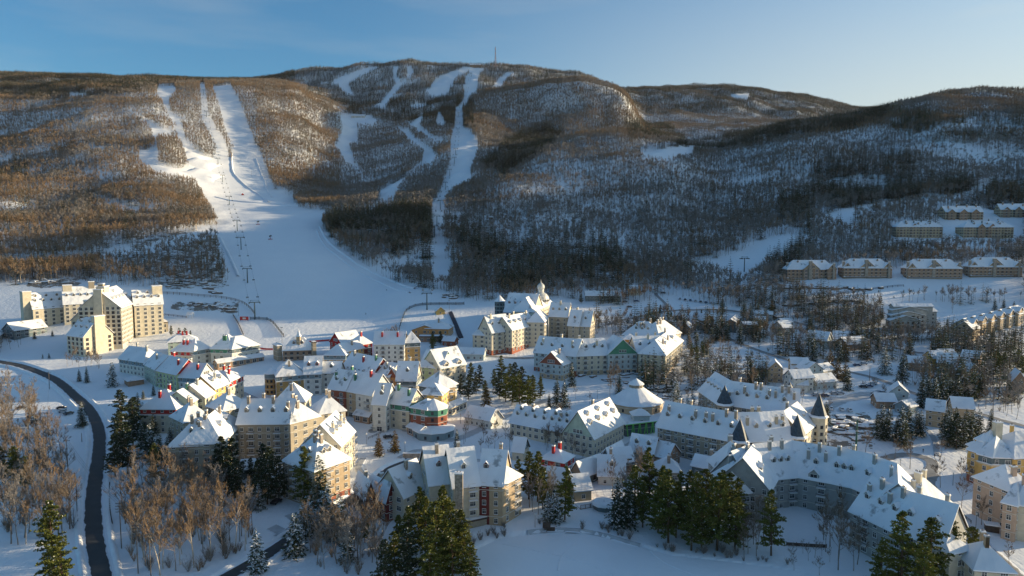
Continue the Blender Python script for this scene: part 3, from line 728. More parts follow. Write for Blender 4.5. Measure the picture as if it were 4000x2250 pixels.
b = nb('sunlit_cream_building', 'cream yellow gabled building with green gables, sunlit roof, beside dark spruces', 'building')
b.wing('T2', (1650, 1110), (1855, 1130), 11, 16, 8, c='lime', gab='green', gc='green')
b.wing('T2', (1855, 1130), (2110, 1085), 11.5, 17, 9, c='cream', bigd=2, balc=1, gc='green')
b = nb('bus_pavilion', 'long low pavilion with sloping snowy roof beside the brick based hotel', 'pavilion')
b.wing('T2', (2045, 985), (2290, 990), 4, 10, 3, c='greyblue')
b = nb('middle_row_house', 'red brown house with long snowy roof behind the front row', 'row house', 'middle row houses')
b.wing('T2', (868, 1118), (1175, 1190), 10.5, 14, 7.5, c='darkred', chim=3, cc=('grey', 'red', 'green'))
b = nb('middle_row_house', 'cream dormered house left of the orange gable', 'row house', 'middle row houses')
b.wing('T2', (1180, 1190), (1345, 1215), 10.5, 13, 6, c='cream', dorm=3, dc='slate', chim=1, cc='grey')
b = nb('orange_gable_house', 'narrow house whose orange brown gable faces the street', 'row house', 'middle row houses')
b.wing('T2', (1315, 1222), (1420, 1226), 10, 12, 5, c='orange', ax='v', gab='brick', gc='brick')
b = nb('middle_row_house', 'white house with grey attic and big blank sunlit gable', 'row house', 'middle row houses')
b.wing('T2', (1412, 1252), (1610, 1254), 11, 15, 8.5, c='cream', band='slate', dorm=1, dc='slate', chim=1, cc='cream', balc=1)
b = nb('corner_mansard_building', 'ochre building with grey mansard attic, round corner and red dormers on the square', 'building')
b.wing('T2', (205, 1212), (480, 1190), 12, 15, 7, roof='hip', c='ochre', band='bluegrey', chim=1, dorm=0)
b.wing('T2', (482, 1188), (652, 1182), 12, 15, 8, c='white', band='bluegrey', dorm=2, dc='red')
b.wing('T2', (655, 1180), (840, 1178), 11, 13, 5, c='white', dorm=1, dc='slate')
turret(b, 'T2', (155, 1190), 3.6, 11.5, 3, 'ochre', 10, band='bluegrey')
b = nb('front_row_house', 'brick orange house with brown attic at the left end of the front row', 'row house', 'front row houses on the square')
b.wing('T2', (728, 1332), (900, 1352), 13, 15, 8, c='brick', chim=2, cc='green', balc=1, dorm=2, dc='green')
b = nb('front_row_house', 'tan house with arched ground floor between brick and white houses', 'row house', 'front row houses on the square')
b.wing('T2', (902, 1354), (1000, 1370), 13, 15, 8, c='tan', arcade=True, chim=1, cc='green')
b = nb('front_row_house', 'white house with dark red chimney and snowy awning roof', 'row house', 'front row houses on the square')
b.wing('T2', (1002, 1372), (1165, 1400), 13.5, 15, 8.5, c='white', chim=1, cc='red', balc=1)
b.wing('U2', (985, 305), (1135, 330), 3.6, 5, 1.6, c='brown', win='b', sp=3)
b = nb('front_row_house', 'narrow white house with tall blank gable beside the green mansard house', 'row house', 'front row houses on the square')
b.wing('U2', (1172, 200), (1305, 208), 13, 14, 8, c='white', dorm=1, dc='slate', chim=1, cc='grey', arcade=True)
b = nb('front_row_house', 'cream house with green mansard attic left of the orange corner building', 'row house', 'front row houses on the square')
b.wing('U2', (1332, 190), (1540, 216), 12, 13, 6, c='cream', band='green', chim=2, cc='green', dorm=0)
b = nb('orange_corner_building', 'orange red octagonal corner building with green mansard and snowy ring porch', 'building')
b.wing('U2', (1556, 236), (1720, 262), 12, 13, 3, roof='hip', c='brick', band='green')
turret(b, 'U2', (1790, 268), 6.5, 12, 4, 'brick', 8, band='green')
turret(b, 'U2', (1790, 505), 9.5, 3.6, 2.2, 'bluegrey', 10, name='porch')
b.wing('U2', (1522, 430), (1650, 470), 3.6, 5, 1.2, c='brown', win='b', sp=3)
b = nb('yellow_mansard_building', 'yellow ochre building with pyramid roof behind the orange corner building', 'building')
b.wing('U2', (1650, 102), (1868, 112), 14, 12, 4, roof='hip', c='yellow')
b.wing('T2', (1640, 1300), (1842, 1335), 13, 14, 6, roof='hip', c='cream', band='slate')
b.wing('T2', (1842, 1335), (2005, 1308), 13, 14, 7, roof='hip', c='yellow', band='tan')
b.wing('U2', (1895, 262), (2118, 172), 4, 5, 1.4, c='cream', win='b', sp=3)
# ---- domed hotel and brick based hotels behind the square, right of the slope
b = nb('domed_hotel', 'red windowed hotel with round turret and silver onion dome under the wooded knoll')
b.wing('T3', (-80, 560), (215, 575), 14, 22, 13, c='cream', band='darkred', dorm=5, dc='darkred', win='w')
b.wing('T3', (215, 560), (410, 470), 14, 16, 9, roof='hip', c='cream', dorm=2)
turret(b, 'T2', (2452, 460), 4.2, 13, 5, 'slate', 10, zoff=0)
b = nb('brick_base_hotel', 'cream hotel with brick ground floor, red turret and long dormered roof')
base_c['brick_base_hotel'] = 'brick'
b.wing('T2', (2180, 792), (2370, 800), 12, 14, 6, roof='hip', c='cream', base=1)
b.wing('T2', (2372, 770), (2576, 745), 15, 15, 10, c='cream', base=1, dorm=3, balc=1, chim=2, cc='cream')
b.wing('T3', (0, 745), (245, 690), 15, 15, 8, c='cream', base=1, dorm=5, balc=1, chim=3, cc='cream')
turret(b, 'T3', (290, 695), 4, 15.5, 6, 'cream', 8, roof=M_RED)
b.wing('T3', (325, 665), (365, 610), 16, 12, 6, roof='hip', c='cream')
b = nb('taupe_hotel', 'taupe hotel with steep roof and cream blank gable right of the red turret')
b.wing('T3', (372, 605), (560, 612), 16, 16, 9, c='taupe', dorm=3, chim=1, balc=1, cc='cream', gab='cream')
b.wing('T3', (562, 695), (672, 702), 12, 14, 10, c='taupe', dorm=1, dc='darkred', chim=1, cc='cream', balc=1)
b.wing('T3', (674, 700), (785, 706), 12, 14, 9.5, c='taupe', dorm=1, gab='cream')
b = nb('green_gable_hotel', 'long pale hotel with green central gable and orange gable wing, facing the camera')
b.wing('T3', (222, 968), (640, 1008), 12, 17, 8.5, c='greyblue', dorm=4, dc='slate', chim=3, cc='cream', balc=1, base=1)
base_c['green_gable_hotel'] = 'tan'
b.wing('T3', (640, 1006), (968, 994), 12, 17, 8.5, c='cream', dorm=4, dc='slate', chim=2, cc='cream', balc=1, base=1)
b.wing('T3', (966, 990), (1260, 980), 12.4, 18, 8.5, ax='v', c='greyblue', gab='green', gc='green', balc=1, base=1, arcade=True)
b.wing('T3', (1262, 976), (1545, 966), 12, 17, 8.5, c='cream', dorm=3, dc='slate', chim=3, cc='cream', balc=1, base=1)
b.wing('T3', (1545, 1000), (1720, 850), 12, 16, 7, roof='hip', c='cream', balc=1, chim=3, dorm=2, base=1)
b.wing('T3', (280, 1075), (510, 1100), 9, 12, 7, ax='v', c='greyblue', gab='brick', gc='brick', balc=1, base=1, chim=1)
b.wing('T3', (1130, 838), (1250, 838), 17, 8, 2.4, roof='hip', c='orange')
b = nb('rear_hip_hotel', 'hotel with broad half sunlit roof behind the green gabled hotel')
b.wing('T3', (1110, 790), (1480, 815), 14, 18, 8, roof='hip', c='greyblue', chim=4, dorm=3, twin=1)
b.wing('T3', (1480, 815), (1700, 770), 14, 16, 8, roof='hip', c='cream', chim=4)
# ---- lodge with the big gable, round hall, cottages
b = nb('gable_lodge', 'long low cream lodge ending in a big sage gable with sunlit dormer roof', 'lodge')
b.wing('U3', (-20, 385), (335, 452), 6, 13, 6.5, c='cream', dorm=4, dc='cream', twin=3, chim=1, sp=2.6)
b.wing('U3', (338, 450), (565, 486), 6.4, 13, 7, c='cream', dorm=3, dc='cream', twin=2, chim=1, sp=2.6)
b.wing('U3', (822, 548), (1125, 388), 8, 15, 10, c='cream', dorm=4, dc='cream', twin=3, chim=1, gab='palegreen', sp=2.6)
b = nb('round_hall', 'round hall with wide conical snowy roof and small cupola', 'hall')
C_, ze_ = turret(b, 'U3', (1245, 232), 13.5, 4.2, 9.5, 'tan', 14, name='hall_drum')
turret(b, 'U3', (1240, 60), 3.6, 3, 3.0, 'stone', 12, name='cupola', win=False, ctr=Vector((C_.x, C_.y, ze_+8.6)))
b = nb('green_terrace', 'terrace pavilion on leaning bright green columns before the round hall', 'pavilion')
R0 = b.wing('U3', (1145, 430), (1440, 395), 4.5, 10, 1, roof='flat', c='slate', nowin=True)
mb = MB()
for i in range(9):
    u = R0['L']*(i+.5)/9; mb.tube((u, -.6, -4.5), (u+(.8 if i % 2 else -.8), -.7, .9), .22, .3, 6, 0)
mb.box(-.5, R0['L']+.5, -.9, -.6, .85, 1.15, 0)
o = mb.build('column', [mat('leaf_green_paint', (.16, .50, .12), .5, .1)], b.root); R0['place'](o, 0, 0, R0['ze'])
b.wing('U3', (1225, 318), (1385, 315), 7.5, 6, 2, roof='hip', c='greyblue')
b = nb('cottage', 'low white cottage with small porch beside the path to the square', 'cottage')
b.wing('U2', (2100, 322), (2350, 368), 4, 9, 4, c='white', sp=2.4, win='s')
b.wing('U2', (2370, 352), (2480, 330), 4, 9, 4, c='white', ax='v', win='s')
b = nb('cottage', 'small cottage with one snowy gable left of the red dormered cottage', 'cottage')
b.wing('U3', (2, 672), (112, 684), 4, 8, 4.5, c='cream', win='s', gab='slate')
b = nb('cottage', 'cottage with red mansard wall and red chimney', 'cottage')
b.wing('U3', (290, 745), (520, 790), 6, 9, 3, roof='hip', c='cream', band='red', chim=2, cc='red')
b = nb('cottage', 'dark gabled cottage with sunlit roof right of the red mansard cottage', 'cottage')
b.wing('U3', (590, 880), (715, 925), 4, 13, 4.5, c='slate', ax='v', gab='brown', win='d')
b = nb('cottage', 'dark green gabled cottage with two roof ridges in the cottage cluster', 'cottage')
b.wing('U3', (885, 760), (1010, 790), 4, 12, 5, c='slate', ax='v', gab='slate', win='d')
b.wing('U3', (1010, 800), (1240, 770), 4.5, 10, 4, c='slate', win='d')
b = nb('cottage', 'whitewashed cottage with steep snowy roof above the pines', 'cottage')
b.wing('U3', (870, 915), (1135, 925), 4, 10, 6, c='white', chim=1, win='s', dorm=1)
b = nb('cottage', 'cream cottage with two small dormers below the long taupe hotel', 'cottage')
b.wing('U3', (1175, 662), (1420, 706), 5, 9, 5.5, c='cream', dorm=2, dc='tan', win='s')
b = nb('cottage', 'plain snowy roofed cottage joined right of the two dormer cottage', 'cottage')
b.wing('U3', (1424, 712), (1562, 748), 4.5, 10, 4.5, c='brown', win='s')
b = nb('cottage', 'low building with snow covered roof just above the tall pines', 'cottage')
b.wing('U3', (1475, 880), (1700, 885), 4, 10, 4, roof='hip', c='taupe', chim=1)
b = nb('cottage', 'long low snow roofed annex left of the curved hotel', 'cottage')
b.wing('U3', (1810, 820), (2110, 880), 4, 10, 3, c='slate', chim=1)
b = nb('cottage', 'low snowy roof half hidden behind tall pine and red building', 'cottage')
b.wing('U3', (330, 985), (520, 1010), 4.5, 10, 4, c='cream', win='s')
b = nb('deck_house', 'small gabled house with long raised timber deck above the lake shore', 'house')
R0 = b.wing('U3', (640, 1075), (800, 1060), 4, 10, 4, c='tan', win='w', gab='brick')
mb = MB(); Ld = 20
mb.box(-1, Ld, -6, -.3, -4.4, -4.2, 0); mb.box(-1, Ld, -5.9, -.4, -4.19, -4.0, 1)
for i in range(12):
    u = -1+i*(Ld+.8)/11; mb.box(u-.08, u+.08, -6.05, -5.9, -8.5, -2.9, 0)
mb.box(-1, Ld, -6.06, -5.94, -3.0, -2.9, 0)
for i in range(70): mb.box(-1+i*.3, -.94+i*.3, -6.02, -5.98, -4, -3, 0)
o = mb.build('deck', [M_WOOD, M_SNOW], b.root); R0['place'](o, 0, 0, R0['ze'], math.radians(8))
b = nb('gazebo_deck', 'small round snowy deck with dark railing beside the timber deck', 'deck')
turret(b, 'U3', (925, 1245), 4.0, 1.8, .5, 'slate', 10, win=False, name='platform')
# ---- long taupe hotel with conical turrets (right centre)
b = nb('turret_hotel', 'long taupe hotel with dark pointed turrets and sunlit entrance wing')
b.sweep('U3', [(1466, 428), (2240, 578), (2576, 572), (2840, 552)], 11.5, 17, 9, [dict(dorm=6, chim=8, c='stone', dc='stone', cc='stone'), dict(dorm=2, chim=3), dict(dorm=2, chim=3)], c='taupe', balc=1, sp=3.1, cc='taupe', dc='taupe')
turret(b, 'U3', (2290, 575), 3.8, 12, 9, 'stone', 8, roof=M_COPPER, k=.15)
turret(b, 'U4', (290, 530), 3.8, 12, 9, 'taupe', 8, roof=M_COPPER, k=.15)
b.wing('U4', (345, 515), (480, 400), 11.5, 16, 8, c='cream', dorm=2, chim=1)
turret(b, 'U4', (508, 345), 3.6, 14.5, 10, 'cream', 8, roof=M_COPPER)
b.wing('U4', (375, 590), (495, 580), 4, 5, 1, roof='flat', c='cream', nowin=True)
b = nb('rear_turret_hotel', 'hotel with curved snowy roof and one dark pointed turret behind the long taupe hotel')
b.sweep('U3', [(1878, 65), (2080, 205), (2190, 210), (2590, 272), (2880, 300)], 12, 17, 9, [dict(dorm=6), dict(), dict(dorm=4, chim=5), dict(dorm=1, chim=4)], c='stone', dc='stone', cc='stone', balc=1)
turret(b, 'U3', (2138, 205), 3.8, 12.5, 9, 'stone', 8, roof=M_COPPER, k=.15)
turret(b, 'U4', (215, 135), 3.2, 12, 7, 'stone', 8, roof=M_COPPER)
# ---- curved hotel in the lower right
b = nb('curved_hotel', 'grey horseshoe shaped hotel around a snowy court, vast blue shaded roof with many dormers')
kw = dict(c='grey', balc=1, cc='grey', dc='grey', sp=3.0)
b.sweep('U4', [(20, 1075), (88, 952), (300, 930), (620, 988), (845, 1036), (975, 1090), (962, 1250)], 11.5, 18, 9.5, [dict(dorm=1), dict(dorm=3, chim=3), dict(dorm=1, bigd=1, chim=3), dict(dorm=3, chim=2), dict(dorm=1, chim=1), dict(dorm=2, chim=2)], **kw)
b.sweep('U4', [(830, 1275), (1240, 1470), (1760, 1640)], 11.5, 18, 9.5, [dict(dorm=3, chim=4), dict(dorm=2, chim=2)], **kw)
b.wing('U4', (1180, 1190), (1560, 1330), 11.5, 17, 9, roof='hip', nowin=True, c='grey', chim=4, cc='cream')
b.wing('U3', (2120, 905), (2420, 900), 11.5, 15, 9, roof='hip', c='grey', chim=3, cc='grey')
b.wing('U3', (2190, 1120), (2540, 1060), 10, 15, 8, roof='hip', c='grey', chim=2, cc='grey')
b.wing('U3', (2400, 1000), (2560, 930), 11.5, 15, 9, c='grey', chim=2, cc='grey', dorm=2)
b = nb('balcony_house', 'cream balconied building end showing among the right foreground pines', 'building')
b.wing('V4', (1830, 935), (2035, 885), 11, 12, 4, roof='hip', c='cream', balc=1, chim=1, cc='cream', railc='w')
b.wing('V4', (2080, 1090), (2480, 1120), 9, 12, 5, roof='hip', c='cream', chim=3, cc='tan')
# ---- yellow and pink hotels at the right edge
b = nb('yellow_hotel', 'bright yellow hotel with brick base, grey mansard and snowy roof at right edge')
base_c['yellow_hotel'] = 'brick'
b.wing('U4', (2015, 655), (2120, 690), 12.5, 16, 7, roof='hip', c='yellow', base=1)
b.wing('U4', (2250, 735), (2470, 740), 12.5, 15, 6, roof='hip', c='yellow', band='slate', base=1, sp=3)
b.wing('U4', (2475, 745), (2900, 720), 12.5, 16, 7, roof='hip', c='yellow', base=1, chim=2, cc='yellow')
b.wing('U4', (2120, 700), (2250, 735), 12.5, 14, 6, roof='hip', c='yellow', band='slate', base=1)
turret(b, 'U4', (2165, 580), 2.6, 16, 2.6, 'yellow', 6)
chimney_at(b, 'U4', (2350, 405), 23, 'cream', 4, 2.6)
b.wing('U4', (2000, 870), (2170, 900), 4, 7, 2.6, roof='hip', c='brown', win='d')
b = nb('pink_hotel', 'pink and cream hotel corner with balconies at the lower right edge')
b.wing('U4', (2362, 1190), (2500, 1225), 12, 14, 5, roof='hip', c='pink', balc=1)
b.wing('U4', (2500, 1210), (2800, 1250), 12, 14, 6, roof='hip', c='cream', balc=1, chim=2, cc='pink')
b.wing('U4', (2450, 1085), (2700, 1060), 14, 14, 6, roof='hip', c='pink', chim=2, cc='pink')
# ---- foreground red and cream building
b = nb('foreground_lodge', 'dark red and cream building with stone chimneys in front of the lake shore pines', 'lodge')
b.wing('U2', (1745, 1015), (1985, 985), 13.5, 17, 10, c='cream', chim=1, dorm=1, dc='darkred', balc=1, railc='w')
b.wing('U2', (1985, 1040), (2245, 1010), 14, 17, 10, c='cream', chim=1, balc=1, railc='w', dorm=1)
b.wing('U2', (2245, 1002), (2345, 1008), 14, 16, 9, c='darkred', dorm=1, dc='darkred')
b.wing('U2', (2347, 1010), (2480, 1018), 14, 16, 9, c='tan', chim=1, balc=1, railc='w')
b.wing('U2', (2480, 1012), (2668, 918), 14, 13, 5, roof='hip', c='tan', balc=1, railc='w', chim=1)
b.wing('U2', (1485, 1140), (1745, 1020), 9, 13, 8, c='cream', chim=1, dorm=1, dc='tan')
b.wing('U2', (1310, 1160), (1400, 1130), 8, 12, 5, c='darkred', ax='v', chim=1)
b.wing('U2', (1105, 1140), (1200, 1120), 8, 12, 5, c='darkred', ax='v', chim=1)
b.wing('U2', (2130, 1395), (2360, 1345), 2.2, 7, 1, roof='flat', c='stone', nowin=True)
chimney_at(b, 'U2', (2036, 925), 20, 'stone', 12, 2.6)
# ---- brown townhouses on the right hillside
lab = ['leftmost of the four brown timber townhouses on the lower hillside terrace', 'second brown timber townhouse from the left on the lower hillside terrace', 'third brown timber townhouse from the left on the lower hillside terrace', 'rightmost of the four brown timber townhouses on the lower hillside terrace']
for (x0, x1, y), lb in zip(((195, 683, 132), (765, 1243, 118), (1415, 1952, 122), (2040, 2556, 106)), lab):
    b = nb('timber_townhouse', lb, 'townhouse', 'brown townhouses on the lower terrace')
    b.wing('T4', (x0, y), (x1, y+2), 9.5, 14, 7.5, roof='hip', c='brown', win='d', sp=3.4, dorm=0, twin=2, dc='brown')
    xm = (x0+x1)/2
    for q, wq, rq in ((x0-8, 84, 4), (xm-80, 160, 6), (x1-76, 84, 4)): b.wing('T4', (q, y-2), (q+wq, y-2), 9.6, 7, rq, ax='v', c='brown', win='b' if wq > 100 else 'd', gab='tan', ov=.5, balc=1, sp=3.2)
    blk(b, b.wing('T4', (x0, y+98), (x1, y+100), .9, 5, 1, roof='flat', c='stone', nowin=True), 0, 1, 0, 1, 0, .5, 'stone')
    chimney_at(b, 'T4', (xm, y-78), 17, 'stone', 15, 2.6); chimney_at(b, 'T4', (x0+8, y-60), 15, 'stone', 12, 1.8); chimney_at(b, 'T4', (x1-8, y-55), 15, 'stone', 12, 1.8)
for (x0, x1, y), lb in zip(((1615, 1962, 1132), (2122, 2500, 1134)), ['left townhouse block of the middle hillside tier, brown with small balconies', 'right townhouse block of the middle hillside tier, brown with small balconies']):
    b = nb('timber_townhouse', lb, 'townhouse', 'brown townhouses on the middle tier')
    b.wing('S3', (x0, y), (x1, y), 11.5, 16, 6, roof='hip', c='tan', win='d', sp=3, balc=1, dorm=3, twin=2, dc='brown', chim=4, cc='slate')
    for q in (x0+110, x0+190): b.wing('S3', (q, y-1), (q+50, y-1), 11.6, 6, 3.4, ax='v', c='brown', win='d')
for (x0, x1, y), lb in zip(((1985, 2270, 1018), (2400, 2700, 1000)), ['brown townhouse with four snowy gables on the top hillside tier', 'brown townhouse cut by the right picture edge on the top hillside tier']):
    b = nb('timber_townhouse', lb, 'townhouse', 'brown townhouses on the top tier')
    b.wing('S3', (x0, y), (x1, y), 9.5, 14, 6.5, c='tan', win='d', sp=3, chim=4, cc='brown', balc=1)
    for q in range(3): b.wing('S3', (x0+20+q*90, y+4), (x0+75+q*90, y+4), 9, 5, 3.4, ax='v', c='brown', win='d')
b = nb('stepped_condo', 'grey terraced condominium with stacked snowy gables on the right slope', 'condominium')
for k, (x0, x1, y, h, r) in enumerate(((1230, 1540, 650, 9.5, 3.4), (1240, 1580, 600, 12, 3.0), (1250, 1600, 548, 15, 2.6), (1265, 1660, 508, 17.5, 1.6))):
    b.wing('T4', (x0, y), (x1, y), h, 6, r, ax='v' if k < 3 else 'u', c='grey', win='d', balc=1, nowin=k > 1)
b.wing('T4', (1620, 560), (1700, 560), 13, 9, 2, c='grey', win='d', balc=1)
b = nb('gable_terrace', 'row of joined beige townhouses with repeated snowy sawtooth gables', 'terrace')
b.wing('T4', (1885, 720), (2060, 738), 8, 14, 5, ax='v', c='tan', win='d')
for k in range(6):
    x = 2062+k*92; y = 705-k*24
    b.wing('T4', (x, y), (x+90, y-20), 8, 13, 4.5, c='tan', win='b', sp=4.5, arcade=False)
    b.wing('T4', (x+5, y-30), (x+45, y-38), 11, 5, 2.5, ax='v', c='tan', nowin=True)
# ---- single houses on the right side
HOUSES = [
 ('T4', (45, 702), (150, 722), 6, 9, 4, 'v', 'grey', 'grey house with steep snowy gable near the road behind spruces'),
 ('T4', (150, 672), (250, 668), 5, 8, 2.5, 'u', 'grey', 'low grey wing with snowy roof right of the steep gabled house'),
 ('T4', (385, 825), (590, 850), 6, 9, 5, 'u', 'greyblue', 'blue grey house with bright ridge behind the roadside spruces'),
 ('T4', (660, 800), (805, 808), 6, 8, 2.6, 'u', 'stone', 'narrow brown house with flat looking snowy roof above the parked cars'),
 ('T4', (620, 850), (750, 858), 4, 8, 2.6, 'u', 'slate', 'low house with snowy roof below the narrow brown house'),
 ('T4', (800, 892), (1010, 876), 4, 11, 4, 'u', 'brown', 'wide roofed brown house half hidden by bushes uphill of the car park'),
 ('T4', (5, 1132), (150, 1140), 8, 9, 4, 'v', 'tan', 'tan house with pointed gable at the left end of the blue villas'),
 ('T4', (238, 1082), (410, 1088), 9, 9, 2.6, 'u', 'tan', 'tan top house of the blue villa cluster'),
 ('T4', (235, 1142), (380, 1150), 6, 9, 3, 'u', 'greyblue', 'pale blue villa with skylights on the left of the cluster'),
 ('T4', (382, 1150), (555, 1140), 8, 9, 4, 'v', 'greyblue', 'blue villa whose broad gable stands in the middle of the cluster'),
 ('T4', (556, 1160), (668, 1140), 6, 9, 3, 'u', 'cream', 'small villa with sunlit roof at the right of the cluster'),
 ('T4', (262, 1232), (460, 1222), 8, 9, 3.6, 'u', 'white', 'white villa with tall windows in front of the cluster'),
 ('T4', (225, 1290), (400, 1300), 4.5, 9, 3, 'u', 'white', 'low white villa wing with skylight roof at the front left'),
 ('T4', (490, 1275), (690, 1255), 4.5, 9, 3.4, 'u', 'greyblue', 'low blue villa wing with snowy roof at the front right'),
 ('T4', (1418, 1068), (1590, 1078), 5.5, 8, 3, 'u', 'brown', 'brown house left of the yellow lit house beside big spruces'),
 ('T4', (1562, 1000), (1665, 1030), 7, 8, 3.6, 'v', 'yellow', 'yellow house with sunlit green edged roof'),
 ('T4', (1706, 1068), (1905, 1085), 6.5, 9, 5, 'u', 'cream', 'beige house with wide snowy roof right of the yellow lit house'),
 ('T4', (1760, 1008), (1905, 1005), 6, 9, 3.4, 'u', 'stone', 'grey roofed house directly behind the beige house'),
 ('T4', (1945, 1010), (2120, 1030), 6, 9, 3.4, 'u', 'brown', 'brown house with long snowy roof near the golden pines'),
 ('T4', (1968, 1075), (2040, 1078), 5, 7, 2, 'u', 'greyblue', 'small blue house with skylight under the long roofed brown house'),
 ('T4', (2010, 1165), (2130, 1150), 5, 9, 4, 'v', 'brown', 'dark brown house with glinting roof ridge among bare trees'),
 ('T4', (2462, 1252), (2600, 1262), 6, 10, 5, 'v', 'brown', 'brown gabled house at the right edge above the dark spruces'),
 ('T4', (1222, 1368), (1415, 1385), 6, 9, 4, 'v', 'greyblue', 'blue grey house with white gable trim beside the car park spruces'),
 ('U4', (1100, 170), (1290, 175), 4, 8, 3, 'u', 'brown', 'low snowy roofed house between car park and twin spruces'),
 ('U4', (1420, 235), (1500, 215), 4, 7, 2.4, 'u', 'bluegrey', 'small dark blue shed house right of the twin spruces'),
 ('U4', (1592, 255), (1770, 278), 8, 9, 4, 'u', 'tan', 'tan two storey house with arched windows above the snowy lawn'),
 ('U4', (1865, 235), (2075, 250), 7, 9, 4, 'u', 'tan', 'tan house with long snowy roof behind the dark spruce clump'),
 ('T3', (1488, 660), (1622, 662), 4, 9, 2.4, 'u', 'slate', 'dark low house with snowy roof above the rear hotel'),
 ('T3', (1640, 598), (1710, 600), 4, 8, 2, 'u', 'slate', 'small snowy roofed house at the foot of the valley road'),
 ('T3', (1812, 625), (1935, 650), 4, 9, 4, 'u', 'brown', 'brown house with pointed snowy roof under the hillside spruces'),
 ('T3', (1690, 715), (1790, 722), 5, 9, 3, 'v', 'brown', 'house with peaked roof partly hidden behind the rear hotel trees'),
 ('T3', (1790, 675), (1830, 690), 4, 7, 2, 'u', 'slate', 'tiny snowy roofed shed below the pointed roofed brown house'),
 ('T3', (2445, 640), (2545, 645), 6, 8, 2, 'u', 'stone', 'square house with skylight roof by the tall dark spruces'),
 ('T3', (2330, 692), (2470, 695), 8, 9, 1.6, 'u', 'slate', 'boxy grey chalet with stacked balconies and flat snowy roof'),
 ('T3', (2450, 582), (2620, 590), 5, 8, 2, 'u', 'grey', 'long grey house with thin snowy roof along the road'),
 ('T3', (2250, 668), (2310, 610), 5, 7, 2, 'u', 'slate', 'dark narrow house seen edge on left of the boxy chalet'),
 ('T3', (740, 400), (1095, 402), 5, 11, 3.5, 'u', 'slate', 'long low maintenance building under bare trees at the knoll foot'),
 ('T3', (1188, 330), (1292, 330), 6, 8, 2.6, 'u', 'cream', 'little cream cabin with two dark dormers at the wooded hill foot'),
 ('T3', (2425, 1125), (2590, 1130), 6, 9, 3.6, 'u', 'bluegrey', 'slate blue house left of the tan pointed gable house'),
 ('U1', (2420, 862), (2600, 850), 3.6, 8, 2.4, 'u', 'slate', 'small snow covered roof among dark trees below the stone lodge'),
]
for t, e0, e1, he, w_, rise, ax, c, lb in HOUSES:
    b = nb('house', lb, 'house', 'single houses on the right side' if t != 'U1' else None)
    b.wing(t, e0, e1, he, w_, rise, ax=ax, c=c, win='s', sp=2.6)
for b in ALLB: b.finish()
# dome on the domed hotel
_b = [q for q in ALLB if q.name == 'domed_hotel'][0]
_p = PX('T3', (290, 470)); _A = at(_p[0], _p[1], 15); _z = _A.z+15
M_DOME = mat('snow_dusted_metal', (.55, .55, .52), .45, .25, .6)
mb = MB(); mb.lathe([(6.2, -3), (6.2, 0), (6.4, .2), (6.6, 2.4), (6.0, 4.6), (4.4, 6.4), (2.6, 7.4), (2.4, 7.8), (2.4, 10.2), (2.9, 10.8), (3.1, 12), (2.6, 13.4), (1.4, 14.6), (.4, 15.3), (.25, 16.5), (.02, 18)], 20)
for i in range(20):
    th = 2*math.pi*i/20; mb.box(6.55*math.cos(th)-.35, 6.55*math.cos(th)+.35, 6.55*math.sin(th)-.35, 6.55*math.sin(th)+.35, .6, 2.0, 1)
o = mb.build('dome', [M_DOME, M_GLASS], _b.root, smooth=False); v_ = Vector((_A.x, _A.y, 0)); v_ = v_+v_.normalized()*7; o.location = (v_.x-_b.o.x, v_.y-_b.o.y, _z-_b.o.z)
ROADS_W = []
def on_road(x, y):
    for pts, w in ROADS_W:
        for (x0, y0), (x1, y1) in zip(pts, pts[1:]):
            dx, dy = x1-x0, y1-y0; t = max(0, min(1, ((x-x0)*dx+(y-y0)*dy)/(dx*dx+dy*dy+1e-9)))
            if (x-x0-t*dx)**2+(y-y0-t*dy)**2 < (w/2+1.0)**2: return True
    return False
# ------------------------------------------------------------------ roads, paths
def road_mat(name, c1, c2, c3=(.72, .74, .78), snow=.5):
    m = bpy.data.materials.new(name); m.use_nodes = True; nt = m.node_tree; N = nt.nodes; L = nt.links; b = N['Principled BSDF']; b.inputs['Roughness'].default_value = .75
    uv = N.new('ShaderNodeAttribute'); uv.attribute_name = 'across'
    geo = N.new('ShaderNodeNewGeometry'); nz = N.new('ShaderNodeTexNoise'); nz.inputs['Scale'].default_value = .35; nz.inputs['Detail'].default_value = 6; L.new(geo.outputs['Position'], nz.inputs['Vector'])
    mx = N.new('ShaderNodeMixRGB'); mx.inputs[1].default_value = (*c1, 1); mx.inputs[2].default_value = (*c2, 1); L.new(nz.outputs['Fac'], mx.inputs[0])
    # snow towards the verges, broken by noise
    ma = N.new('ShaderNodeMath'); ma.operation = 'MULTIPLY_ADD'; L.new(nz.outputs['Fac'], ma.inputs[0]); ma.inputs[1].default_value = snow; L.new(uv.outputs['Fac'], ma.inputs[2])
    rp = N.new('ShaderNodeValToRGB'); rp.color_ramp.elements[0].position = .98; rp.color_ramp.elements[1].position = 1.12; L.new(ma.outputs[0], rp.inputs['Fac'])
    m2 = N.new('ShaderNodeMixRGB'); L.new(rp.outputs['Color'], m2.inputs[0]); L.new(mx.outputs[0], m2.inputs[1]); m2.inputs[2].default_value = (*c3, 1)
    L.new(m2.outputs[0], b.inputs['Base Color']); return m
M_ROAD = road_mat('wet_asphalt', (.030, .033, .036), (.07, .073, .075), snow=.46)
M_ROAD2 = road_mat('slushy_road', (.15, .14, .13), (.42, .42, .42), snow=.62)
M_PATH = road_mat('trodden_path', (.30, .30, .31), (.62, .64, .66), snow=.5)
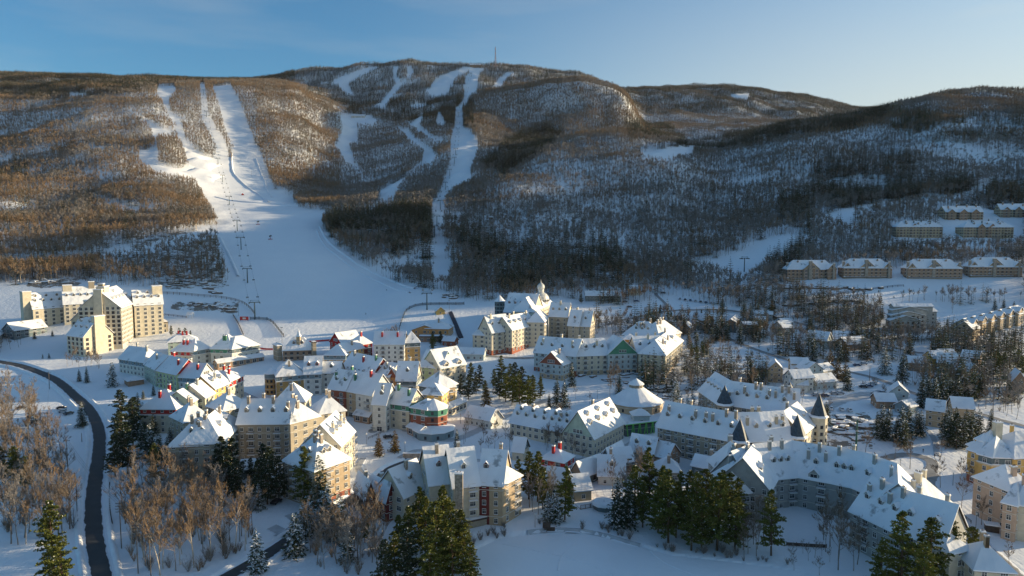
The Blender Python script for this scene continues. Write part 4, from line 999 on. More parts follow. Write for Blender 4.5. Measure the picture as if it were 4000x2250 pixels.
def smooth_line(pts, n=8):
    out = []
    for i in range(len(pts)-1):
        p0 = pts[max(i-1, 0)]; p1 = pts[i]; p2 = pts[i+1]; p3 = pts[min(i+2, len(pts)-1)]
        for k in range(n):
            t = k/n
            out.append(tuple(.5*((2*p1[j])+(-p0[j]+p2[j])*t+(2*p0[j]-5*p1[j]+4*p2[j]-p3[j])*t*t+(-p0[j]+3*p1[j]-3*p2[j]+p3[j])*t**3) for j in range(2)))
    out.append(tuple(pts[-1])); return out
def strip(name, line, w, m, lift=.12, label=None, kind='structure', cross=8, reg=True, closed=False, bank=0.0):
    W = [at(px, py) for px, py in line]; W = smooth_line([(p.x, p.y) for p in W], 10)
    if reg: ROADS_W.append((W[::4]+[W[-1]], w))
    mb = MB(); rows = []; acr = []
    for i, (x, y) in enumerate(W):
        a = W[max(i-1, 0)]; b = W[min(i+1, len(W)-1)]; t = Vector((b[0]-a[0], b[1]-a[1])).normalized(); nx, ny = -t.y, t.x
        row = []
        for k in range(cross+1):
            s = (k/cross-.5)*2; X, Y_ = x+nx*s*w/2, y+ny*s*w/2
            zz = max(tz(X, Y_), tz(x, y)-.4); e = -.35 if k in (0, cross) and not bank else 0
            row.append(len(mb.v)); mb.v.append((X, Y_, zz+lift+e)); acr.append(abs(s))
        rows.append(row)
    for r0, r1 in zip(rows, rows[1:]):
        for k in range(cross): mb.f.append((r0[k], r0[k+1], r1[k+1], r1[k])); mb.m.append(0)
    o = mb.build(name, m, smooth=True)
    # make sure faces look up
    me = o.data
    if me.polygons and me.polygons[0].normal.z < 0: me.flip_normals()
    at_ = me.attributes.new('across', 'FLOAT', 'POINT'); at_.data.foreach_set('value', acr)
    tag(o, label, None, kind=kind); return W
def bank(name, W, off, h, w, label):
    """ploughed snow bank along a road, its height and width varying"""
    mb = MB(); rows = []
    for i, (x, y) in enumerate(W):
        a = W[max(i-1, 0)]; b = W[min(i+1, len(W)-1)]; t = Vector((b[0]-a[0], b[1]-a[1])).normalized(); nx, ny = -t.y, t.x
        r = []; hh = h*(.7+.6*float(vnoise(x*.5, y*.5, 4))); o2 = off+.5*float(vnoise(x*.3, y*.3, 8))-.25
        for q, zf in ((-1, -.3), (-.55, .55), (-.1, 1), (.4, .8), (1, -.3)):
            X, Y_ = x+nx*(o2+q*w/2), y+ny*(o2+q*w/2); r.append(len(mb.v)); mb.v.append((X, Y_, tz(X, Y_)+hh*zf+.1))
        rows.append(r)
    for r0, r1 in zip(rows, rows[1:]):
        for k in range(4): mb.f.append((r0[k], r0[k+1], r1[k+1], r1[k])); mb.m.append(0)
    o = mb.build(name, M_SNOW, smooth=True); tag(o, label, None, kind='structure')
R_MAIN = strip('road', [(-120, 1400), (60, 1425), (200, 1475), (290, 1545), (355, 1610), (385, 1680), (388, 1760), (375, 1850), (365, 1940), (365, 2040), (375, 2140), (400, 2260), (430, 2420)], 6.4, M_ROAD, label='dark wet asphalt road curving down the left side', lift=.2)
bank('snow_bank', R_MAIN, 4.4, .9, 2.2, 'ploughed snow bank along the left side of the road')
bank('snow_bank', R_MAIN, -4.4, .9, 2.2, 'ploughed snow bank along the right side of the road')
R_B = strip('road', [(820, 2290), (960, 2215), (1100, 2130), (1230, 2040), (1380, 1950), (1480, 1870), (1535, 1830), (1600, 1805)], 6.4, M_ROAD, label='dark road climbing from the bottom to the lodge courts', lift=.2)
bank('snow_bank', R_B, 4.2, .8, 1.8, 'snow bank on the upper side of the climbing road')
bank('snow_bank', R_B, -4.2, .8, 1.8, 'snow bank on the lower side of the climbing road')
strip('road', [(1480, 1930), (1520, 1880), (1570, 1835), (1630, 1812), (1700, 1800)], 9, M_ROAD2, label='slushy turning lane beside the stone lodge', lift=.32)
cx, cy = 3540, 1822
strip('road', [(cx+105*math.cos(t), cy+44*math.sin(t)) for t in [2*math.pi*k/16 for k in range(17)]], 6.5, M_ROAD2, label='slushy roundabout in front of the yellow hotel', lift=.2)
strip('road', [(3640, 1850), (3625, 1890), (3650, 1940), (3700, 2000), (3790, 2090), (3900, 2190), (4020, 2300)], 7.5, M_ROAD2, label='slushy road from the roundabout to the bottom right corner', lift=.26)
strip('road', [(2790, 1300), (3050, 1400), (3250, 1440), (3420, 1480), (3560, 1535), (3700, 1580), (3900, 1640), (4060, 1680)], 6, M_ROAD2, label='snowy road crossing the right side of the village', lift=.3)
strip('road', [(2370, 1270), (2450, 1248), (2600, 1218), (2800, 1212), (3000, 1235), (3200, 1285), (3400, 1335), (3560, 1375), (3700, 1390)], 6, M_ROAD2, label='upper valley road behind the houses', lift=.35)
strip('road', [(2600, 1210), (2600, 1190), (2570, 1160), (2560, 1145)], 4, M_ROAD2, label='short drive climbing to the little cream cabin', lift=.3)
strip('road', [(3550, 1560), (3440, 1540), (3350, 1545), (3230, 1590), (3150, 1620)], 9, M_PATH, label='trodden snowy car park lane', lift=.2, reg=False)
strip('path', [(1390, 1640), (1500, 1650), (1620, 1690), (1750, 1720), (1850, 1690), (1990, 1620), (2150, 1560)], 6, M_PATH, label='trodden pedestrian street around the corner building', lift=.2, reg=False)
strip('path', [(1420, 1790), (1400, 1830), (1430, 1860), (1500, 1870)], 3.5, M_PATH, label='stepped path from the square down to the lodge court', lift=.2, reg=False)
strip('path', [(2090, 1780), (2250, 1800), (2420, 1760), (2500, 1700), (2470, 1660)], 5, M_PATH, label='trodden lane between the cottages and the gable lodge', lift=.2, reg=False)

strip('path', [(1560, 1790), (1640, 1760), (1760, 1790), (1880, 1800), (2000, 1790)], 4, M_PATH, label='trodden path behind the foreground lodge', lift=.2, reg=False)
strip('path', [(1060, 1500), (1180, 1480), (1260, 1440), (1290, 1380)], 7, M_PATH, label='trodden street from the slope foot into the village', lift=.2, reg=False)
strip('path', [(860, 1500), (1000, 1560), (1100, 1600)], 5, M_PATH, label='trodden lane beside the sunlit row houses', lift=.2, reg=False)
strip('path', [(3460, 1620), (3560, 1640), (3640, 1700), (3660, 1780)], 3, M_PATH, label='footpath over the lawn above the roundabout', lift=.2, reg=False)
strip('path', [(1880, 1390), (2050, 1400), (2180, 1395), (2330, 1420)], 6, M_ROAD2, label='slushy drive in front of the brick based hotel', lift=.2, reg=False)
strip('path', [(2060, 2080), (2200, 2070), (2330, 2090), (2500, 2130)], 2, M_PATH, label='footpath along the frozen lake', lift=.2, reg=False)
strip('path', [(3050, 1490), (3200, 1545), (3330, 1560), (3450, 1530)], 8, M_PATH, label='ploughed lane of the villa car park', lift=.24, reg=False)
strip('path', [(1130, 2010), (1180, 2050), (1130, 2085), (1060, 2060)], 5, M_PATH, label='curved drive around the parking circle', lift=.2, reg=False)
strip('path', [(1090, 2100), (1200, 2040), (1290, 1990)], 6, M_PATH, label='sunlit ploughed parking strip below the stone lodge', lift=.24, reg=False)

def ridge_line(pts, h, w, label):
    W = [at(*p) for p in pts]; bank('snow_ridge', smooth_line([(p.x, p.y) for p in W], 8), 0, h, w, label)
ridge_line([(1250, 885), (1285, 945), (1380, 1020), (1500, 1085), (1620, 1128)], 1.2, 4, 'groomed snow ridge along the forest side of the big slope')
ridge_line([(1238, 900), (1270, 960), (1370, 1040), (1490, 1105), (1600, 1145)], .9, 3, 'second groomed ridge inside the forest side ridge')
ridge_line([(905, 600), (915, 680), (1010, 760), (1050, 790)], 1.6, 5, 'snow ridge on the upper left run by the park')
ridge_line([(1000, 620), (1030, 700), (1060, 770)], 1.2, 4, 'snow ridge close to the spur edge of the left run')
ridge_line([(840, 770), (960, 790), (1100, 800), (1250, 806)], 1.5, 5, 'long snow step across the foot of the left runs')
ridge_line([(860, 930), (900, 1010), (930, 1080)], 1.2, 4, 'snow ridge along the left edge of the big slope')

for pts, lb in (([(1960, 2130), (2100, 2160), (2260, 2200), (2400, 2260)], 'thin ski track crossing the frozen lake'), ([(2540, 2160), (2600, 2210), (2720, 2260)], 'short snowshoe track on the frozen lake'), ([(2180, 2240), (2195, 2180), (2250, 2120)], 'footprints leading from the lake path over the ice')):
    W = [at(*p) for p in pts]; W = smooth_line([(p.x, p.y) for p in W], 8); mb = MB()
    for a, b in zip(W, W[1:]):
        d = Vector((b[0]-a[0], b[1]-a[1], 0)).normalized(); n = Vector((-d.y, d.x, 0))*.28; A = Vector((a[0], a[1], .035)); B = Vector((b[0], b[1], .035)); U = Vector((0, 0, .10))
        mb.hexa([A-n, B-n, B+n, A+n, A-n*.6+U, B-n*.6+U, B+n*.6+U, A+n*.6+U])
    o = mb.build('path', M_SNOW); tag(o, lb, None, kind='structure')
# ------------------------------------------------------------------ tree materials
def tree_mat(name, c1, c2, rough=.85, trans=0.0):
    m = bpy.data.materials.new(name); m.use_nodes = True; nt = m.node_tree; b = nt.nodes['Principled BSDF']
    b.inputs['Roughness'].default_value = rough; b.inputs['Specular IOR Level'].default_value = .15
    oi = nt.nodes.new('ShaderNodeObjectInfo'); geo = nt.nodes.new('ShaderNodeNewGeometry')
    nz = nt.nodes.new('ShaderNodeTexNoise'); nz.inputs['Scale'].default_value = .5; nz.inputs['Detail'].default_value = 3
    nt.links.new(geo.outputs['Position'], nz.inputs['Vector'])
    ad = nt.nodes.new('ShaderNodeMath'); ad.operation = 'ADD'; nt.links.new(oi.outputs['Random'], ad.inputs[0]); nt.links.new(nz.outputs['Fac'], ad.inputs[1])
    ml = nt.nodes.new('ShaderNodeMath'); ml.operation = 'MULTIPLY'; nt.links.new(ad.outputs[0], ml.inputs[0]); ml.inputs[1].default_value = .6
    mx = nt.nodes.new('ShaderNodeMixRGB'); mx.inputs[1].default_value = (*c1, 1); mx.inputs[2].default_value = (*c2, 1)
    nt.links.new(ml.outputs[0], mx.inputs[0]); nt.links.new(mx.outputs[0], b.inputs['Base Color'])
    return m
M_BARK = tree_mat('grey_brown_bark', (.14, .115, .095), (.28, .23, .19))
M_BIRCH = tree_mat('pale_birch_bark', (.40, .33, .25), (.55, .47, .37))
M_TWIG = tree_mat('brown_twigs', (.15, .112, .082), (.245, .185, .132))
M_TWIG2 = tree_mat('grey_twigs', (.19, .17, .155), (.30, .265, .235))
M_TWIGR = tree_mat('rusty_twigs', (.20, .138, .088), (.30, .205, .125))
M_PINE = tree_mat('pine_needles', (.06, .08, .02), (.19, .19, .04))
M_SPRUCE = tree_mat('spruce_needles', (.03, .048, .028), (.075, .09, .042))
M_CEDAR = tree_mat('cedar_foliage', (.09, .065, .022), (.17, .11, .035))
M_FROST = tree_mat('frosted_needles', (.09, .10, .10), (.34, .35, .36))
M_PBARK = tree_mat('pine_bark', (.07, .045, .03), (.13, .09, .06))
def tri(mb, a, b, c, m=0):
    n = len(mb.v); mb.v += [a, b, c]; mb.f.append((n, n+1, n+2)); mb.m.append(m)
def bare_tree(seed, h, lod=0, birch=False, spread=1.0):
    rs = random.Random(seed); tk = MB(); cr = MB()
    def twig(p, d, L, w):
        s = Vector((rs.gauss(0, 1), rs.gauss(0, 1), rs.gauss(0, 1))).cross(d).normalized()*w
        e = p+d*L; tri(cr, tuple(p-s), tuple(p+s), tuple(e))
    def branch(p, d, L, r, dep, mb):
        n = 2 if lod == 0 else 1; q = p
        for i in range(n):
            d2 = (d+Vector((rs.gauss(0, .12), rs.gauss(0, .12), .10))).normalized()
            e = q+d2*(L/n); mb.tube(q, e, r*(1-.4*i/n), r*(1-.4*(i+1)/n), 4 if lod == 0 and dep < 2 else 3, 0, False); q = e; d = d2
        if dep >= (3 if lod == 0 else 1):
            for k in range(10 if lod == 0 else 17):
                t = rs.uniform(.15, 1); o = p.lerp(q, t)
                td = (d*rs.uniform(.5, 1)+Vector((rs.gauss(0, .5), rs.gauss(0, .5), rs.gauss(.35, .3)))).normalized()
                twig(o, td, L*rs.uniform(.5, 1.0)*(.9 if lod == 0 else 1.0), (.026 if lod == 0 else .095))
            return
        nb_ = {0: (4, 3, 4), 1: (7,)}[min(lod, 1)][min(dep, 2 if lod == 0 else 0)]
        for k in range(nb_):
            t = rs.uniform(.35, 1) if k else 1; o = p.lerp(q, t)
            a = rs.uniform(0, 6.28); sp = rs.uniform(.35, .8)*spread
            nd = (d+Vector((math.cos(a)*sp, math.sin(a)*sp, rs.uniform(-.05, .35)))).normalized()
            branch(o, nd, L*rs.uniform(.5, .75), r*.55, dep+1, mb if dep < 1 else cr)
    r0 = h*.0125; p = Vector((0, 0, -.6)); d = Vector((rs.gauss(0, .04), rs.gauss(0, .04), 1)).normalized()
    nseg = 6 if lod == 0 else 3; H0 = h*.78
    for i in range(nseg):
        d = (d+Vector((rs.gauss(0, .05), rs.gauss(0, .05), .05))).normalized(); e = p+d*(H0/nseg)
        tk.tube(p, e, r0*(1-.8*i/nseg), r0*(1-.8*(i+1)/nseg), 5 if lod == 0 else 3, 0, False)
        if i >= (nseg*.4):
            for k in range(3 if lod == 0 else 5):
                a = rs.uniform(0, 6.28); o = p.lerp(e, rs.random()); up = .75 if i < nseg-1 else 1.2
                L = h*rs.uniform(.16, .27)*(1.15-.5*i/nseg)
                branch(o, Vector((math.cos(a)*spread*.8, math.sin(a)*spread*.8, up)).normalized(), L, r0*.35, 1, tk if lod == 0 else cr)
        p = e
    branch(p, d, h*.2, r0*.22, 1, cr)
    return tk, cr
def spruce(seed, h, lod=0, fat=.24, snow=.12, top=1.0):
    """narrow conifer built from whorls of drooping boughs; crown material 0 needles, 1 snow"""
    rs = random.Random(seed); tk = MB(); cr = MB()
    tk.tube((0, 0, -.6), (0, 0, h*.55), h*.016, h*.009, 6 if lod == 0 else 3, 0, False); tk.tube((0, 0, h*.55), (0, 0, h*.99), h*.009, .02, 4 if lod == 0 else 3, 0, False)
    nw = int(h*(1.7 if lod == 0 else .75)); z0 = h*rs.uniform(.06, .14)
    for i in range(nw):
        f = i/(nw-1.0); z = z0+(h-z0)*f
        R_ = h*fat*(1-f)**.85*rs.uniform(.78, 1.12)+.18
        nbr = (9 if lod == 0 else 6) if f < .8 else 5
        a0 = rs.uniform(0, 6.28)
        for k in range(nbr):
            a = a0+6.283*k/nbr+rs.gauss(0, .18); L = R_*rs.uniform(.65, 1.18)
            dx, dy = math.cos(a), math.sin(a); sl = -.28-.35*(1-f)*rs.uniform(.4, 1.2)+.5*f
            ns = max(2, int(L/(.42 if lod == 0 else 1.1)))
            for s_ in range(ns):
                t = (s_+.6)/ns; px_, py_, pz = dx*L*t, dy*L*t, z+sl*L*t+.1*L*t*t
                w = (.55 if lod == 0 else 1.0)*(1.15-.5*t)*min(1.2, .3+L*.35); l2 = L/ns*1.3+.15
                for q in range(2 if lod == 0 else 1):
                    an = a+rs.gauss(0, .55); ex, ey = math.cos(an), math.sin(an)
                    j = rs.gauss(0, .1); dr = rs.uniform(-.35, .05)
                    P = Vector((px_+rs.gauss(0, .08), py_+rs.gauss(0, .08), pz+j)); T = Vector((ex*l2, ey*l2, dr*l2)); S = Vector((-ey*w*.5, ex*w*.5, rs.gauss(0, .12)))
                    m = 1 if rs.random() < snow else 0
                    if m: P.z += .06
                    n = len(cr.v); cr.v += [tuple(P-S), tuple(P+T*.55-S*.35), tuple(P+T), tuple(P+T*.55+S*.35), tuple(P+S)]; cr.f.append((n, n+1, n+2, n+3, n+4)); cr.m.append(m)
    return tk, cr
def pine(seed, h, lod=0, z_low=.17, wide=.25, snow=.025):
    """eastern white pine: irregular tiers of long upswept boughs carrying needle plumes"""
    rs = random.Random(seed); tk = MB(); cr = MB()
    lean = Vector((rs.gauss(0, .02), rs.gauss(0, .02), 1))
    def ax(z): return Vector((lean.x*z, lean.y*z, z))
    tk.tube(ax(-.8), ax(h*.5), h*.017, h*.011, 7, 0, False); tk.tube(ax(h*.5), ax(h*.98), h*.011, .04, 5, 0, False)
    nt_ = int(h*.8); 
    for i in range(nt_):
        f = i/(nt_-1.0); z = h*(z_low+(1-z_low)*f)
        R_ = h*wide*((1-f)**.58)*rs.uniform(.6, 1.15)+.45
        if f < .12: R_ *= .7+f*2.5
        for k in range(rs.choice((5, 6, 7))):
            a = rs.uniform(0, 6.28); L = R_*rs.uniform(.55, 1.15); up = rs.uniform(-.12, .16)+.42*f
            dx, dy = math.cos(a), math.sin(a)
            o = ax(z+rs.gauss(0, .15)); e = o+Vector((dx*L, dy*L, up*L)); tk.tube(o, e, .05+L*.012, .02, 3, 0, False)
            ns = max(3, int(L/.55))
            for s_ in range(ns):
                t = .28+.75*(s_+.5)/ns; c = o.lerp(e, t)+Vector((rs.gauss(0, .3), rs.gauss(0, .3), rs.gauss(.12, .15)))*min(1, L/3)
                r = rs.uniform(.7, 1.15)*(1.1-.3*t)
                for q in range(12):
                    th = rs.uniform(0, 6.28); el = rs.uniform(-.25, .9)
                    dv = Vector((math.cos(th)*math.cos(el)+dx*.6, math.sin(th)*math.cos(el)+dy*.6, math.sin(el)+.15)).normalized()
                    sv = dv.cross(Vector((rs.gauss(0, 1), rs.gauss(0, 1), rs.gauss(0, 1)))).normalized()*r*rs.uniform(.16, .26)
                    p0 = c+dv*r*.05; p1 = c+dv*r
                    m = 1 if rs.random() < snow else 0
                    n = len(cr.v); cr.v += [tuple(p0), tuple(p0.lerp(p1, .6)-sv), tuple(p1), tuple(p0.lerp(p1, .6)+sv)]; cr.f.append((n, n+1, n+2, n+3)); cr.m.append(m)
    return tk, cr
def shrub(seed, h, m=0):
    rs = random.Random(seed); mb = MB()
    for k in range(26):
        a = rs.uniform(0, 6.28); d = Vector((math.cos(a)*rs.uniform(.1, .7), math.sin(a)*rs.uniform(.1, .7), 1)).normalized(); L = h*rs.uniform(.5, 1)
        p = Vector((rs.gauss(0, .12), rs.gauss(0, .12), -.1)); e = p+d*L; mb.tube(p, e, .03, .012, 3, 0, False)
        for q in range(12):
            o = p.lerp(e, rs.uniform(.25, 1)); td = (d+Vector((rs.gauss(0, .5), rs.gauss(0, .5), rs.gauss(.1, .3)))).normalized(); s = Vector((rs.gauss(0, 1), rs.gauss(0, 1), 0)).normalized()*.025
            tri(mb, tuple(o-s), tuple(o+s), tuple(o+td*L*rs.uniform(.2, .45)))
    return mb
# ------------------------------------------------------------------ tree library: (trunk mesh, crown mesh, native height)
LIB = {}
def lib(key, gen, h, tmat, cmats, smooth=False):
    t, c = gen; LIB.setdefault(key, []).append((t.mesh('trunk', tmat), c.mesh('crown', cmats), h))
for s in range(4): lib('bare', bare_tree(10+s, 14), 14, M_BARK, [M_TWIG])
for s in range(3): lib('grey', bare_tree(20+s, 13, spread=.8), 13, M_BARK, [M_TWIG2])
for s in range(3): lib('birch', bare_tree(30+s, 14, spread=.7), 14, M_BIRCH, [M_TWIGR])
for s in range(2): lib('round', bare_tree(40+s, 9, spread=1.25), 9, M_BARK, [M_TWIG])
for s in range(3): lib('spruce', spruce(50+s, 15), 15, M_PBARK, [M_SPRUCE, M_SNOW])
for s in range(2): lib('snowspruce', spruce(60+s, 12, snow=.38, fat=.27), 12, M_PBARK, [M_SPRUCE, M_SNOW])
for s in range(4): lib('pine', pine(70+s, 24), 24, M_PBARK, [M_PINE, M_SNOW])
for s in range(2): lib('darkpine', pine(80+s, 20, z_low=.14, wide=.25, snow=.05), 20, M_PBARK, [M_SPRUCE, M_SNOW])
for s in range(2): lib('cedar', spruce(90+s, 9, fat=.30, snow=.01), 9, M_PBARK, [M_CEDAR, M_SNOW])
TREE_POS = []
def tree(kind, x, y, h, label, cat, group, var=None, rz=None):
    v = LIB[kind]; i = (int(abs(x)*7.3+abs(y)*3.1) if var is None else var) % len(v); tm, cm, h0 = v[i]
    nm = {'bare': 'bare_tree', 'grey': 'bare_tree', 'birch': 'birch_tree', 'round': 'bare_tree', 'spruce': 'spruce_tree', 'snowspruce': 'spruce_tree', 'pine': 'pine_tree', 'darkpine': 'pine_tree', 'cedar': 'cedar_tree'}[kind]
    z = tz(x, y); e = empty(nm, (x, y, z), (x*3.7+y*1.3) % 6.28 if rz is None else rz)
    s = h/h0; ws = s*(.9+.25*(((x*12.9+y*78.2) % 1+1) % 1)); e.scale = (ws, ws, s); tag(e, label, cat, group)
    link(bpy.data.objects.new('trunk', tm), e); link(bpy.data.objects.new('crown', cm), e)
    TREE_POS.append((x, y)); return e
def tree_px(kind, px, py, h, label, cat='tree', group=None, var=None):
    p = at(px, py); return tree(kind, p.x, p.y, h, label, cat, group, var)
def foot_clear(x, y, pad=0):
    x = np.asarray(x, float); y = np.asarray(y, float); ok = np.ones(x.shape, bool)
    for q in FOOT:
        qx = [c[0] for c in q]; qy = [c[1] for c in q]
        m = (x > min(qx)) & (x < max(qx)) & (y > min(qy)) & (y < max(qy)) & ok
        if m.any(): ok[m] &= ~inpoly(x[m], y[m], q)
    return ok
def grove(poly, n, kinds, hs, label, cat, group, seed=1, mind=2.2, check=True):
    """n trees whose feet fall inside a photo polygon"""
    rs = random.Random(seed); xs = [p[0] for p in poly]; ys = [p[1] for p in poly]; k = 0; tr = 0
    while k < n and tr < n*40:
        tr += 1; px, py = rs.uniform(min(xs), max(xs)), rs.uniform(min(ys), max(ys))
        if not bool(inpoly(px, py, poly)): continue
        p = at(px, py)
        if check and not bool(foot_clear([p.x], [p.y])[0]): continue
        if any((p.x-a)**2+(p.y-b_)**2 < mind*mind for a, b_ in TREE_POS): continue
        if on_road(p.x, p.y): continue
        kd = rs.choice(kinds); tree(kd, p.x, p.y, rs.uniform(*hs), label[kd] if isinstance(label, dict) else label, cat, group, rs.randrange(8), rs.uniform(0, 6.28)); k += 1
# ------------------------------------------------------------------ far forest: thousands of trees, one object per kind
CONIF = [
 ([(1265, 850), (1500, 825), (1700, 830), (1700, 945), (1560, 950), (1400, 930), (1290, 930)], .8), ([(1740, 880), (1900, 890), (1960, 1000), (1900, 1040), (1800, 980)], .5), ([(1900, 950), (2420, 960), (2440, 1120), (1960, 1140)], .34),
 ([(1480, 900), (1640, 880), (1700, 960), (1680, 1080), (1560, 1060)], .7),
 ([(1870, 650), (1980, 560), (2130, 500), (2210, 525), (2120, 600), (1960, 700)], .9), ([(2560, 580), (2800, 530), (3100, 480), (3250, 450), (3480, 415), (3520, 470), (3250, 520), (2900, 580), (2640, 620)], .8),
 ([(3480, 420), (4000, 470), (4000, 560), (3600, 560), (3450, 480)], .45), ([(0, 330), (620, 300), (620, 345), (300, 395), (0, 385)], .6), ([(0, 285), (1320, 280), (1320, 318), (0, 330)], .85),
 ([(1440, 360), (1700, 380), (1850, 400), (1850, 500), (1700, 500), (1560, 480), (1340, 440)], .75), ([(0, 620), (110, 640), (110, 700), (0, 710)], .6), ([(3180, 620), (3560, 600), (3620, 800), (3300, 820), (3150, 740)], .35),
 ([(2940, 960), (3130, 960), (3130, 1080), (2940, 1060)], .45), ([(2440, 300), (2560, 380), (2600, 340), (3300, 400), (3300, 430), (2900, 370), (2440, 360)], .7), ([(2440, 480), (2620, 490), (2700, 560), (2450, 540)], .6), ([(3600, 700), (4000, 740), (4000, 830), (3800, 820)], .3),
 ([(3040, 780), (3180, 760), (3180, 900), (3040, 880)], .4), ([(2900, 1150), (4000, 1190), (4000, 1650), (2450, 1600), (2450, 1240), (2900, 1240)], .26),
]
DENS = [
  ([(1900, 680), (2400, 560), (3500, 500), (4000, 560), (4000, 1000), (3000, 1130), (1900, 1180)], .52), ([(1270, 830), (1900, 830), (1900, 1180), (1270, 960)], .7),
 ([(1760, 860), (2450, 830), (2500, 900), (2440, 1120), (2100, 1120), (1850, 1060)], .40), ([(400, 900), (900, 880), (920, 1160), (400, 1160)], .34), ([(1800, 340), (2400, 330), (2540, 470), (2500, 540), (1820, 500)], 1.0), ([(0, 870), (300, 860), (300, 1000), (0, 1000)], .5),
 ([(3200, 600), (4000, 560), (4000, 760), (3200, 820)], .6), ([(1050, 370), (1200, 400), (1290, 500), (1180, 540), (1050, 450)], 1.0), ([(2900, 1140), (4000, 1170), (4000, 1340), (2900, 1320)], .6), ([(2440, 950), (3060, 980), (3060, 1160), (2440, 1180)], .6),
]
FOREST_EDGE = [(-1500, 1040), (-200, 1090), (60, 1110), (140, 1100), (350, 1090), (430, 1110), (860, 1125), (930, 1080), (1255, 890), (1300, 960), (1420, 1040), (1500, 1085), (1600, 1112), (1700, 1128), (1850, 1180), (1930, 1185), (2060, 1180), (2160, 1165), (2300, 1180), (2420, 1200), (2500, 1180), (2620, 1150), (2800, 1190), (2950, 1215), (3050, 1260), (3200, 1310), (3400, 1340), (3700, 1350), (4100, 1330), (6500, 1300)]
EXTRA = [[(3540, 1430), (3980, 1430), (3990, 1640), (3860, 1640), (3560, 1510)], [(3620, 1330), (3990, 1330), (3990, 1430), (3650, 1400)], [(2640, 1440), (3000, 1450), (3000, 1540), (2700, 1550)], [(3000, 1320), (3560, 1345), (3560, 1420), (3000, 1400)],
         [(2500, 1240), (3000, 1260), (3000, 1340), (2560, 1330)], [(2480, 1430), (2640, 1440), (2660, 1560), (2500, 1540)], [(2030, 1290), (2180, 1300), (2540, 1320), (2560, 1280), (2400, 1250)], [(1500, 1345), (1560, 1330), (1560, 1380), (1500, 1390)]]
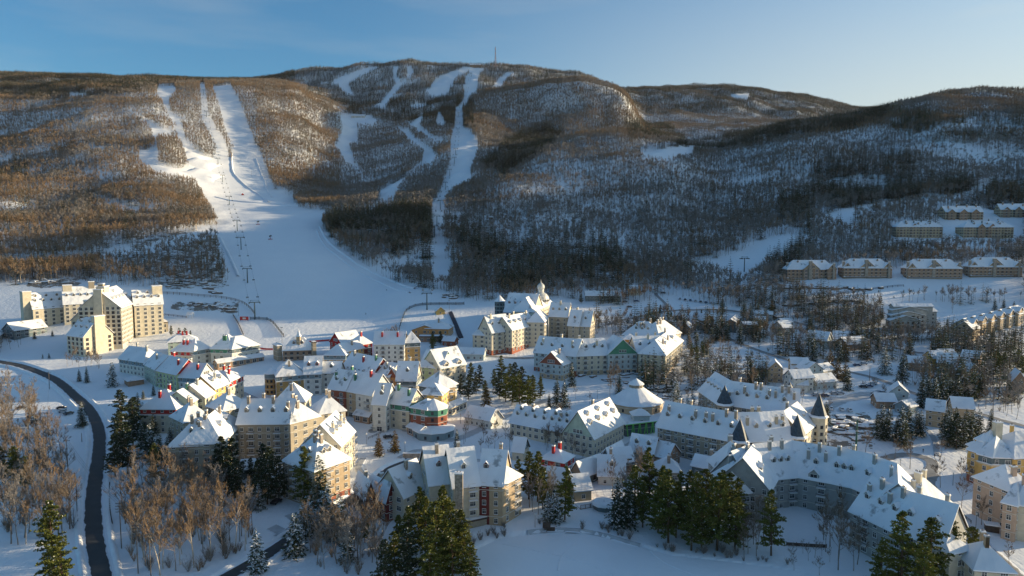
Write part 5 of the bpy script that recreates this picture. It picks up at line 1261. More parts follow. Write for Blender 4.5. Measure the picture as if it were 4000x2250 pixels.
def forest():
    rng = np.random.default_rng(5)
    pts = []
    for y0, y1, cell in ((300, 440, 3.6), (440, 700, 3.3), (700, 1000, 3.5), (1000, 1500, 4.0), (1500, 2200, 5.0), (2200, 3800, 5.8)):
        xmin = -.80*y1; xmax = .80*y1
        xs = np.arange(xmin, xmax, cell); ys = np.arange(y0, y1, cell)
        X, Y = np.meshgrid(xs, ys); X = X+rng.uniform(-.5, .5, X.shape)*cell; Y = Y+rng.uniform(-.5, .5, Y.shape)*cell
        m = np.abs(X/Y) < .80; pts.append(np.stack([X[m], Y[m]], -1))
    # thin belt to the right of the frame that shades the slopes
    cell = 11; X, Y = np.meshgrid(np.arange(400, 2600, cell), np.arange(500, 1700, cell)); X = X+rng.uniform(-.5, .5, X.shape)*cell; Y = Y+rng.uniform(-.5, .5, Y.shape)*cell
    m = (X/Y >= .80) & (X/Y < 2.4); pts.append(np.stack([X[m], Y[m]], -1))
    P = np.concatenate(pts); x, y = P[:, 0], P[:, 1]; z = terr(x, y)
    px, py = project(x, y, z)
    edge = np.interp(px, [e[0] for e in FOREST_EDGE], [e[1] for e in FOREST_EDGE])+fbm(x/15, y/15, 31, 2)*14
    ex = np.zeros(len(x), bool)
    for q in EXTRA: ex |= inpoly(px, py, q)
    ex &= py >= edge
    keep = ((py < edge) | ex) & ~clearing(px, py, y)
    # visibility: highest elevation met so far along each column
    gp = np.arange(-400, 4401, 20.0); gy = np.exp(np.linspace(math.log(300), math.log(3900), 420))
    GP, GY = np.meshgrid(gp, gy); sx = np.interp(GY, _SY, _SV); GX = (GP-2000)/F/sx*GY; GZ = terr(GX, GY)
    _, qy = project(GX, GY, GZ); mn = np.minimum.accumulate(qy, 0)
    iy = np.clip(np.searchsorted(gy, y*.985)-1, 0, len(gy)-1); ix = np.clip(((px+400)/20).astype(int), 0, len(gp)-1)
    _, ty = project(x, y, z+18)
    inf = (px > -350) & (px < 4350)
    keep &= (~inf) | (ty < mn[iy, ix]+3)
    dens = np.ones(len(x))
    for poly, v in DENS: dens = np.where(inpoly(px, py, poly), v, dens)
    n_ = fbm(x/55, y/55, 21, 3)
    dens = np.where(ex, .52, dens)
    dens = dens*(1.08+n_*.5)
    gap = fbm(x/90, y/60, 77, 2); dens = np.where((gap > .42) & (y > 600) & (y < 1700), dens*.25, dens)
    keep &= rng.random(len(x)) < dens
    x, y, z, px, py, n_ = [a[keep] for a in (x, y, z, px, py, n_)]
    ok = foot_clear(x, y)
    for i in np.where(ok & (py > 1180))[0]:
        if on_road(x[i], y[i]): ok[i] = False
    x, y, z, px, py, n_ = [a[ok] for a in (x, y, z, px, py, n_)]
    con = np.full(len(x), .06)
    for poly, v in CONIF: con = np.where(inpoly(px, py, poly), v, con)
    con = np.where((y > 2350) & (px > 1200) & (px < 2420), .97, con)
    con = np.where((y > 3000), .5, con)
    con = con*np.clip(1+fbm(x/40, y/40, 41, 2)*1.2, .3, 1.6)
    isc = rng.random(len(x)) < con
    hscale = rng.uniform(.75, 1.2, len(x))*np.where(py > 1120, .85, 1)
    hscale *= np.where((y > 1650) & (y < 2350) & (px > 1780) & (px < 2560), 1.35, 1)*np.where((y > 1400) & (y < 2300) & (px > 1000) & (px < 1330), 1.25, 1)
    hscale *= np.where(isc & (y < 1150), 1.25, 1)
    rot = rng.uniform(0, 6.28, len(x))
    def mk(name, sel, meshes, which, label):
        me = bpy.data.meshes.new(name); n = int(sel.sum()); me.vertices.add(n)
        me.vertices.foreach_set('co', np.stack([x[sel], y[sel], z[sel]-.2], -1).astype(np.float32).ravel())
        a = me.attributes.new('scl', 'FLOAT', 'POINT'); a.data.foreach_set('value', hscale[sel].astype(np.float32))
        a = me.attributes.new('rot', 'FLOAT', 'POINT'); a.data.foreach_set('value', rot[sel].astype(np.float32))
        a = me.attributes.new('idx', 'INT', 'POINT'); a.data.foreach_set('value', which[sel].astype(np.int32))
        me.update(); o = link(bpy.data.objects.new(name, me)); tag(o, label, None, kind='stuff')
        c = bpy.data.collections.new(name+'_kinds')
        for i, mm in enumerate(meshes): c.objects.link(bpy.data.objects.new('%s_kind_%02d' % (name, i), mm))
        ng = bpy.data.node_groups.new(name, 'GeometryNodeTree')
        ng.interface.new_socket('Geometry', in_out='INPUT', socket_type='NodeSocketGeometry'); ng.interface.new_socket('Geometry', in_out='OUTPUT', socket_type='NodeSocketGeometry')
        N = ng.nodes; L = ng.links; gi = N.new('NodeGroupInput'); go = N.new('NodeGroupOutput')
        ip = N.new('GeometryNodeInstanceOnPoints'); ci = N.new('GeometryNodeCollectionInfo'); ci.inputs['Collection'].default_value = c; ci.inputs['Separate Children'].default_value = True; ci.inputs['Reset Children'].default_value = True
        def na(nm, ty):
            q = N.new('GeometryNodeInputNamedAttribute'); q.data_type = ty; q.inputs['Name'].default_value = nm; return q.outputs['Attribute']
        L.new(gi.outputs[0], ip.inputs['Points']); L.new(ci.outputs[0], ip.inputs['Instance']); ip.inputs['Pick Instance'].default_value = True
        L.new(na('idx', 'INT'), ip.inputs['Instance Index'])
        cb = N.new('ShaderNodeCombineXYZ'); L.new(na('rot', 'FLOAT'), cb.inputs['Z']); L.new(cb.outputs[0], ip.inputs['Rotation'])
        cs = N.new('ShaderNodeCombineXYZ'); s_ = na('scl', 'FLOAT')
        for k in 'XYZ': L.new(s_, cs.inputs[k])
        L.new(cs.outputs[0], ip.inputs['Scale']); L.new(ip.outputs[0], go.inputs[0])
        md = o.modifiers.new('scatter', 'NODES'); md.node_group = ng
        print('forest', name, n); return o
    def joined(tc, mats):
        t, c = tc; n = len(t.v); t.v += c.v; t.f += [tuple(i+n for i in f) for f in c.f]; t.m += [m+1 for m in c.m]
        return t.mesh('far_tree', mats)
    bm = [joined(bare_tree(100+i, 14, 1, spread=1.0+.15*(i % 4)), [M_BIRCH if i == 5 else M_BARK, [M_TWIG, M_TWIG, M_TWIG2, M_TWIG2, M_TWIGR, M_TWIGR][i]]) for i in range(6)]
    # 0,1 brown  2,3 grey  4,5 rusty ; patches of kind by noise
    u = rng.random(len(x)); pat = n_+rng.normal(0, .25, len(x))
    pat = np.where((px > 1330) & (py > 540), pat-.42, pat)  # more grey twigs on centre and right slopes: shade put into tree colour
    w = np.where(pat > .12, np.where(u < .5, 4, 5), np.where(pat < -.15, np.where(u < .5, 2, 3), np.where(u < .5, 0, 1)))
    mk('bare_forest', ~isc, bm, w, 'leafless brown hardwood forest covering the hills around the ski runs')
    cm = [joined(spruce(200+i, 17, 1, fat=.2+.02*i, snow=.04), [M_PBARK, M_SPRUCE, M_SNOW]) for i in range(3)]
    cm += [joined(spruce(210+i, 12, 1, fat=.26, snow=.3), [M_PBARK, M_FROST, M_SNOW]) for i in range(2)]
    cm += [joined(spruce(220, 14, 1, fat=.26, snow=.02), [M_PBARK, M_PINE, M_SNOW])]
    w = np.where((y > 2400) & (px > 1150) & (px < 2420), np.where(u < .75, 3+(u*1000).astype(int) % 2, (u*1000).astype(int) % 3), (u*1000).astype(int) % 3)
    gold = inpoly(px, py, [(3480, 420), (4000, 440), (4000, 560), (3600, 560), (3450, 480)]); w = np.where(gold & (u < .6), 5, w)
    mk('evergreen_forest', isc, cm, w, 'dark and frosted evergreens scattered through the mountain forest')
forest()
# ------------------------------------------------------------------ individual trees of the village
CL = {'bare': 'bare brown hardwood', 'birch': 'pale barked birch'}
# big white pines, bottom centre and shore
for px, py, h, k, lb in ((1735, 2135, 19, 'pine', 'tallest sunlit pine of the foreground clump below the red and cream lodge'), (1635, 2110, 17, 'pine', 'dark green pine left of the tallest one in the foreground clump'), (1560, 2180, 13, 'pine', 'shorter pine at the left of the foreground clump'),
                         (1770, 2290, 18, 'pine', 'golden lit pine at the bottom edge of the foreground clump'), (1680, 2300, 18, 'pine', 'bushy pine cut by the bottom edge, middle of the foreground clump'), (1590, 2300, 17, 'darkpine', 'dark pine cut by the bottom edge below the shorter pine'),
                         (1500, 2290, 13, 'darkpine', 'shadowed pine at the lower left foot of the foreground clump'), (1800, 2200, 16, 'pine', 'pine on the lake side of the foreground clump'), (1425, 2120, 10, 'pine', 'young pine among birches below the small red gables'),
                         (1840, 2300, 14, 'pine', 'lowest pine at the lake side of the foreground clump')):
    tree_px(k, px, py, h, lb, 'pine tree')
for px, py, h in ((1600, 2200, 17), (1700, 2225, 20), (1765, 2200, 18), (1665, 2175, 18), (1545, 2265, 14), (1820, 2265, 15), (1740, 2260, 17)): tree_px('pine', px, py, h, 'pine filling the middle of the foreground clump', 'pine tree', 'inner pines of the foreground clump')
SH = [(2537, 1990, 25), (2610, 2120, 27), (2640, 2100, 21), (2690, 2060, 22), (2720, 2110, 25), (2760, 2080, 24), (2800, 2150, 28), (2850, 2100, 24), (2700, 2150, 20), (2880, 2060, 19), (2570, 2080, 20), (2480, 2040, 22), (2740, 2150, 22), (2590, 2040, 22), (2655, 2040, 20), (2820, 2060, 22), (2780, 2120, 24), (2510, 2060, 18), (2870, 2150, 20)]
for i, (px, py, h) in enumerate(SH): tree_px('pine', px, py, h*.86, 'tall pine of the dense shore grove above the frozen lake', 'pine tree', 'pines of the dense shore grove')
tree_px('pine', 3012, 2170, 20, 'broad lone pine between the shore grove and the curved hotel court', 'pine tree')
tree_px('pine', 2206, 2030, 18, 'full pine beside the timber deck, layered boughs', 'pine tree')
tree_px('spruce', 2410, 2060, 17, 'slender spruce right of the round deck', 'spruce tree')
tree_px('spruce', 2452, 2065, 15, 'thin spruce between the round deck and the shore grove', 'spruce tree')
for i, (px, py, h) in enumerate(((2065, 1950, 17), (2100, 1960, 18), (2030, 1945, 14), (2140, 2035, 10), (2170, 2040, 11), (2120, 1990, 15))):
    tree_px('pine' if i < 3 or i == 5 else 'snowspruce', px, py, h, 'pine' and ('pine tree behind the dark red end of the foreground lodge' if i < 3 or i == 5 else 'snow laden spruce below the full pine beside the timber deck'), 'tree', 'evergreens right of the foreground lodge')
for px, py, h, lb in ((3520, 2330, 23, 'tall pine in front of the curved hotel, tufted round top'), (3630, 2320, 21, 'tall pine right of the tufted topped one at the bottom right'), (3700, 2260, 17, 'slim pine over the curved hotel eaves, nearest the street'), (3790, 2260, 15, 'pine standing at the street behind the balcony house'),
                      (3600, 2380, 18, 'bushy pine at the bottom edge below the curved hotel'), (3440, 2340, 16, 'low spreading pine at the bottom edge left of the tufted one')):
    tree_px('pine', px, py, h, lb, 'pine tree')
# left foreground pines
for px, py, h, k, lb in ((215, 2290, 24, 'pine', 'golden pine leaning over the snow left of the road'), (250, 2340, 17, 'pine', 'rusty green pine at the bottom left edge beside the road'), (60, 1900, 15, 'pine', 'pine in the far left grove, half in shade'), (100, 1920, 13, 'pine', 'smaller pine next to the half shaded one in the far left grove'), (10, 1890, 14, 'darkpine', 'dark pine at the left picture edge'),
                         (322, 1668, 12, 'spruce', 'single spruce inside the road bend by the parked cars'), (440, 1510, 14, 'snowspruce', 'wide spruce below the sunny hotel gable'), (340, 1495, 9, 'spruce', 'dark low evergreen left of the wide spruce below the hotel'), (310, 1490, 7, 'spruce', 'shorter dark evergreen bush below the hotel')):
    tree_px(k, px, py, h, lb, 'evergreen')
DK = [(480, 1720, 22), (520, 1740, 20), (475, 1790, 19), (500, 1850, 20), (450, 1860, 16), (590, 1790, 15), (625, 1800, 12), (560, 1770, 14), (600, 1700, 10), (560, 1660, 11), (540, 1610, 10), (665, 1750, 9), (655, 1810, 11), (530, 1700, 17)]
for px, py, h in DK: tree_px('darkpine' if h > 15 else 'spruce', px, py, h, 'dark evergreen of the thick clump between the road and the red mansard house', 'evergreen', 'dark evergreens right of the road')
tree_px('pine', 610, 1885, 15, 'yellow green pine in front of the stone lodge', 'pine tree')
DK2 = [(870, 1880, 17), (910, 1900, 18), (890, 1940, 17), (930, 1960, 15), (850, 1900, 14), (1030, 1900, 16), (1060, 1930, 17), (1090, 1960, 16), (1045, 1970, 18), (1010, 1960, 15), (980, 1880, 9), (800, 1830, 9)]
for px, py, h in DK2: tree_px('darkpine', px, py, h, 'black green pine in the shadow between the two stone lodge wings', 'evergreen', 'shadowed pines at the stone lodge court')
tree_px('pine', 1188, 1980, 21, 'layered pine in front of the tan lodge corner', 'pine tree'); tree_px('spruce', 1248, 1985, 19, 'narrow sunlit spruce beside the layered pine at the tan lodge corner', 'spruce tree')
for px, py, h in ((1185, 2100, 12), (1210, 2090, 13), (1262, 2070, 13), (1280, 2080, 16), (1335, 2110, 14), (1300, 2100, 11), (1150, 2170, 13), (1165, 2150, 10), (1355, 2190, 12)): tree_px('snowspruce', px, py, h, 'young snow dusted spruce along the lower road', 'spruce tree', 'young spruces along the lower road')
tree_px('snowspruce', 1003, 2235, 13, 'snowy spruce beside the climbing road at the bottom edge', 'spruce tree')
tree_px('snowspruce', 1012, 1990, 9, 'frosted bush like spruce left of the parking circle', 'spruce tree')
# square and centre
for px, py, h, k, lb in ((1543, 1763, 9, 'cedar', 'dense cone shaped cedar in the square below the orange corner building'), (1480, 1780, 9, 'cedar', 'reddish cedar left of the dense cone shaped one in the square'), (1785, 1762, 9.5, 'spruce', 'symmetrical spruce right of the ring porch'), (1900, 1590, 12, 'cedar', 'large golden brown cedar beside the white cottage'),
                         (1690, 1370, 11, 'pine', 'round green pine beside the white hotel building'), (1690, 1340, 8, 'darkpine', 'dark pine in front of the orange lift station'), (1720, 1345, 9, 'darkpine', 'taller dark pine in front of the orange lift station'), (1752, 1375, 5, 'cedar', 'small brown cedar right of the round green pine'),
                         (840, 1425, 5, 'cedar', 'small cedar in front of the corner building porch'), (600, 1545, 6, 'spruce', 'little spruce between the shelter and the red mansard house'), (560, 1560, 5, 'spruce', 'smallest spruce below the shelter')):
    tree_px(k, px, py, h, lb, 'evergreen')
MID = [(1800, 1550, 12), (1830, 1560, 13), (1860, 1540, 12), (1840, 1500, 12), (1875, 1510, 12), (1895, 1560, 10), (1950, 1560, 14), (1975, 1570, 15), (2000, 1580, 16), (2030, 1590, 18), (2060, 1600, 17), (2080, 1580, 15), (2040, 1560, 17), (2010, 1540, 17), (1990, 1520, 14), (1960, 1500, 16), (1930, 1520, 11), (2110, 1560, 12)]
for px, py, h in MID: tree_px('pine' if (px*7) % 3 else 'darkpine', px, py, h, 'evergreen of the wooded bank between the square and the green gabled hotel', 'evergreen', 'evergreens on the wooded bank behind the square')
for px, py, h, k, lb in ((2175, 1590, 15, 'spruce', 'spruce standing below the orange gable wing'), (2205, 1590, 14, 'spruce', 'second spruce right of the one below the orange gable wing'), (2233, 1510, 14, 'spruce', 'tall spruce touching the orange gable wing'), (2145, 1590, 7, 'spruce', 'small spruce left of the pair below the orange gable wing'),
                         (2418, 1540, 12, 'spruce', 'narrow dark spruce under the green gable'), (2550, 1440, 12, 'spruce', 'slim spruce against the green gabled hotel facade'), (2570, 1465, 8, 'darkpine', 'rounded dark pine at the right foot of the green gabled hotel'), (2075, 1340, 9, 'cedar', 'ivy green cedar in front of the red turret hotel'), (2222, 1330, 9, 'cedar', 'brownish cedar in front of the taupe hotel')):
    tree_px(k, px, py, h, lb, 'evergreen')
for px, py, h in ((2635, 1610, 13), (2660, 1625, 11), (2685, 1640, 12), (2705, 1620, 12), (2640, 1560, 11), (2730, 1640, 10)): tree_px('snowspruce', px, py, h, 'blue green spruce between the round hall and the turret hotel', 'spruce tree', 'spruces left of the turret hotel')
# right side evergreens
R1 = [(2690, 1360, 12), (2720, 1370, 13), (2750, 1380, 11), (2640, 1330, 9), (2780, 1340, 12), (2800, 1330, 13), (2815, 1310, 15), (2840, 1330, 14), (2780, 1300, 9), (2670, 1290, 8), (2622, 1260, 8), (2645, 1260, 6), (2890, 1345, 15), (2905, 1240, 13), (2930, 1250, 13), (2960, 1240, 12), (2820, 1220, 13), (2740, 1240, 6), (2760, 1390, 13), (2990, 1260, 12), (2955, 1290, 10), (2580, 1230, 8), (2270, 1185, 8)]
for px, py, h in R1: tree_px('spruce' if h > 9 else 'darkpine', px, py, h, 'dark spruce among the houses behind the rear hotel', 'spruce tree', 'dark spruces behind the rear hotel')
for px, py, h in ((2720, 1420, 11), (2740, 1405, 12), (2700, 1400, 10)): tree_px('pine', px, py, h, 'yellow green pine right of the green gabled hotel', 'pine tree', 'yellow green pines right of the green gabled hotel')
R2 = [(3015, 1245, 13), (3165, 1290, 10), (3160, 1300, 12), (3175, 1420, 18), (3120, 1390, 14), (3280, 1415, 14), (3300, 1410, 12), (3350, 1340, 12), (3390, 1405, 12), (3430, 1370, 12), (3240, 1450, 13), (3270, 1480, 12), (3300, 1490, 12), (3310, 1525, 13), (3445, 1250, 11), (3345, 1260, 8), (3550, 1380, 14), (3640, 1380, 10), (3680, 1380, 9)]
for px, py, h in R2: tree_px('spruce' if (px % 3) else 'cedar', px, py, h, 'evergreen standing between the villas and the snowy hillside', 'evergreen', 'evergreens around the villas')
tree_px('snowspruce', 3455, 1462, 17, 'broad spruce alone on the snow beside the village road', 'spruce tree'); tree_px('spruce', 3525, 1500, 20, 'tall dark spruce right of the broad one on the snow', 'spruce tree'); tree_px('spruce', 3505, 1520, 9, 'low dark spruce at the foot of the tall one by the road', 'spruce tree')
R3 = [(3600, 1590, 16), (3625, 1560, 13), (3650, 1600, 17), (3680, 1585, 16), (3710, 1575, 14), (3740, 1580, 15), (3760, 1560, 14), (3800, 1560, 16), (3830, 1550, 14), (3700, 1540, 13), (3660, 1550, 12)]
for px, py, h in R3: tree_px('spruce', px, py, h, 'spruce of the dark stand above the tan houses', 'spruce tree', 'dark spruce stand above the tan houses')
R4 = [(3445, 1715, 16), (3470, 1705, 14), (3425, 1700, 11), (3520, 1730, 17), (3545, 1710, 15), (3580, 1700, 12), (3500, 1725, 11), (3530, 1745, 13), (3595, 1705, 12), (3450, 1720, 9)]
for px, py, h in R4: tree_px('spruce', px, py, h, 'full spruce of the clump between car park and roundabout', 'spruce tree', 'spruce clump above the roundabout')
R5 = [(3690, 1720, 14), (3710, 1745, 15), (3735, 1755, 15), (3760, 1750, 14), (3790, 1740, 15), (3820, 1730, 15), (3700, 1700, 14), (3730, 1700, 13), (3770, 1710, 13), (3800, 1700, 12), (3868, 1690, 11)]
for px, py, h in R5: tree_px('darkpine' if px % 2 else 'spruce', px, py, h, 'shaded evergreen of the thicket left of the yellow hotel', 'evergreen', 'evergreen thicket left of the yellow hotel')
for px, py, h in ((3232, 1660, 10), (3225, 1640, 9)): tree_px('spruce', px, py, h, 'dark spruce against the pointed tower of the entrance wing', 'spruce tree', 'spruces behind the pointed tower')
for px, py, h in ((3890, 1450, 13), (3920, 1455, 12), (3975, 1450, 13), (3900, 1470, 12), (3990, 1470, 12)): tree_px('pine', px, py, h, 'golden sunlit pine above the right edge houses', 'pine tree', 'golden pines at the right edge')
for px, py, h in ((3820, 1550, 13), (3960, 1570, 12), (3940, 1560, 11), (3985, 1540, 9), (3885, 1220, 11), (3920, 1210, 9), (3960, 1215, 8), (3720, 1290, 8), (3700, 1280, 8)): tree_px('spruce', px, py, h, 'dark spruce near the right edge of the hillside houses', 'spruce tree', 'spruces near the right edge')
for px, py, h in ((700, 1325, 8), (725, 1325, 8), (745, 1330, 7), (670, 1310, 7)): tree_px('darkpine', px, py, h, 'dark pine right of the hotel podium', 'pine tree', 'pines right of the hotel podium')
for px, py, h in ((167, 1400, 3), (192, 1400, 3.5), (135, 1325, 6), (205, 1315, 5)): tree_px('spruce', px, py, h, 'small dark spruce on the snow below the left hotel wing', 'spruce tree', 'small spruces on the hotel lawn')
SM = [(3330, 1162), (3352, 1160), (3388, 1158), (3417, 1154), (3432, 1142), (3428, 1158), (3443, 1168), (3492, 1164), (3527, 1160), (3530, 1142)]
for px, py in SM: tree_px('spruce', px, py, 2.6, 'tiny spruce planted on the open snow below the timber townhouses', 'spruce tree', 'tiny spruces on the open snow')
# bare groves ------------------------------------------------------------------
grove([(0, 1560), (90, 1540), (180, 1700), (270, 1850), (300, 2000), (290, 2080), (150, 2130), (0, 2130)], 90, ['bare', 'bare', 'birch', 'grey'], (12, 18), 'leafless tree of the grove left of the road', 'bare tree', 'bare grove left of the road', 3)
grove([(470, 1985), (560, 1900), (700, 1890), (900, 1990), (1010, 2050), (960, 2150), (800, 2230), (640, 2260), (500, 2200)], 84, ['bare', 'bare', 'birch', 'birch', 'grey'], (12, 17), 'leafless tree of the grove between the two roads', 'bare tree', 'bare grove between the two roads', 4, mind=2.6)
grove([(1150, 2160), (1300, 2090), (1450, 2060), (1500, 2150), (1480, 2260), (1200, 2220)], 26, ['birch', 'grey', 'bare'], (11, 17), 'leafless tree on the bank above the frozen lake, left of the pine clump', 'bare tree', 'bare trees left of the pine clump', 5, mind=2.8)
grove([(220, 1395), (300, 1400), (420, 1410), (430, 1450), (250, 1430)], 12, ['bare'], (7, 10), 'reddish leafless tree below the hotel gable', 'bare tree', 'bare trees below the hotel gable', 6)
grove([(-10, 1330), (100, 1340), (110, 1420), (0, 1440)], 8, ['grey'], (7, 10), 'grey leafless tree near the dark hall', 'bare tree', 'bare trees near the dark hall', 7)
grove([(1950, 1780), (2120, 1680), (2200, 1690), (2330, 1800), (2250, 1830), (2100, 1740)], 12, ['round', 'bare', 'grey'], (8, 11), 'spreading leafless tree along the cottage lane', 'bare tree', 'bare trees along the cottage lane', 8)
grove([(1830, 1660), (1960, 1650), (1990, 1760), (1880, 1780), (1800, 1730)], 9, ['round', 'round', 'grey'], (6, 8.5), 'low spreading leafless tree beside the white cottage lawn', 'bare tree', 'bare trees on the cottage lawn', 9)
grove([(2430, 1870), (2540, 1850), (2560, 2000), (2440, 2010), (2380, 1960)], 12, ['bare', 'grey'], (11, 15), 'leafless tree between the whitewashed cottage and the shore grove', 'bare tree', 'bare trees behind the round deck', 10)
grove([(2050, 2000), (2120, 1930), (2170, 1900), (2160, 2030)], 8, ['grey'], (10, 13), 'thin leafless tree in the strip right of the foreground lodge', 'bare tree', 'thin bare trees right of the foreground lodge', 11)
grove([(2900, 2120), (2960, 2060), (3020, 2090), (3000, 2190), (2900, 2180)], 12, ['bare', 'grey'], (9, 13), 'leafless tree at the lake side of the curved hotel', 'bare tree', 'bare trees left of the hotel court', 12)
grove([(3220, 2070), (3420, 2040), (3460, 2180), (3300, 2260), (3210, 2180)], 16, ['round', 'bare', 'bare'], (10, 15), 'large leafless tree in front of the curved hotel facade', 'bare tree', 'bare trees in front of the curved hotel', 13, mind=3.5, check=False)
grove([(3080, 2160), (3260, 2160), (3280, 2260), (3080, 2260)], 8, ['round', 'grey'], (4, 7), 'small leafless tree on the snow below the hotel court fence', 'bare tree', 'small bare trees below the court', 14)
for px, py, h in ((3280, 1990, 13), (3155, 1975, 8), (3290, 2020, 11)): tree_px('birch', px, py, h, 'leafless tree inside the snowy court of the curved hotel', 'bare tree', 'bare trees in the hotel court')
for px, py, h, lb in ((3555, 1832, 12, 'large leafless tree in the middle of the roundabout'), (3495, 1795, 9, 'smaller leafless tree at the rear of the roundabout'), (3380, 1785, 12, 'reddish leafless tree between tall green pole and roundabout'), (3462, 1820, 5, 'thin leafless tree in the left half of the roundabout'), (3672, 1795, 9, 'leafless tree on the lawn before the dark thicket'),
                      (3672, 1905, 12, 'leafless tree at the outer side of the roundabout'), (3750, 1895, 10, 'leafless tree left of the yellow hotel entrance'), (3755, 1985, 12, 'leafless tree on the verge below the yellow hotel'), (3835, 2050, 10, 'bushy leafless tree on the sunlit bank by the pink hotel'), (3785, 1890, 8, 'small leafless tree right of the yellow hotel lamp'), (3940, 2220, 8, 'leafless sapling by the bottom right street')):
    tree_px('round', px, py, h, lb, 'bare tree')
grove([(2640, 1440), (2800, 1420), (3000, 1440), (3000, 1560), (2850, 1570), (2700, 1560), (2600, 1480)], 26, ['bare', 'bare', 'grey', 'birch'], (8, 13), 'leafless tree on the slope between the green gabled and the rear turret hotel', 'bare tree', 'bare trees above the rear turret hotel', 15)
grove([(2380, 1480), (2420, 1480), (2420, 1560), (2370, 1560)], 7, ['birch'], (10, 13), 'rusty leafless birch under the green gable', 'bare tree', 'birches under the green gable', 16)
grove([(2600, 1340), (2850, 1360), (2880, 1420), (2650, 1420)], 14, ['bare', 'birch'], (8, 11), 'rusty leafless tree right of the green gabled hotel', 'bare tree', 'bare trees right of the green gabled hotel', 17)
grove([(3010, 1470), (3300, 1560), (3250, 1640), (3000, 1560)], 12, ['grey', 'bare'], (7, 10), 'leafless tree around the villas car park', 'bare tree', 'bare trees around the car park', 18)
grove([(2030, 1300), (2500, 1330), (2600, 1290), (2560, 1280), (2330, 1300)], 16, ['grey', 'bare'], (8, 11), 'grey leafless tree around the taupe hotel', 'bare tree', 'bare trees around the taupe hotel', 21)
grove([(2200, 1540), (2400, 1590), (2330, 1640), (2180, 1640)], 10, ['bare', 'round'], (5, 8), 'low leafless tree left of the round hall', 'bare tree', 'bare trees left of the round hall', 22)
# ------------------------------------------------------------------ shrubs along the lake
SHR = [shrub(300+i, 2.2).mesh('shrub', M_TWIG2) for i in range(3)]
rs = random.Random(77)
for i in range(46):
    t = rs.random(); k = t*6; seg = [(1850, 2135), (1990, 2085), (2200, 2070), (2400, 2095), (2600, 2160), (2850, 2190), (3080, 2230)]; a, b_ = seg[int(k)], seg[min(int(k)+1, 6)]; f = k-int(k)
    p = at(a[0]+(b_[0]-a[0])*f+rs.uniform(-20, 20), a[1]+(b_[1]-a[1])*f-rs.uniform(4, 30))
    o = inst('shrub', SHR[i % 3], None, (p.x, p.y, p.z), rs.uniform(0, 6), rs.uniform(.6, 1.5)); tag(o, 'leafless shrub on the snowy bank of the frozen lake', 'shrub', 'shrubs along the lake bank')

SHB = [shrub(320+i, 4.2).mesh('shrub', [M_TWIG, M_TWIGR, M_TWIG2][i]) for i in range(3)]
def thicket(poly, n, label, g, seed, sc=(.6, 1.3)):
    rs = random.Random(seed); xs = [p[0] for p in poly]; ys = [p[1] for p in poly]; k = 0
    while k < n:
        px, py = rs.uniform(min(xs), max(xs)), rs.uniform(min(ys), max(ys)); 
        if not bool(inpoly(px, py, poly)): continue
        p = at(px, py); k += 1
        if on_road(p.x, p.y) or not bool(foot_clear([p.x], [p.y])[0]): continue
        o = inst('shrub', SHB[k % 3], None, p, rs.uniform(0, 6), rs.uniform(*sc)); tag(o, label, 'shrub', g)
thicket([(0, 1560), (90, 1540), (180, 1700), (270, 1850), (300, 2000), (290, 2080), (150, 2130), (0, 2130)], 60, 'brushy sapling under the grove left of the road', 'brush left of the road', 1)
thicket([(470, 1985), (560, 1900), (700, 1890), (900, 1990), (1010, 2050), (960, 2150), (800, 2230), (640, 2260), (500, 2200)], 70, 'brushy sapling under the grove between the two roads', 'brush between the two roads', 2)
thicket([(1150, 2160), (1300, 2090), (1450, 2060), (1500, 2150), (1480, 2260), (1200, 2220)], 26, 'brushy sapling on the bank left of the pine clump', 'brush left of the pine clump', 3)
thicket([(2450, 1440), (2800, 1420), (3000, 1440), (3000, 1560), (2850, 1570), (2700, 1560), (2500, 1520)], 60, 'brushy sapling on the slope above the rear turret hotel', 'brush above the rear turret hotel', 4, (.5, .9))
thicket([(2030, 1290), (2500, 1240), (3300, 1330), (3980, 1450), (3980, 1640), (3300, 1500), (2600, 1400)], 90, 'brushy sapling among the houses on the right side', 'brush among the right side houses', 5, (.5, .9))
# ------------------------------------------------------------------ chairlifts
M_LIFT = mat('dark_green_lift_steel', (.05, .075, .07), .5, .15, 1); M_STEEL = mat('galvanised_steel', (.33, .35, .36), .45, .1, 1, metal=.4)
M_CABLE = mat('cable', (.04, .04, .045), .5, .1, 1)
def lift_tower_mesh(h):
    mb = MB(); mb.tube((0, 0, -1), (0, 0, h), .55, .38, 8); mb.box(-4.2, 4.2, -.3, .3, h-.5, h+.1)
    for s in (-1, 1):
        mb.box(s*4.0-.35, s*4.0+.35, -2.6, 2.6, h-1.0, h-.5); mb.box(s*3.0-.1, s*3.0+.1, -1.4, 1.4, h+1.2, h+1.4); mb.box(s*3.0-.1, s*3.0+.1, -.1, .1, h, h+1.3)
        for y in (-2, -1, 0, 1, 2): mb.tube((s*4.0-.12, y, h-.45), (s*4.0+.12, y, h-.45), .28, .28, 8)
    mb.box(-3.1, 3.1, -.1, .1, h+1.3, h+1.5)
    pole = mb.mesh('pole', M_LIFT); return pole
TWR = {h: lift_tower_mesh(h) for h in (11, 14)}
mb = MB(); mb.tube((0, 0, 0), (0, 0, -2.2), .05, .05, 5); mb.box(-1.1, 1.1, -.08, .0, -2.9, -2.2, 0); mb.box(-1.1, 1.1, 0, .55, -2.95, -2.85, 0); mb.box(-1.1, -1.0, -.1, .5, -2.6, -2.5); mb.box(1.0, 1.1, -.1, .5, -2.6, -2.5); mb.box(-1.1, 1.1, -.5, -.42, -3.3, -3.22, 0)
M_CHAIR = mb.mesh('lift_chair', M_LIFT)
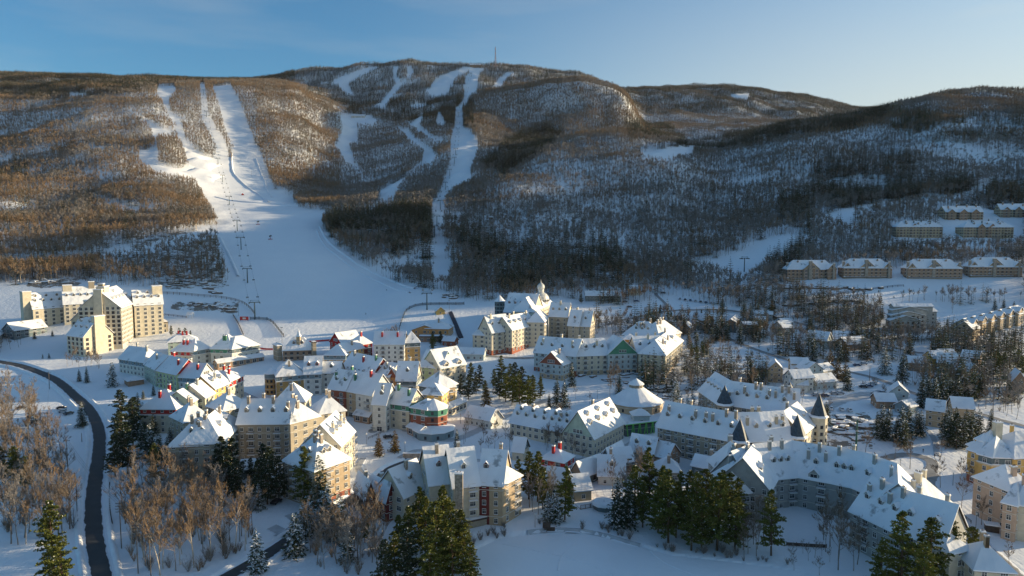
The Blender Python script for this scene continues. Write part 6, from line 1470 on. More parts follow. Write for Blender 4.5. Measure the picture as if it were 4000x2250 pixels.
mb = MB(); mb.tube((0, 0, 0), (0, 0, -1.8), .05, .05, 5); mb.lathe([(.05, -1.7), (.8, -1.9), (1.05, -2.6), (1.0, -3.6), (.7, -4.0), (.05, -4.05)], 10, 0)
M_GOND = mb.mesh('lift_cabin', M_STEEL)
def chairlift(name, pts, h, per, car, lab, clab, llab, glab):
    W = [at(*p) for p in pts]; tops = []
    for i, p in enumerate(W):
        a = W[max(i-1, 0)]; b = W[min(i+1, len(W)-1)]; rz = math.atan2(b.y-a.y, b.x-a.x)-math.pi/2
        e = inst('lift_tower', TWR[h], None, (p.x, p.y, p.z), rz); tag(e, lab, 'lift tower', glab+' towers')
        tops.append((p+Vector((0, 0, h-.1)), rz))
    mb = MB(); cars = []
    for s in (-1, 1):
        for (a, r0), (b, r1) in zip(tops, tops[1:]):
            A = a+Vector((math.cos(r0)*4*s, math.sin(r0)*4*s, 0)); B = b+Vector((math.cos(r1)*4*s, math.sin(r1)*4*s, 0)); L = (B-A).length; q = A
            n = 6
            for k in range(1, n+1):
                t = k/n; P = A.lerp(B, t)-Vector((0, 0, L*.05*t*(1-t))); mb.tube(q, P, .06, .06, 4, 0, False); q = P
            m = max(1, int(L/per))
            for k in range(m):
                t = (k+.5)/m; P = A.lerp(B, t)-Vector((0, 0, L*.05*t*(1-t)+.05)); cars.append((P, r0))
    o = mb.build('lift_cable', M_CABLE); tag(o, llab, 'cable')
    for P, r in cars: o = inst('lift_cabin' if car is M_GOND else 'lift_chair', car, None, P, r); tag(o, clab, 'lift cabin' if car is M_GOND else 'lift chair', glab+' cars')
    return tops
chairlift('left', [(996, 1248), (967, 1105), (942, 975), (927, 903), (896, 800), (870, 712), (852, 645), (840, 601), (829, 568), (817, 527), (807, 457), (795, 371)], 14, 42, M_CHAIR, 'T topped lift tower of the chairlift climbing the left ski runs', 'empty chair hanging on the left chairlift', 'twin cable of the chairlift up the left ski runs', 'left chairlift')
chairlift('centre', [(1668, 1210), (1680, 1040), (1698, 925), (1707, 884), (1720, 819), (1740, 741), (1757, 689), (1775, 640), (1780, 606), (1789, 524), (1792, 459), (1840, 300)], 14, 60, M_GOND, 'T topped lift tower of the central gondola line over the wooded knoll', 'small gondola cabin on the central lift line', 'twin cable of the central gondola line to the summit', 'central lift')
e = inst('lift_tower', TWR[14], None, at(2907, 1062), .3); tag(e, 'solitary lift tower on the snowfield left of the timber townhouses', 'lift tower')
# ------------------------------------------------------------------ summit mast and lodges
mb = MB(); Hm = 84; q = at(1935, 268)
for k in range(14):
    z0, z1 = Hm*k/14, Hm*(k+1)/14; r0, r1 = 4.2*(1-z0/Hm)+.9, 4.2*(1-z1/Hm)+.9
    for i in range(3):
        a, b = 2.094*i, 2.094*(i+1); P = [Vector((r*math.cos(t), r*math.sin(t), z)) for r, t, z in ((r0, a, z0), (r1, a, z1), (r0, b, z0), (r1, b, z1))]
        mb.tube(P[0], P[1], .55, .55, 4, 0, False); mb.tube(P[0], P[3], .3, .3, 4, 0, False); mb.tube(P[2], P[1], .3, .3, 4, 0, False); mb.tube(P[1], P[3], .16, .16, 4, 0, False)
for z in (40, 58, 74): mb.lathe([(1.8, z), (2.8, z), (2.8, z+2.6), (1.8, z+2.6)], 10)
mb.tube((0, 0, Hm), (0, 0, Hm+5), .2, .1, 5)
o = mb.build('radio_mast', mat('red_white_mast', (.35, .25, .24), .5, .2, .1), loc=q); tag(o, 'tall lattice radio mast standing on the mountain summit', 'mast')
def lodge_at(px0, py0, px1, he, w, rise, c, label):
    b = nb('summit_lodge', label, 'lodge'); b.wing(None, (px0, py0), (px1, py0), he, w, rise, c=c, win='d', sp=4.5); b.finish()
lodge_at(1835, 253, 1878, 10, 18, 6, 'brown', 'dark summit lodge at the top of the runs left of the mast')
lodge_at(1372, 452, 1424, 7, 16, 5, 'white', 'low snow covered mid mountain lodge in the valley between the runs')
lodge_at(800, 331, 822, 6, 12, 4, 'brown', 'small lift station on the crest above the left runs')
mb = MB()
for x in (-2.2, 2.2):
    for y in (-2.2, 2.2): mb.tube((x*1.3, y*1.3, -1), (x, y, 8), .2, .16, 5)
    mb.tube((x*1.2, -2.6, 2), (x, 2.2, 7.5), .1, .1, 4)
mb.box(-3, 3, -3, 3, 8, 8.3); mb.box(-2.5, 2.5, -2.5, 2.5, 8.3, 10.8, 0)
rf = MB(); prism_slab(rf, [(x-3.2, y-3.2, z+11.2) for x, y, z in [(0, 0, 0), (6.4, 0, 0), (6.4, 6.4, 0), (0, 6.4, 0), (3.2, 3.2, 1.6)]], [[0, 1, 4], [1, 2, 4], [2, 3, 4], [3, 0, 4]], .4, 0)
p = at(1918, 880); e = empty('lookout_hut', p); tag(e, 'small stilted lookout hut with snowy roof on the wooded knoll', 'lookout hut')
mb.build('cabin', M_WOOD, e); rf.build('roof', M_SNOW, e)
# ------------------------------------------------------------------ cars
def car_meshes():
    out = {}
    prof = [(-2.25, .35), (-2.3, .8), (-2.05, 1.0), (-1.55, 1.05), (-.95, 1.5), (.75, 1.52), (1.5, 1.08), (2.2, .95), (2.32, .6), (2.25, .35)]
    for nm, col in (('dark', (.03, .03, .035)), ('silver', (.35, .36, .38)), ('blue', (.04, .07, .14)), ('white', (.7, .7, .7)), ('red', (.30, .03, .03))):
        mb = MB(); n = len(prof)
        def half(z): return .9 if z < 1.06 else .68
        L_ = [(x, -half(z), z) for x, z in prof]; R_ = [(x, half(z), z) for x, z in prof]
        mb.face(L_, 0); mb.face(R_[::-1], 0)
        for i in range(n):
            j = (i+1) % n; mb.face([L_[j], L_[i], R_[i], R_[j]], 0)
        g = MB()
        for s in (-1, 1): g.box(-1.25, 1.05, s*.76-.02, s*.76+.02, 1.1, 1.4)
        for (x0, z0), (x1, z1) in (((-1.5, 1.09), (-1.0, 1.45)), ((1.42, 1.14), (.85, 1.47))): g.hexa([(x0-.03, -.6, z0), (x0+.03, -.6, z0), (x0+.03, .6, z0), (x0-.03, .6, z0), (x1-.03, -.55, z1+.02), (x1+.03, -.55, z1+.02), (x1+.03, .55, z1+.02), (x1-.03, .55, z1+.02)])
        out[nm] = (mb.mesh('body', mat(nm+'_car_paint', col, .3, .05, 1, spec=.5)), g.mesh('window', M_GLASS))
    w = MB(); w.tube((0, -.11, 0), (0, .11, 0), .34, .34, 12); out['wheel'] = w.mesh('wheel', mat('tyre_rubber', (.02, .02, .02), .8))
    s = MB(); s.hexa([(-.95, -.62, 1.53), (.7, -.62, 1.53), (.7, .62, 1.53), (-.95, .62, 1.53), (-.8, -.5, 1.72), (.55, -.5, 1.72), (.55, .5, 1.72), (-.8, .5, 1.72)]); s.hexa([(1.5, -.7, 1.09), (2.15, -.7, .98), (2.15, .7, .98), (1.5, .7, 1.09), (1.6, -.6, 1.18), (2.1, -.6, 1.08), (2.1, .6, 1.08), (1.6, .6, 1.18)]); out['snow'] = s.mesh('snow_cap', M_SNOW)
    return out
CARM = car_meshes()
def car(t, p, rz, col, label, group=None, snow=True):
    q = PX(t, p); a = at(*q); e = empty('parked_car', (a.x, a.y, a.z+.28), math.radians(rz)); tag(e, label, 'car', group)
    inst('body', CARM[col][0], e); inst('window', CARM[col][1], e)
    for x in (-1.4, 1.45):
        for y in (-.82, .82): inst('wheel', CARM['wheel'], e, (x, y, .34))
    if snow: inst('snow_cap', CARM['snow'], e)
for t, p, rz, c, lb in (('U1', (618, 255), 12, 'dark', 'dark car at the back of the pair in the snowy lay by'), ('U1', (640, 290), 15, 'silver', 'silver snowy car at the front of the pair in the lay by'), ('U1', (690, 310), 60, 'dark', 'small dark car right of the pair in the lay by'), ('U1', (315, 345), 80, 'dark', 'dark car at the top of the file among the left bare trees'), ('U1', (322, 370), 80, 'dark', 'dark car in the middle of the file among the left bare trees'), ('U1', (328, 395), 80, 'dark', 'dark car at the bottom of the file among the left bare trees'), ('U1', (215, 255), 20, 'dark', 'dark car parked under the far left trees'),
    ('T4', (895, 1110), -8, 'blue', 'blue car at the left of the two parked beside the round spruce'), ('T4', (960, 1096), -8, 'silver', 'snow topped car right of the blue one beside the round spruce'), ('T4', (958, 1328), -8, 'dark', 'front dark car of the three in the villa car park'), ('T4', (1012, 1322), -8, 'blue', 'middle blue car of the three in the villa car park'), ('T4', (1052, 1300), -12, 'silver', 'silver car behind the two dark ones in the villa car park'), ('T4', (1082, 1402), -15, 'dark', 'dark car left of the low snowy house in the car park'), ('T4', (1152, 1390), -15, 'blue', 'blue car nearest the low snowy house in the car park'),
    ('T4', (480, 1412), -5, 'silver', 'snow covered car at the left end below the villas'), ('T4', (570, 1418), -10, 'blue', 'dark blue car second from the left below the villas'), ('T4', (662, 1396), -6, 'silver', 'silver car third from the left below the villas'), ('T4', (722, 1394), -6, 'silver', 'silver car at the right end below the villas'), ('U4', (640, 262), 60, 'white', 'white car by the orange brown shelter above the rock terraces'), ('U4', (742, 272), 80, 'white', 'snow buried white car above the rock terraces'), ('U4', (822, 278), 80, 'white', 'white car nearest the tall green pole'),
    ('T3', (1322, 365), 0, 'dark', 'dark car next to the little cream cabin'), ('T3', (1520, 380), 0, 'dark', 'dark car on the snow at the top of the short drive'), ('T3', (1135, 468), 5, 'dark', 'dark car below the long maintenance building'), ('T3', (1250, 462), 5, 'blue', 'blue car right of the one below the maintenance building'), ('T3', (1182, 520), 5, 'dark', 'dark car alone under the bare trees of the valley lot'), ('U2', (1330, 548), 15, 'dark', 'black car tucked under the bush at the square steps'), ('U2', (205, 1205), 70, 'dark', 'black car in the shade left of the layered pine'), ('V2', (500, 515), -5, 'white', 'snow buried van beside the parking circle')):
    car(t, p, rz, c, lb, snow=c != 'dark' or p[0] % 2 == 0)
for i in range(7): car('T3', (1690+i*52, 440+i*7), 80, ('silver', 'dark', 'blue')[i % 3], 'snow domed car in the parked row at the foot of the hillside', 'snow domed cars at the hillside')
# ------------------------------------------------------------------ poles, lamps, wires
M_POLE = mat('weathered_pole', (.13, .11, .09), .85, .2, 1)
def pole_mesh(h, arms=1, w=2.4):
    mb = MB(); mb.tube((0, 0, -1), (0, 0, h), .17, .11, 7)
    for k in range(arms):
        z = h-.5-k*.9; mb.box(-w/2, w/2, -.07, .07, z-.08, z+.08, 0)
        for x in (-w*.45, -w*.2, w*.2, w*.45): mb.tube((x, 0, z+.08), (x, 0, z+.3), .05, .04, 5, 1)
    return mb
POLES = {}
def upole(px, py, h, arms, label, rz=.3):
    p = at(px, py); o = pole_mesh(h, arms).build('utility_pole', [M_POLE, M_STEEL], loc=p); o.rotation_euler.z = rz; tag(o, label, 'utility pole'); POLES[(px, py)] = p+Vector((0, 0, h-.4)); return POLES[(px, py)]
a1 = upole(475, 2142, 15, 4, 'utility pole with stacked crossarms between road and bare grove, farthest of three', .2); a2 = upole(540, 2240, 15, 4, 'utility pole with stacked crossarms, middle one of three by the bare grove', .2); a3 = upole(592, 2300, 16, 2, 'utility pole with white insulators, nearest of three by the bare grove', .2)
b1 = upole(190, 1703, 11, 1, 'plain wooden pole on the snow below the parked cars'); b2 = upole(266, 1842, 13, 1, 'wooden pole with small crossarm left of the road bend'); b3 = upole(320, 1726, 4, 0, 'short post on the snow beside the road'); b0 = upole(194, 1520, 10, 1, 'wooden pole at the edge of the upper road bend')
b4 = upole(3396, 1490, 9, 1, 'utility pole beside the car park road'); 
def wire(A, B, off, label):
    mb = MB(); 
    for d in off:
        q = A+Vector((d, 0, 0))
        for k in range(1, 9):
            t = k/8; P = A.lerp(B, t)+Vector((d, 0, -(A-B).length*.08*t*(1-t))); mb.tube(q, P, .035, .035, 3, 0, False); q = P
    o = mb.build('power_line', M_CABLE); tag(o, label, 'cable')
wire(a1, a2, (-1, -.4, .4, 1), 'four wires between the farthest and the middle stacked poles'); wire(a2, a3, (-1, -.4, .4, 1), 'four wires between the middle and the nearest stacked poles'); wire(b2, a1, (-.8, 0, .8), 'three wires crossing the dark road'); wire(b1, b2, (0,), 'single wire between the plain pole and the crossarm pole'); wire(b0, b1, (0,), 'single wire dropping to the plain pole')
mb = MB(); mb.tube((0, 0, -1), (0, 0, 17), .42, .34, 10, 0); mb.box(-2.2, 2.2, -.15, .15, 16.4, 16.7, 1); mb.box(-1.4, 1.4, -.6, .6, 17, 17.3, 1)
for i in range(7): mb.tube((-2.1+i*.7, 0, 16.7), (-2.1+i*.7, 0, 17.5), .06, .03, 4, 1)
mb.tube((0, 0, 12), (0, 0, 12.5), .5, .5, 10, 1)
o = mb.build('lift_pylon', [mat('green_pylon_paint', (.03, .10, .08), .5, .1), M_STEEL], loc=at(3342, 1795)); tag(o, 'tall dark green pylon with snowy head between turret and curved hotels', 'pylon')
lm = MB(); lm.tube((0, 0, -.3), (0, 0, 4.2), .09, .06, 6, 0); lm.lathe([(.02, 4.1), (.22, 4.3), (.3, 4.75), (.34, 4.8), (.02, 5.1)], 8, 1); LAMP = lm.mesh('street_lamp', [M_RAIL, M_WRAIL])
for px, py, lb in ((1432, 1735, 'street lamp in the square by the footbridge'), (1799, 1655, 'street lamp with round head right of the ring porch'), (1582, 1770, 'street lamp between the cedars and the retaining wall'), (1812, 1735, 'street lamp beside the symmetrical spruce'), (3516, 1842, 'street lamp inside the roundabout'), (3314, 1792, 'street lamp left of the tall green pylon'), (3722, 1896, 'street lamp between the two verge trees'), (3753, 1838, 'street lamp by the yellow hotel porch'), (3812, 2060, 'street lamp by the sunlit bushy tree'), (2090, 2060, 'lone street lamp on the lake path'), (1380, 1990, 'street lamp at the bend of the climbing road'), (2333, 1560, 'street lamp on the bank left of the round hall'), (3180, 1985, 'lamp post in the curved hotel court'), (288, 2035, 'lamp post left of the dark road among stakes')):
    o = inst('street_lamp', LAMP, None, at(px, py)); tag(o, lb, 'street lamp')
fl = MB(); fl.tube((0, 0, -.5), (0, 0, 11), .12, .08, 6, 0); fl.box(-.9, .9, -.2, .2, 10.8, 11.3, 1); FL = fl.mesh('floodlight', [M_POLE, M_STEEL])
for px, py, lb in ((387, 1115, 'floodlight mast behind the cream hotel fence'), (692, 1150, 'floodlight mast on the slope fence right of the cream hotel'), (932, 1235, 'floodlight mast by the rocks near the left lift'), (1102, 1340, 'floodlight mast at the lift fence left of the spire lodge'), (982, 690, 'floodlight mast on the upper piste near the forest edge'), (1755, 1225, 'floodlight mast by the yellow slope hut'), (822, 880, 'floodlight mast at the forest edge left of the big slope')):
    o = inst('floodlight', FL, None, at(px, py)); tag(o, lb, 'floodlight')
# ------------------------------------------------------------------ fences
def fence(name, t, pts, h, gap, m, label, mesh=True, lift=0.0, cat='fence', thick=.09, sp=False):
    W = [at(*PX(t, p)) for p in pts]; W = smooth_line([(p.x, p.y) for p in W], 6); mb = MB(); acc = 0; last = None; pp = []
    for (x0, y0), (x1, y1) in zip(W, W[1:]):
        L = math.hypot(x1-x0, y1-y0); k = 0
        while acc <= L: pp.append((x0+(x1-x0)*acc/L, y0+(y1-y0)*acc/L)); acc += gap
        acc -= L
    e = empty(name, (pp[0][0], pp[0][1], tz(*pp[0]))); tag(e, label, cat); o = e.location
    pts3 = [Vector((x-o.x, y-o.y, tz(x, y)+lift-o.z)) for x, y in pp]
    post = MB(); post.box(-thick, thick, -thick, thick, -.5, h); pm = post.mesh('post', m)
    for i, p in enumerate(pts3[:90]): inst('post', pm, e, p)
    rb = MB()
    for a, b in zip(pts3, pts3[1:]):
        d = (b-a).normalized(); n = Vector((-d.y, d.x, 0))*.025
        for z0, z1 in (((.12, h*.85),) if mesh else ((h*.35, h*.45), (h*.65, h*.75), (h*.9, h))):
            rb.hexa([a-n+Vector((0, 0, z0)), b-n+Vector((0, 0, z0)), b+n+Vector((0, 0, z0)), a+n+Vector((0, 0, z0)), a-n+Vector((0, 0, z1)), b-n+Vector((0, 0, z1)), b+n+Vector((0, 0, z1)), a+n+Vector((0, 0, z1))])
    rb.build('netting' if mesh else 'rail', M_NET if mesh is True else m, e)
def net_mat():
    m = bpy.data.materials.new('dark_netting'); m.use_nodes = True; nt = m.node_tree; b = nt.nodes['Principled BSDF']; b.inputs['Base Color'].default_value = (.06, .08, .09, 1)
    b.inputs['Alpha'].default_value = .38; return m
M_NET = net_mat(); M_REDNET = mat('red_netting', (.50, .08, .07), .8)
fence('slope_fence', 'T2', [(1445, 730), (1470, 650), (1510, 560), (1600, 510), (1700, 495), (1850, 492), (2000, 492), (2125, 488)], 2.6, 7, M_DARK, 'netted fence curving around the orange lift station', thick=.16)
fence('slope_fence', 'T2', [(-60, 640), (0, 640), (110, 645), (180, 690), (260, 790), (290, 830)], 2.6, 7, M_DARK, 'netted fence at the left foot of the slope near the spire lodge', thick=.16)
fence('slope_fence', 'T1', [(290, 160), (400, 160), (520, 178), (740, 218), (860, 250), (1010, 300)], 2.4, 5, M_WOOD, 'timber rail fence on the snow behind the cream hotel', mesh=False, thick=.14)
fence('slope_fence', 'T1', [(1620, 385), (1900, 400), (2200, 425), (2400, 465), (2500, 520), (2570, 600)], 2.4, 5, M_WOOD, 'rail fence curving along the slope right of the cream hotel', mesh=False, thick=.14)
fence('slope_fence', 'T1', [(1650, 600), (1760, 610), (1880, 625)], 1.6, 4, M_WOOD, 'short fence beside the snow sculpture on the hotel lawn', mesh=False, thick=.1)
fence('retaining_edge', 'T1', [(2345, 600), (2400, 690), (2450, 800)], 1.6, 5, M_DARK, 'dark fenced edge right of the hotel lawn', mesh='solid', thick=.14)
fence('red_fence', 'T2', [(520, 872), (660, 862), (800, 850)], 1.5, 5, M_RED, 'red net fence right of the spire lodge', mesh='solid', thick=.07)
fence('red_fence', 'T2', [(40, 938), (120, 948), (210, 945)], 1.5, 5, M_RED, 'red net fence left of the spire lodge', mesh='solid', thick=.07)
fence('red_fence', 'U4', [(690, 418), (780, 440), (862, 462)], 1.3, 4, M_RED, 'pale red safety fence on the rock terraces', mesh='solid', thick=.06)
fence('court_fence', 'V4', [(185, 855), (400, 870), (600, 880)], 1.4, 3, M_DARK, 'dark fence and wall edge below the hotel court', mesh='solid', thick=.07)
fence('rail_fence', 'T4', [(320, 480), (620, 410), (900, 365), (1250, 315), (1420, 310)], 1.8, 5, M_DARK, 'long dark rail fence rising across the open snow below the townhouses', mesh=False, thick=.12)
fence('street_fence', 'U4', [(1810, 1165), (1880, 1240), (2000, 1370), (2100, 1440)], 1.1, 3, M_DARK, 'street side fence beside the road to the lower right corner', mesh=False, thick=.07)
fence('bridge_rail', 'U2', [(1130, 560), (1200, 530), (1310, 480)], 1.2, 2.5, M_RAIL, 'railing of the little bridge in the square', mesh=False, thick=.06)
# stakes beside the road
mb = MB(); mb.tube((0, 0, -.3), (0, 0, .95), .16, .16, 6); ST = mb.mesh('road_stake', M_DARK)
def stakes(t, pts, n, label, g):
    W = smooth_line([PX(t, p) for p in pts], 10)
    for i in range(n):
        k = i/(n-1)*(len(W)-1); a, b = W[int(k)], W[min(int(k)+1, len(W)-1)]; f = k-int(k); o = inst('road_stake', ST, None, at(a[0]+(b[0]-a[0])*f, a[1]+(b[1]-a[1])*f)); tag(o, label, 'road stake', g)
stakes('U1', [(752, 915), (768, 1080), (775, 1250), (785, 1405)], 30, 'dark stake of the row on the left verge of the dark road', 'stakes left of the road')
stakes('U1', [(1105, 1010), (1098, 1120), (1110, 1300), (1130, 1410)], 28, 'dark stake of the row on the right verge of the dark road', 'stakes right of the road')
# ------------------------------------------------------------------ machines and small landmarks on the slope
def snow_gun(px, py, label):
    e = empty('snow_cannon', at(px, py), .6); tag(e, label, 'snow cannon'); mb = MB(); mb.box(-2.2, 2.2, -1.2, 1.2, .1, .7); mb.tube((0, 0, .6), (0, 0, 3.6), .25, .25, 6); mb.box(-2.4, -1.8, -2, 2, 0, .3); mb.box(1.8, 2.4, -2, 2, 0, .3); mb.build('base', M_RED, e)
    mb = MB(); mb.tube((-1.3, 0, 3.8), (1.5, 0, 4.6), .8, .95, 12); mb.build('fan', M_LIFT, e)
snow_gun(1008, 877, 'upper red based snow cannon on the big slope'); snow_gun(1056, 935, 'lower red based snow cannon on the big slope')
mb = MB(); mb.box(-2.6, 2.6, -1.6, 1.6, .5, 1.4); mb.box(-.2, 2.2, -1.4, 1.4, 1.4, 3.0)
b1m = mb.mesh('body', M_RED); mb = MB(); mb.box(-2.8, 2.8, -2.5, -1.5, 0, .9); mb.box(-2.8, 2.8, 1.5, 2.5, 0, .9); mb.box(2.9, 3.2, -2.6, 2.6, .1, 1.3); b2m = mb.mesh('track', M_DARK)
e = empty('snow_groomer', at(948, 762), 2); tag(e, 'snow groomer below the terrain park on the left run', 'snow groomer'); inst('body', b1m, e); inst('track', b2m, e)

e = empty('notice_board', at(*PX('T1', (2458, 655)))); tag(e, 'red and white notice board at the fence by the left lift', 'notice board'); mb = MB(); mb.box(-3.4, 3.4, -.1, .1, .8, 3.6, 0); mb.box(-1.3, 1.3, -.14, -.11, 1.5, 2.9, 1); mb.box(-3, -2.8, -.1, .1, -.5, .8, 2); mb.box(2.8, 3, -.1, .1, -.5, .8, 2); mb.build('panel', [M_RED, M_WRAIL, M_DARK], e)
e = empty('snow_shelter', at(*PX('T1', (1915, 620)))); tag(e, 'small gabled shelter on the hotel lawn', 'shelter'); mb = MB()
for x in (-2, 2):
    for y in (-1.5, 1.5): mb.box(x-.15, x+.15, y-.15, y+.15, -.5, 2.6)
mb.build('post', M_WRAIL, e); rf = MB(); prism_slab(rf, [(x-2, y-1.5, z+3.2) for x, y, z in roof_pts(4, 3, 1.4, 'gable', .4)[0]], roof_pts(4, 3, 1.4, 'gable', .4)[1], .4, 0); rf.build('roof', M_SNOW, e)
# moving carpet
def carpet(pts, dx, label):
    W = [at(*PX('T2', (x+dx, y))) for x, y in pts]; mb = MB()
    for a, b in zip(W, W[1:]):
        for i in range(6):
            P = a.lerp(b, i/6); Q = a.lerp(b, (i+1)/6); d = (Q-P).normalized(); n = Vector((-d.y, d.x, 0))*.9
            P.z, Q.z = tz(P.x, P.y), tz(Q.x, Q.y); up = Vector((0, 0, .75)); mb.hexa([P-n, Q-n, Q+n, P+n, P-n+up, Q-n+up, Q+n+up, P+n+up])
    o = mb.build('magic_carpet', mat('black_rubber', (.03, .03, .045), .6)); tag(o, label, 'carpet lift')
carpet([(1948, 572), (2000, 690), (2050, 830)], 0, 'left dark conveyor lift beside the orange lift station'); carpet([(1962, 565), (2018, 690), (2075, 825)], 0, 'right dark conveyor lift beside the orange lift station')
# square details
mb = MB(); mb.lathe([(2.2, -.3), (2.2, .5), (1.9, .5), (1.9, .3), (.35, .35), (.3, 1.4), (1.1, 1.6), (1.15, 1.8), (.25, 1.9), (.2, 2.6), (.6, 2.8), (.05, 3.3)], 14); o = mb.build('fountain', M_STEEL, loc=at(*PX('U2', (1178, 475)))); tag(o, 'tiered frozen fountain in the middle of the square', 'fountain')
p = at(*PX('U2', (1695, 745))); mb = MB(); mb.box(-9, 9, -.4, .4, -2, 2.0, 0); mb.box(-9, 9, -.5, .5, 2.0, 2.3, 1); o = mb.build('retaining_wall', [M_STONE, M_SNOW], loc=p); tag(o, 'stone retaining wall with snowy top below the square terrace', 'wall')
p = at(*PX('V3', (348, 712))); mb = MB(); mb.box(-.08, .08, -.06, .06, -.4, 1.2, 0); mb.box(-1.3, 1.3, -.1, .1, 1.2, 3.2, 0); o = mb.build('sign_board', [M_DARK], loc=p); tag(o, 'tall dark sign board on the lake path', 'sign'); p = at(*PX('V3', (392, 715))); mb = MB(); mb.box(-1.3, 1.3, -.1, .1, .1, 1.6, 0); mb.box(-1.0, -.9, -.08, .08, -.4, .1, 0); o = mb.build('sign_board', [M_DARK], loc=p); tag(o, 'low dark sign board right of the tall one on the lake path', 'sign')
e = empty('bus_shelter', at(*PX('V4', (2250, 705))), -.4); tag(e, 'dark box shelter with snowy roof by the street at the pink hotel', 'shelter'); mb = MB(); mb.box(-1.8, 1.8, -1.3, 1.3, -.3, 2.2); mb.build('wall', M_DARK, e); mb = MB(); mb.box(-2.1, 2.1, -1.6, 1.6, 2.2, 2.6); mb.build('roof', M_SNOW, e)
e = empty('gazebo', at(*PX('U4', (600, 745))), 0); tag(e, 'open gazebo with dark pointed roof right of the sunlit entrance', 'gazebo'); mb = MB()
for i in range(6): mb.tube((2.2*math.cos(i*1.047), 2.2*math.sin(i*1.047), -.5), (2.2*math.cos(i*1.047), 2.2*math.sin(i*1.047), 3.2), .12, .12, 5)
mb.build('post', M_WRAIL, e); mb = MB(); mb.lathe([(2.7, 3.1), (2.7, 3.3), (.5, 5.4), (.03, 7)], 6); mb.build('roof', M_COPPER, e)
# stepped rock ledges ---------------------------------------------------------
M_ROCK = mat('grey_brown_rock', (.13, .11, .095), .9, .4, .7, bump=.1)
def rock_mesh(seed):
    rs = random.Random(seed); mb = MB(); n = 9
    rr = [rs.uniform(.7, 1.25) for _ in range(n)]; z1 = rs.uniform(.35, .6)
    lo = [(rr[i]*1.5*math.cos(6.283*i/n), rr[i]*math.sin(6.283*i/n), -.5) for i in range(n)]; hi = [(x*.86+rs.gauss(0, .06), y*.86+rs.gauss(0, .06), z1+rs.gauss(0, .08)) for x, y, _ in lo]
    for i in range(n): j = (i+1) % n; mb.face([lo[i], lo[j], hi[j], hi[i]], 0)
    top = [(x*.92, y*.92, z+.16) for x, y, z in hi]
    for i in range(n): j = (i+1) % n; mb.face([hi[i], hi[j], top[j], top[i]], 1)
    mb.face(top, 1); return mb.mesh('boulder', [M_ROCK, M_SNOW])
RK = [rock_mesh(i) for i in range(5)]
def rocks(t, poly, n, s, label, g, seed):
    rs = random.Random(seed); poly = [PX(t, p) for p in poly]; xs = [p[0] for p in poly]; ys = [p[1] for p in poly]; k = 0
    while k < n:
        px, py = rs.uniform(min(xs), max(xs)), rs.uniform(min(ys), max(ys))
        if not bool(inpoly(px, py, poly)): continue
        p = at(px, py); o = inst('boulder', RK[k % 5], None, p, rs.gauss(0, .4), (rs.uniform(.6, 1.6)*s, rs.uniform(.5, 1.1)*s, rs.uniform(.6, 1.3)*s)); tag(o, label, 'boulder', g); k += 1
rocks('T1', [(2080, 465), (2250, 475), (2370, 540), (2350, 590), (2200, 540), (1890, 505), (1900, 470)], 30, 2.2, 'dark snow capped boulder of the rock pile right of the hotel lawn', 'boulders right of the hotel lawn', 1)
rocks('T1', [(1730, 170), (2040, 220), (2200, 340), (2180, 390), (1900, 300), (1660, 320)], 34, 2.4, 'dark boulder on the rocky hump above the slope fence', 'boulders above the slope fence', 2)
rocks('U4', [(590, 330), (860, 320), (1050, 420), (1040, 520), (900, 580), (580, 490)], 50, 1.8, 'snow capped stone of the terraces beside the turret hotel', 'terrace stones', 3)
rocks('T3', [(640, 1190), (900, 1180), (1500, 1150), (1560, 1250), (1300, 1300), (640, 1230)], 34, 1.7, 'snow capped boulder below the green gabled hotel', 'boulders below the green gabled hotel', 4)
rocks('T3', [(1380, 1340), (1600, 1300), (1700, 1380), (1560, 1440), (1400, 1400)], 18, 1.6, 'snow capped boulder right of the round hall', 'boulders right of the round hall', 5)
rocks('T2', [(1830, 385), (1990, 390), (2030, 440), (1880, 420)], 12, 2.0, 'dark boulder at the edge of the slope under the forest', 'boulders at the slope edge', 6)
rocks('T4', [(190, 310), (800, 310), (980, 335), (1230, 315), (960, 350), (500, 330), (190, 335)], 34, 2.4, 'dark boulder of the rock wall under the timber townhouses', 'boulders under the townhouses', 7)
rocks('T1', [(290, 280), (420, 235), (660, 250), (700, 300), (500, 290)], 18, 2.4, 'dark boulder behind the cream hotel roofs', 'boulders behind the cream hotel', 8)
rocks('T4', [(90, 500), (500, 460), (900, 450), (940, 465), (500, 490), (100, 525)], 26, 2.0, 'dark boulder in the ledge line under the open snow', 'boulders in the ledge line', 9)
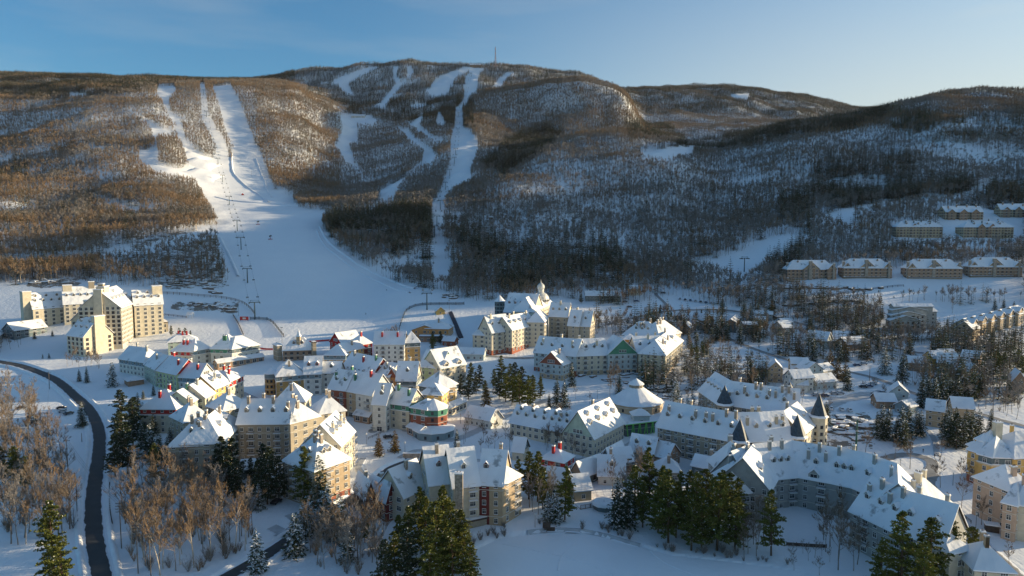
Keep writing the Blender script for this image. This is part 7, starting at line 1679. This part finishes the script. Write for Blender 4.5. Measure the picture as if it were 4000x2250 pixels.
# ------------------------------------------------------------------ skiers
def person(px, py, label, col, rz=0):
    me = bpy.data.meshes.new('person'); V = [(0, 0, .95), (0, 0, 1.2), (0, 0, 1.42), (0, 0, 1.53), (0, .02, 1.68), (.1, 0, .9), (.13, -.03, .5), (.14, .02, .06), (-.1, 0, .9), (-.13, -.03, .5), (-.14, .02, .06), (.2, 0, 1.4), (.3, -.05, 1.15), (.28, -.25, 1.0), (-.2, 0, 1.4), (-.3, -.05, 1.15), (-.28, -.25, 1.0), (.14, -.16, .03), (-.14, -.16, .03)]
    E = [(0, 1), (1, 2), (2, 3), (3, 4), (0, 5), (5, 6), (6, 7), (0, 8), (8, 9), (9, 10), (2, 11), (11, 12), (12, 13), (2, 14), (14, 15), (15, 16), (7, 17), (10, 18)]
    Rr = [.15, .15, .14, .06, .11, .1, .075, .05, .1, .075, .05, .07, .055, .045, .07, .055, .045, .05, .05]
    me.from_pydata(V, E, []); o = bpy.data.objects.new('person', me); o.location = at(px, py); o.rotation_euler.z = rz; link(o)
    sk_ = o.modifiers.new('skin', 'SKIN')
    try: me.skin_vertices[0]
    except Exception:
        bpy.context.view_layer.objects.active = o; 
        me.attributes  # layer is created by the modifier below
    if not me.skin_vertices:
        bpy.context.view_layer.objects.active = o; o.select_set(True); bpy.ops.mesh.customdata_skin_add(); o.select_set(False)
    for i, r in enumerate(Rr): me.skin_vertices[0].data[i].radius = (r, r)
    me.skin_vertices[0].data[0].use_root = True
    o.modifiers.new('sub', 'SUBSURF').levels = 1; me.materials.append(mat(label[:12]+'_clothes', col, .8)); tag(o, label, 'person')
person(*PX('T2', (1315, 352)), 'person standing alone at the edge of the ski slope under the trees', (.05, .05, .08)); person(*PX('T2', (1105, 592)), 'person in dark clothes in the middle of the shaded slope', (.03, .03, .05), 1); person(*PX('U4', (1560, 688)), 'person in dark coat walking above the roundabout', (.04, .04, .05), 2); person(*PX('U4', (1676, 742)), 'person in black by the lawn tree right of the roundabout', (.02, .02, .03)); person(*PX('U2', (1258, 440)), 'person in red jacket at the door of the narrow white house', (.35, .03, .03)); person(*PX('T1', (2200, 0)) if False else (1140, 1345), 'person near the red net fence at the slope foot', (.05, .04, .04))

# terrain park jumps
def jump(px, py, w, l, h, label):
    p = at(px, py); mb = MB(); n = 10; rows = []
    for j in range(n+1):
        t = j/n; pr = [0, .35, .75, 1, 1, 1, .9, .6, .3, .1, 0][j]; row = []
        for i in range(7):
            u = (i/6-.5)*2; x = u*w*.5*(1+.25*(1-pr)); y = (t-.5)*l; zz = tz(p.x+x, p.y+y)-p.z+h*pr*(1 if abs(u) < .7 else 0)
            row.append(len(mb.v)); mb.v.append((x, y, zz))
        rows.append(row)
    for a, b in zip(rows, rows[1:]):
        for i in range(6): mb.f.append((a[i], a[i+1], b[i+1], b[i])); mb.m.append(0)
    o = mb.build('snow_jump', M_SNOW, loc=p, smooth=True); tag(o, label, 'snow jump')
jump(762, 612, 44, 60, 5, 'uppermost flat topped snow jump of the terrain park'); jump(792, 640, 50, 70, 6, 'middle broad snow jump of the terrain park'); jump(800, 682, 50, 70, 6, 'lowest snow jump of the terrain park')
build_terrain()
# ------------------------------------------------------------------ air
hm = bpy.data.materials.new('haze_air'); hm.use_nodes = True; hn = hm.node_tree; hn.nodes.remove(hn.nodes['Principled BSDF'])
pv = hn.nodes.new('ShaderNodeVolumePrincipled'); pv.inputs['Color'].default_value = (.78, .86, 1, 1); pv.inputs['Density'].default_value = .000012
hn.links.new(pv.outputs[0], hn.nodes['Material Output'].inputs['Volume'])
mb = MB(); mb.box(-9000, 21000, -300, 5400, -40, 1150); o = mb.build('haze', hm); tag(o, 'thin winter haze over the valley', None, kind='stuff')
# ------------------------------------------------------------------ sky, sun, camera
SUN_EL, SUN_AZ = R(11.0), R(76.0)      # azimuth clockwise from +Y
w = bpy.data.worlds.new('World'); scn.world = w; w.use_nodes = True
nt = w.node_tree; bg = nt.nodes['Background']
sk = nt.nodes.new('ShaderNodeTexSky'); sk.sky_type = 'NISHITA'; sk.sun_disc = False
sk.sun_elevation = SUN_EL; sk.sun_rotation = SUN_AZ; sk.altitude = 400; sk.air_density = 1.0; sk.dust_density = 1.8; sk.ozone_density = 4.0
tn = nt.nodes.new('ShaderNodeMixRGB'); tn.blend_type = 'MULTIPLY'; tn.inputs[0].default_value = 1; tn.inputs[2].default_value = (.66, 1.02, 1.04, 1); nt.links.new(sk.outputs[0], tn.inputs[1])
tc = nt.nodes.new('ShaderNodeTexCoord'); mp = nt.nodes.new('ShaderNodeMapping'); mp.inputs['Scale'].default_value = (1.2, 2.2, 9.0); mp.inputs['Rotation'].default_value = (.25, .12, .5); cn = nt.nodes.new('ShaderNodeTexNoise'); cn.inputs['Scale'].default_value = 1.6; cn.inputs['Detail'].default_value = 7
nt.links.new(tc.outputs['Generated'], mp.inputs[0]); nt.links.new(mp.outputs[0], cn.inputs['Vector']); cr_ = nt.nodes.new('ShaderNodeMapRange'); cr_.inputs[1].default_value = .48; cr_.inputs[2].default_value = .85; cr_.inputs[4].default_value = .2; nt.links.new(cn.outputs['Fac'], cr_.inputs[0])
cm_ = nt.nodes.new('ShaderNodeMixRGB'); cm_.inputs[2].default_value = (4.9, 4.5, 3.6, 1); sx = nt.nodes.new('ShaderNodeSeparateXYZ'); nt.links.new(tc.outputs['Generated'], sx.inputs[0])
v1 = nt.nodes.new('ShaderNodeMapRange'); v1.interpolation_type = 'SMOOTHSTEP'; v1.inputs[1].default_value = -.3; v1.inputs[2].default_value = .62; v1.inputs[4].default_value = .95; nt.links.new(sx.outputs['X'], v1.inputs[0])
v2 = nt.nodes.new('ShaderNodeMapRange'); v2.inputs[1].default_value = .02; v2.inputs[2].default_value = .38; v2.inputs[3].default_value = 1; v2.inputs[4].default_value = .08; nt.links.new(sx.outputs['Z'], v2.inputs[0])
v3 = nt.nodes.new('ShaderNodeMath'); v3.operation = 'MULTIPLY'; nt.links.new(v1.outputs[0], v3.inputs[0]); nt.links.new(v2.outputs[0], v3.inputs[1])
v4 = nt.nodes.new('ShaderNodeMath'); v4.operation = 'ADD'; v4.use_clamp = True; nt.links.new(v3.outputs[0], v4.inputs[0]); nt.links.new(cr_.outputs[0], v4.inputs[1]); nt.links.new(v4.outputs[0], cm_.inputs[0]); nt.links.new(tn.outputs[0], cm_.inputs[1])
nt.links.new(cm_.outputs[0], bg.inputs['Color']); bg.inputs['Strength'].default_value = .100
sl = bpy.data.lights.new('sun', 'SUN'); sl.energy = 5.0; sl.angle = R(.5); sl.color = (1.0, .80, .51)
so = link(bpy.data.objects.new('sun', sl))
d = Vector((math.sin(SUN_AZ)*math.cos(SUN_EL), math.cos(SUN_AZ)*math.cos(SUN_EL), math.sin(SUN_EL)))
so.rotation_euler = d.to_track_quat('Z', 'Y').to_euler()
cam = bpy.data.cameras.new('camera'); cam.sensor_width = 36; cam.lens = F/4000*36; cam.clip_start = 1; cam.clip_end = 20000
co = link(bpy.data.objects.new('camera', cam)); co.location = (0, 0, H); co.rotation_euler = (math.pi/2-PITCH, 0, 0)
scn.camera = co
scn.view_settings.view_transform = 'Standard'; scn.view_settings.look = 'None'
scn.view_settings.exposure = 0.82; scn.view_settings.gamma = 1
scn.cycles.use_denoising = True; scn.cycles.max_bounces = 5; scn.cycles.diffuse_bounces = 3; scn.cycles.transparent_max_bounces = 4
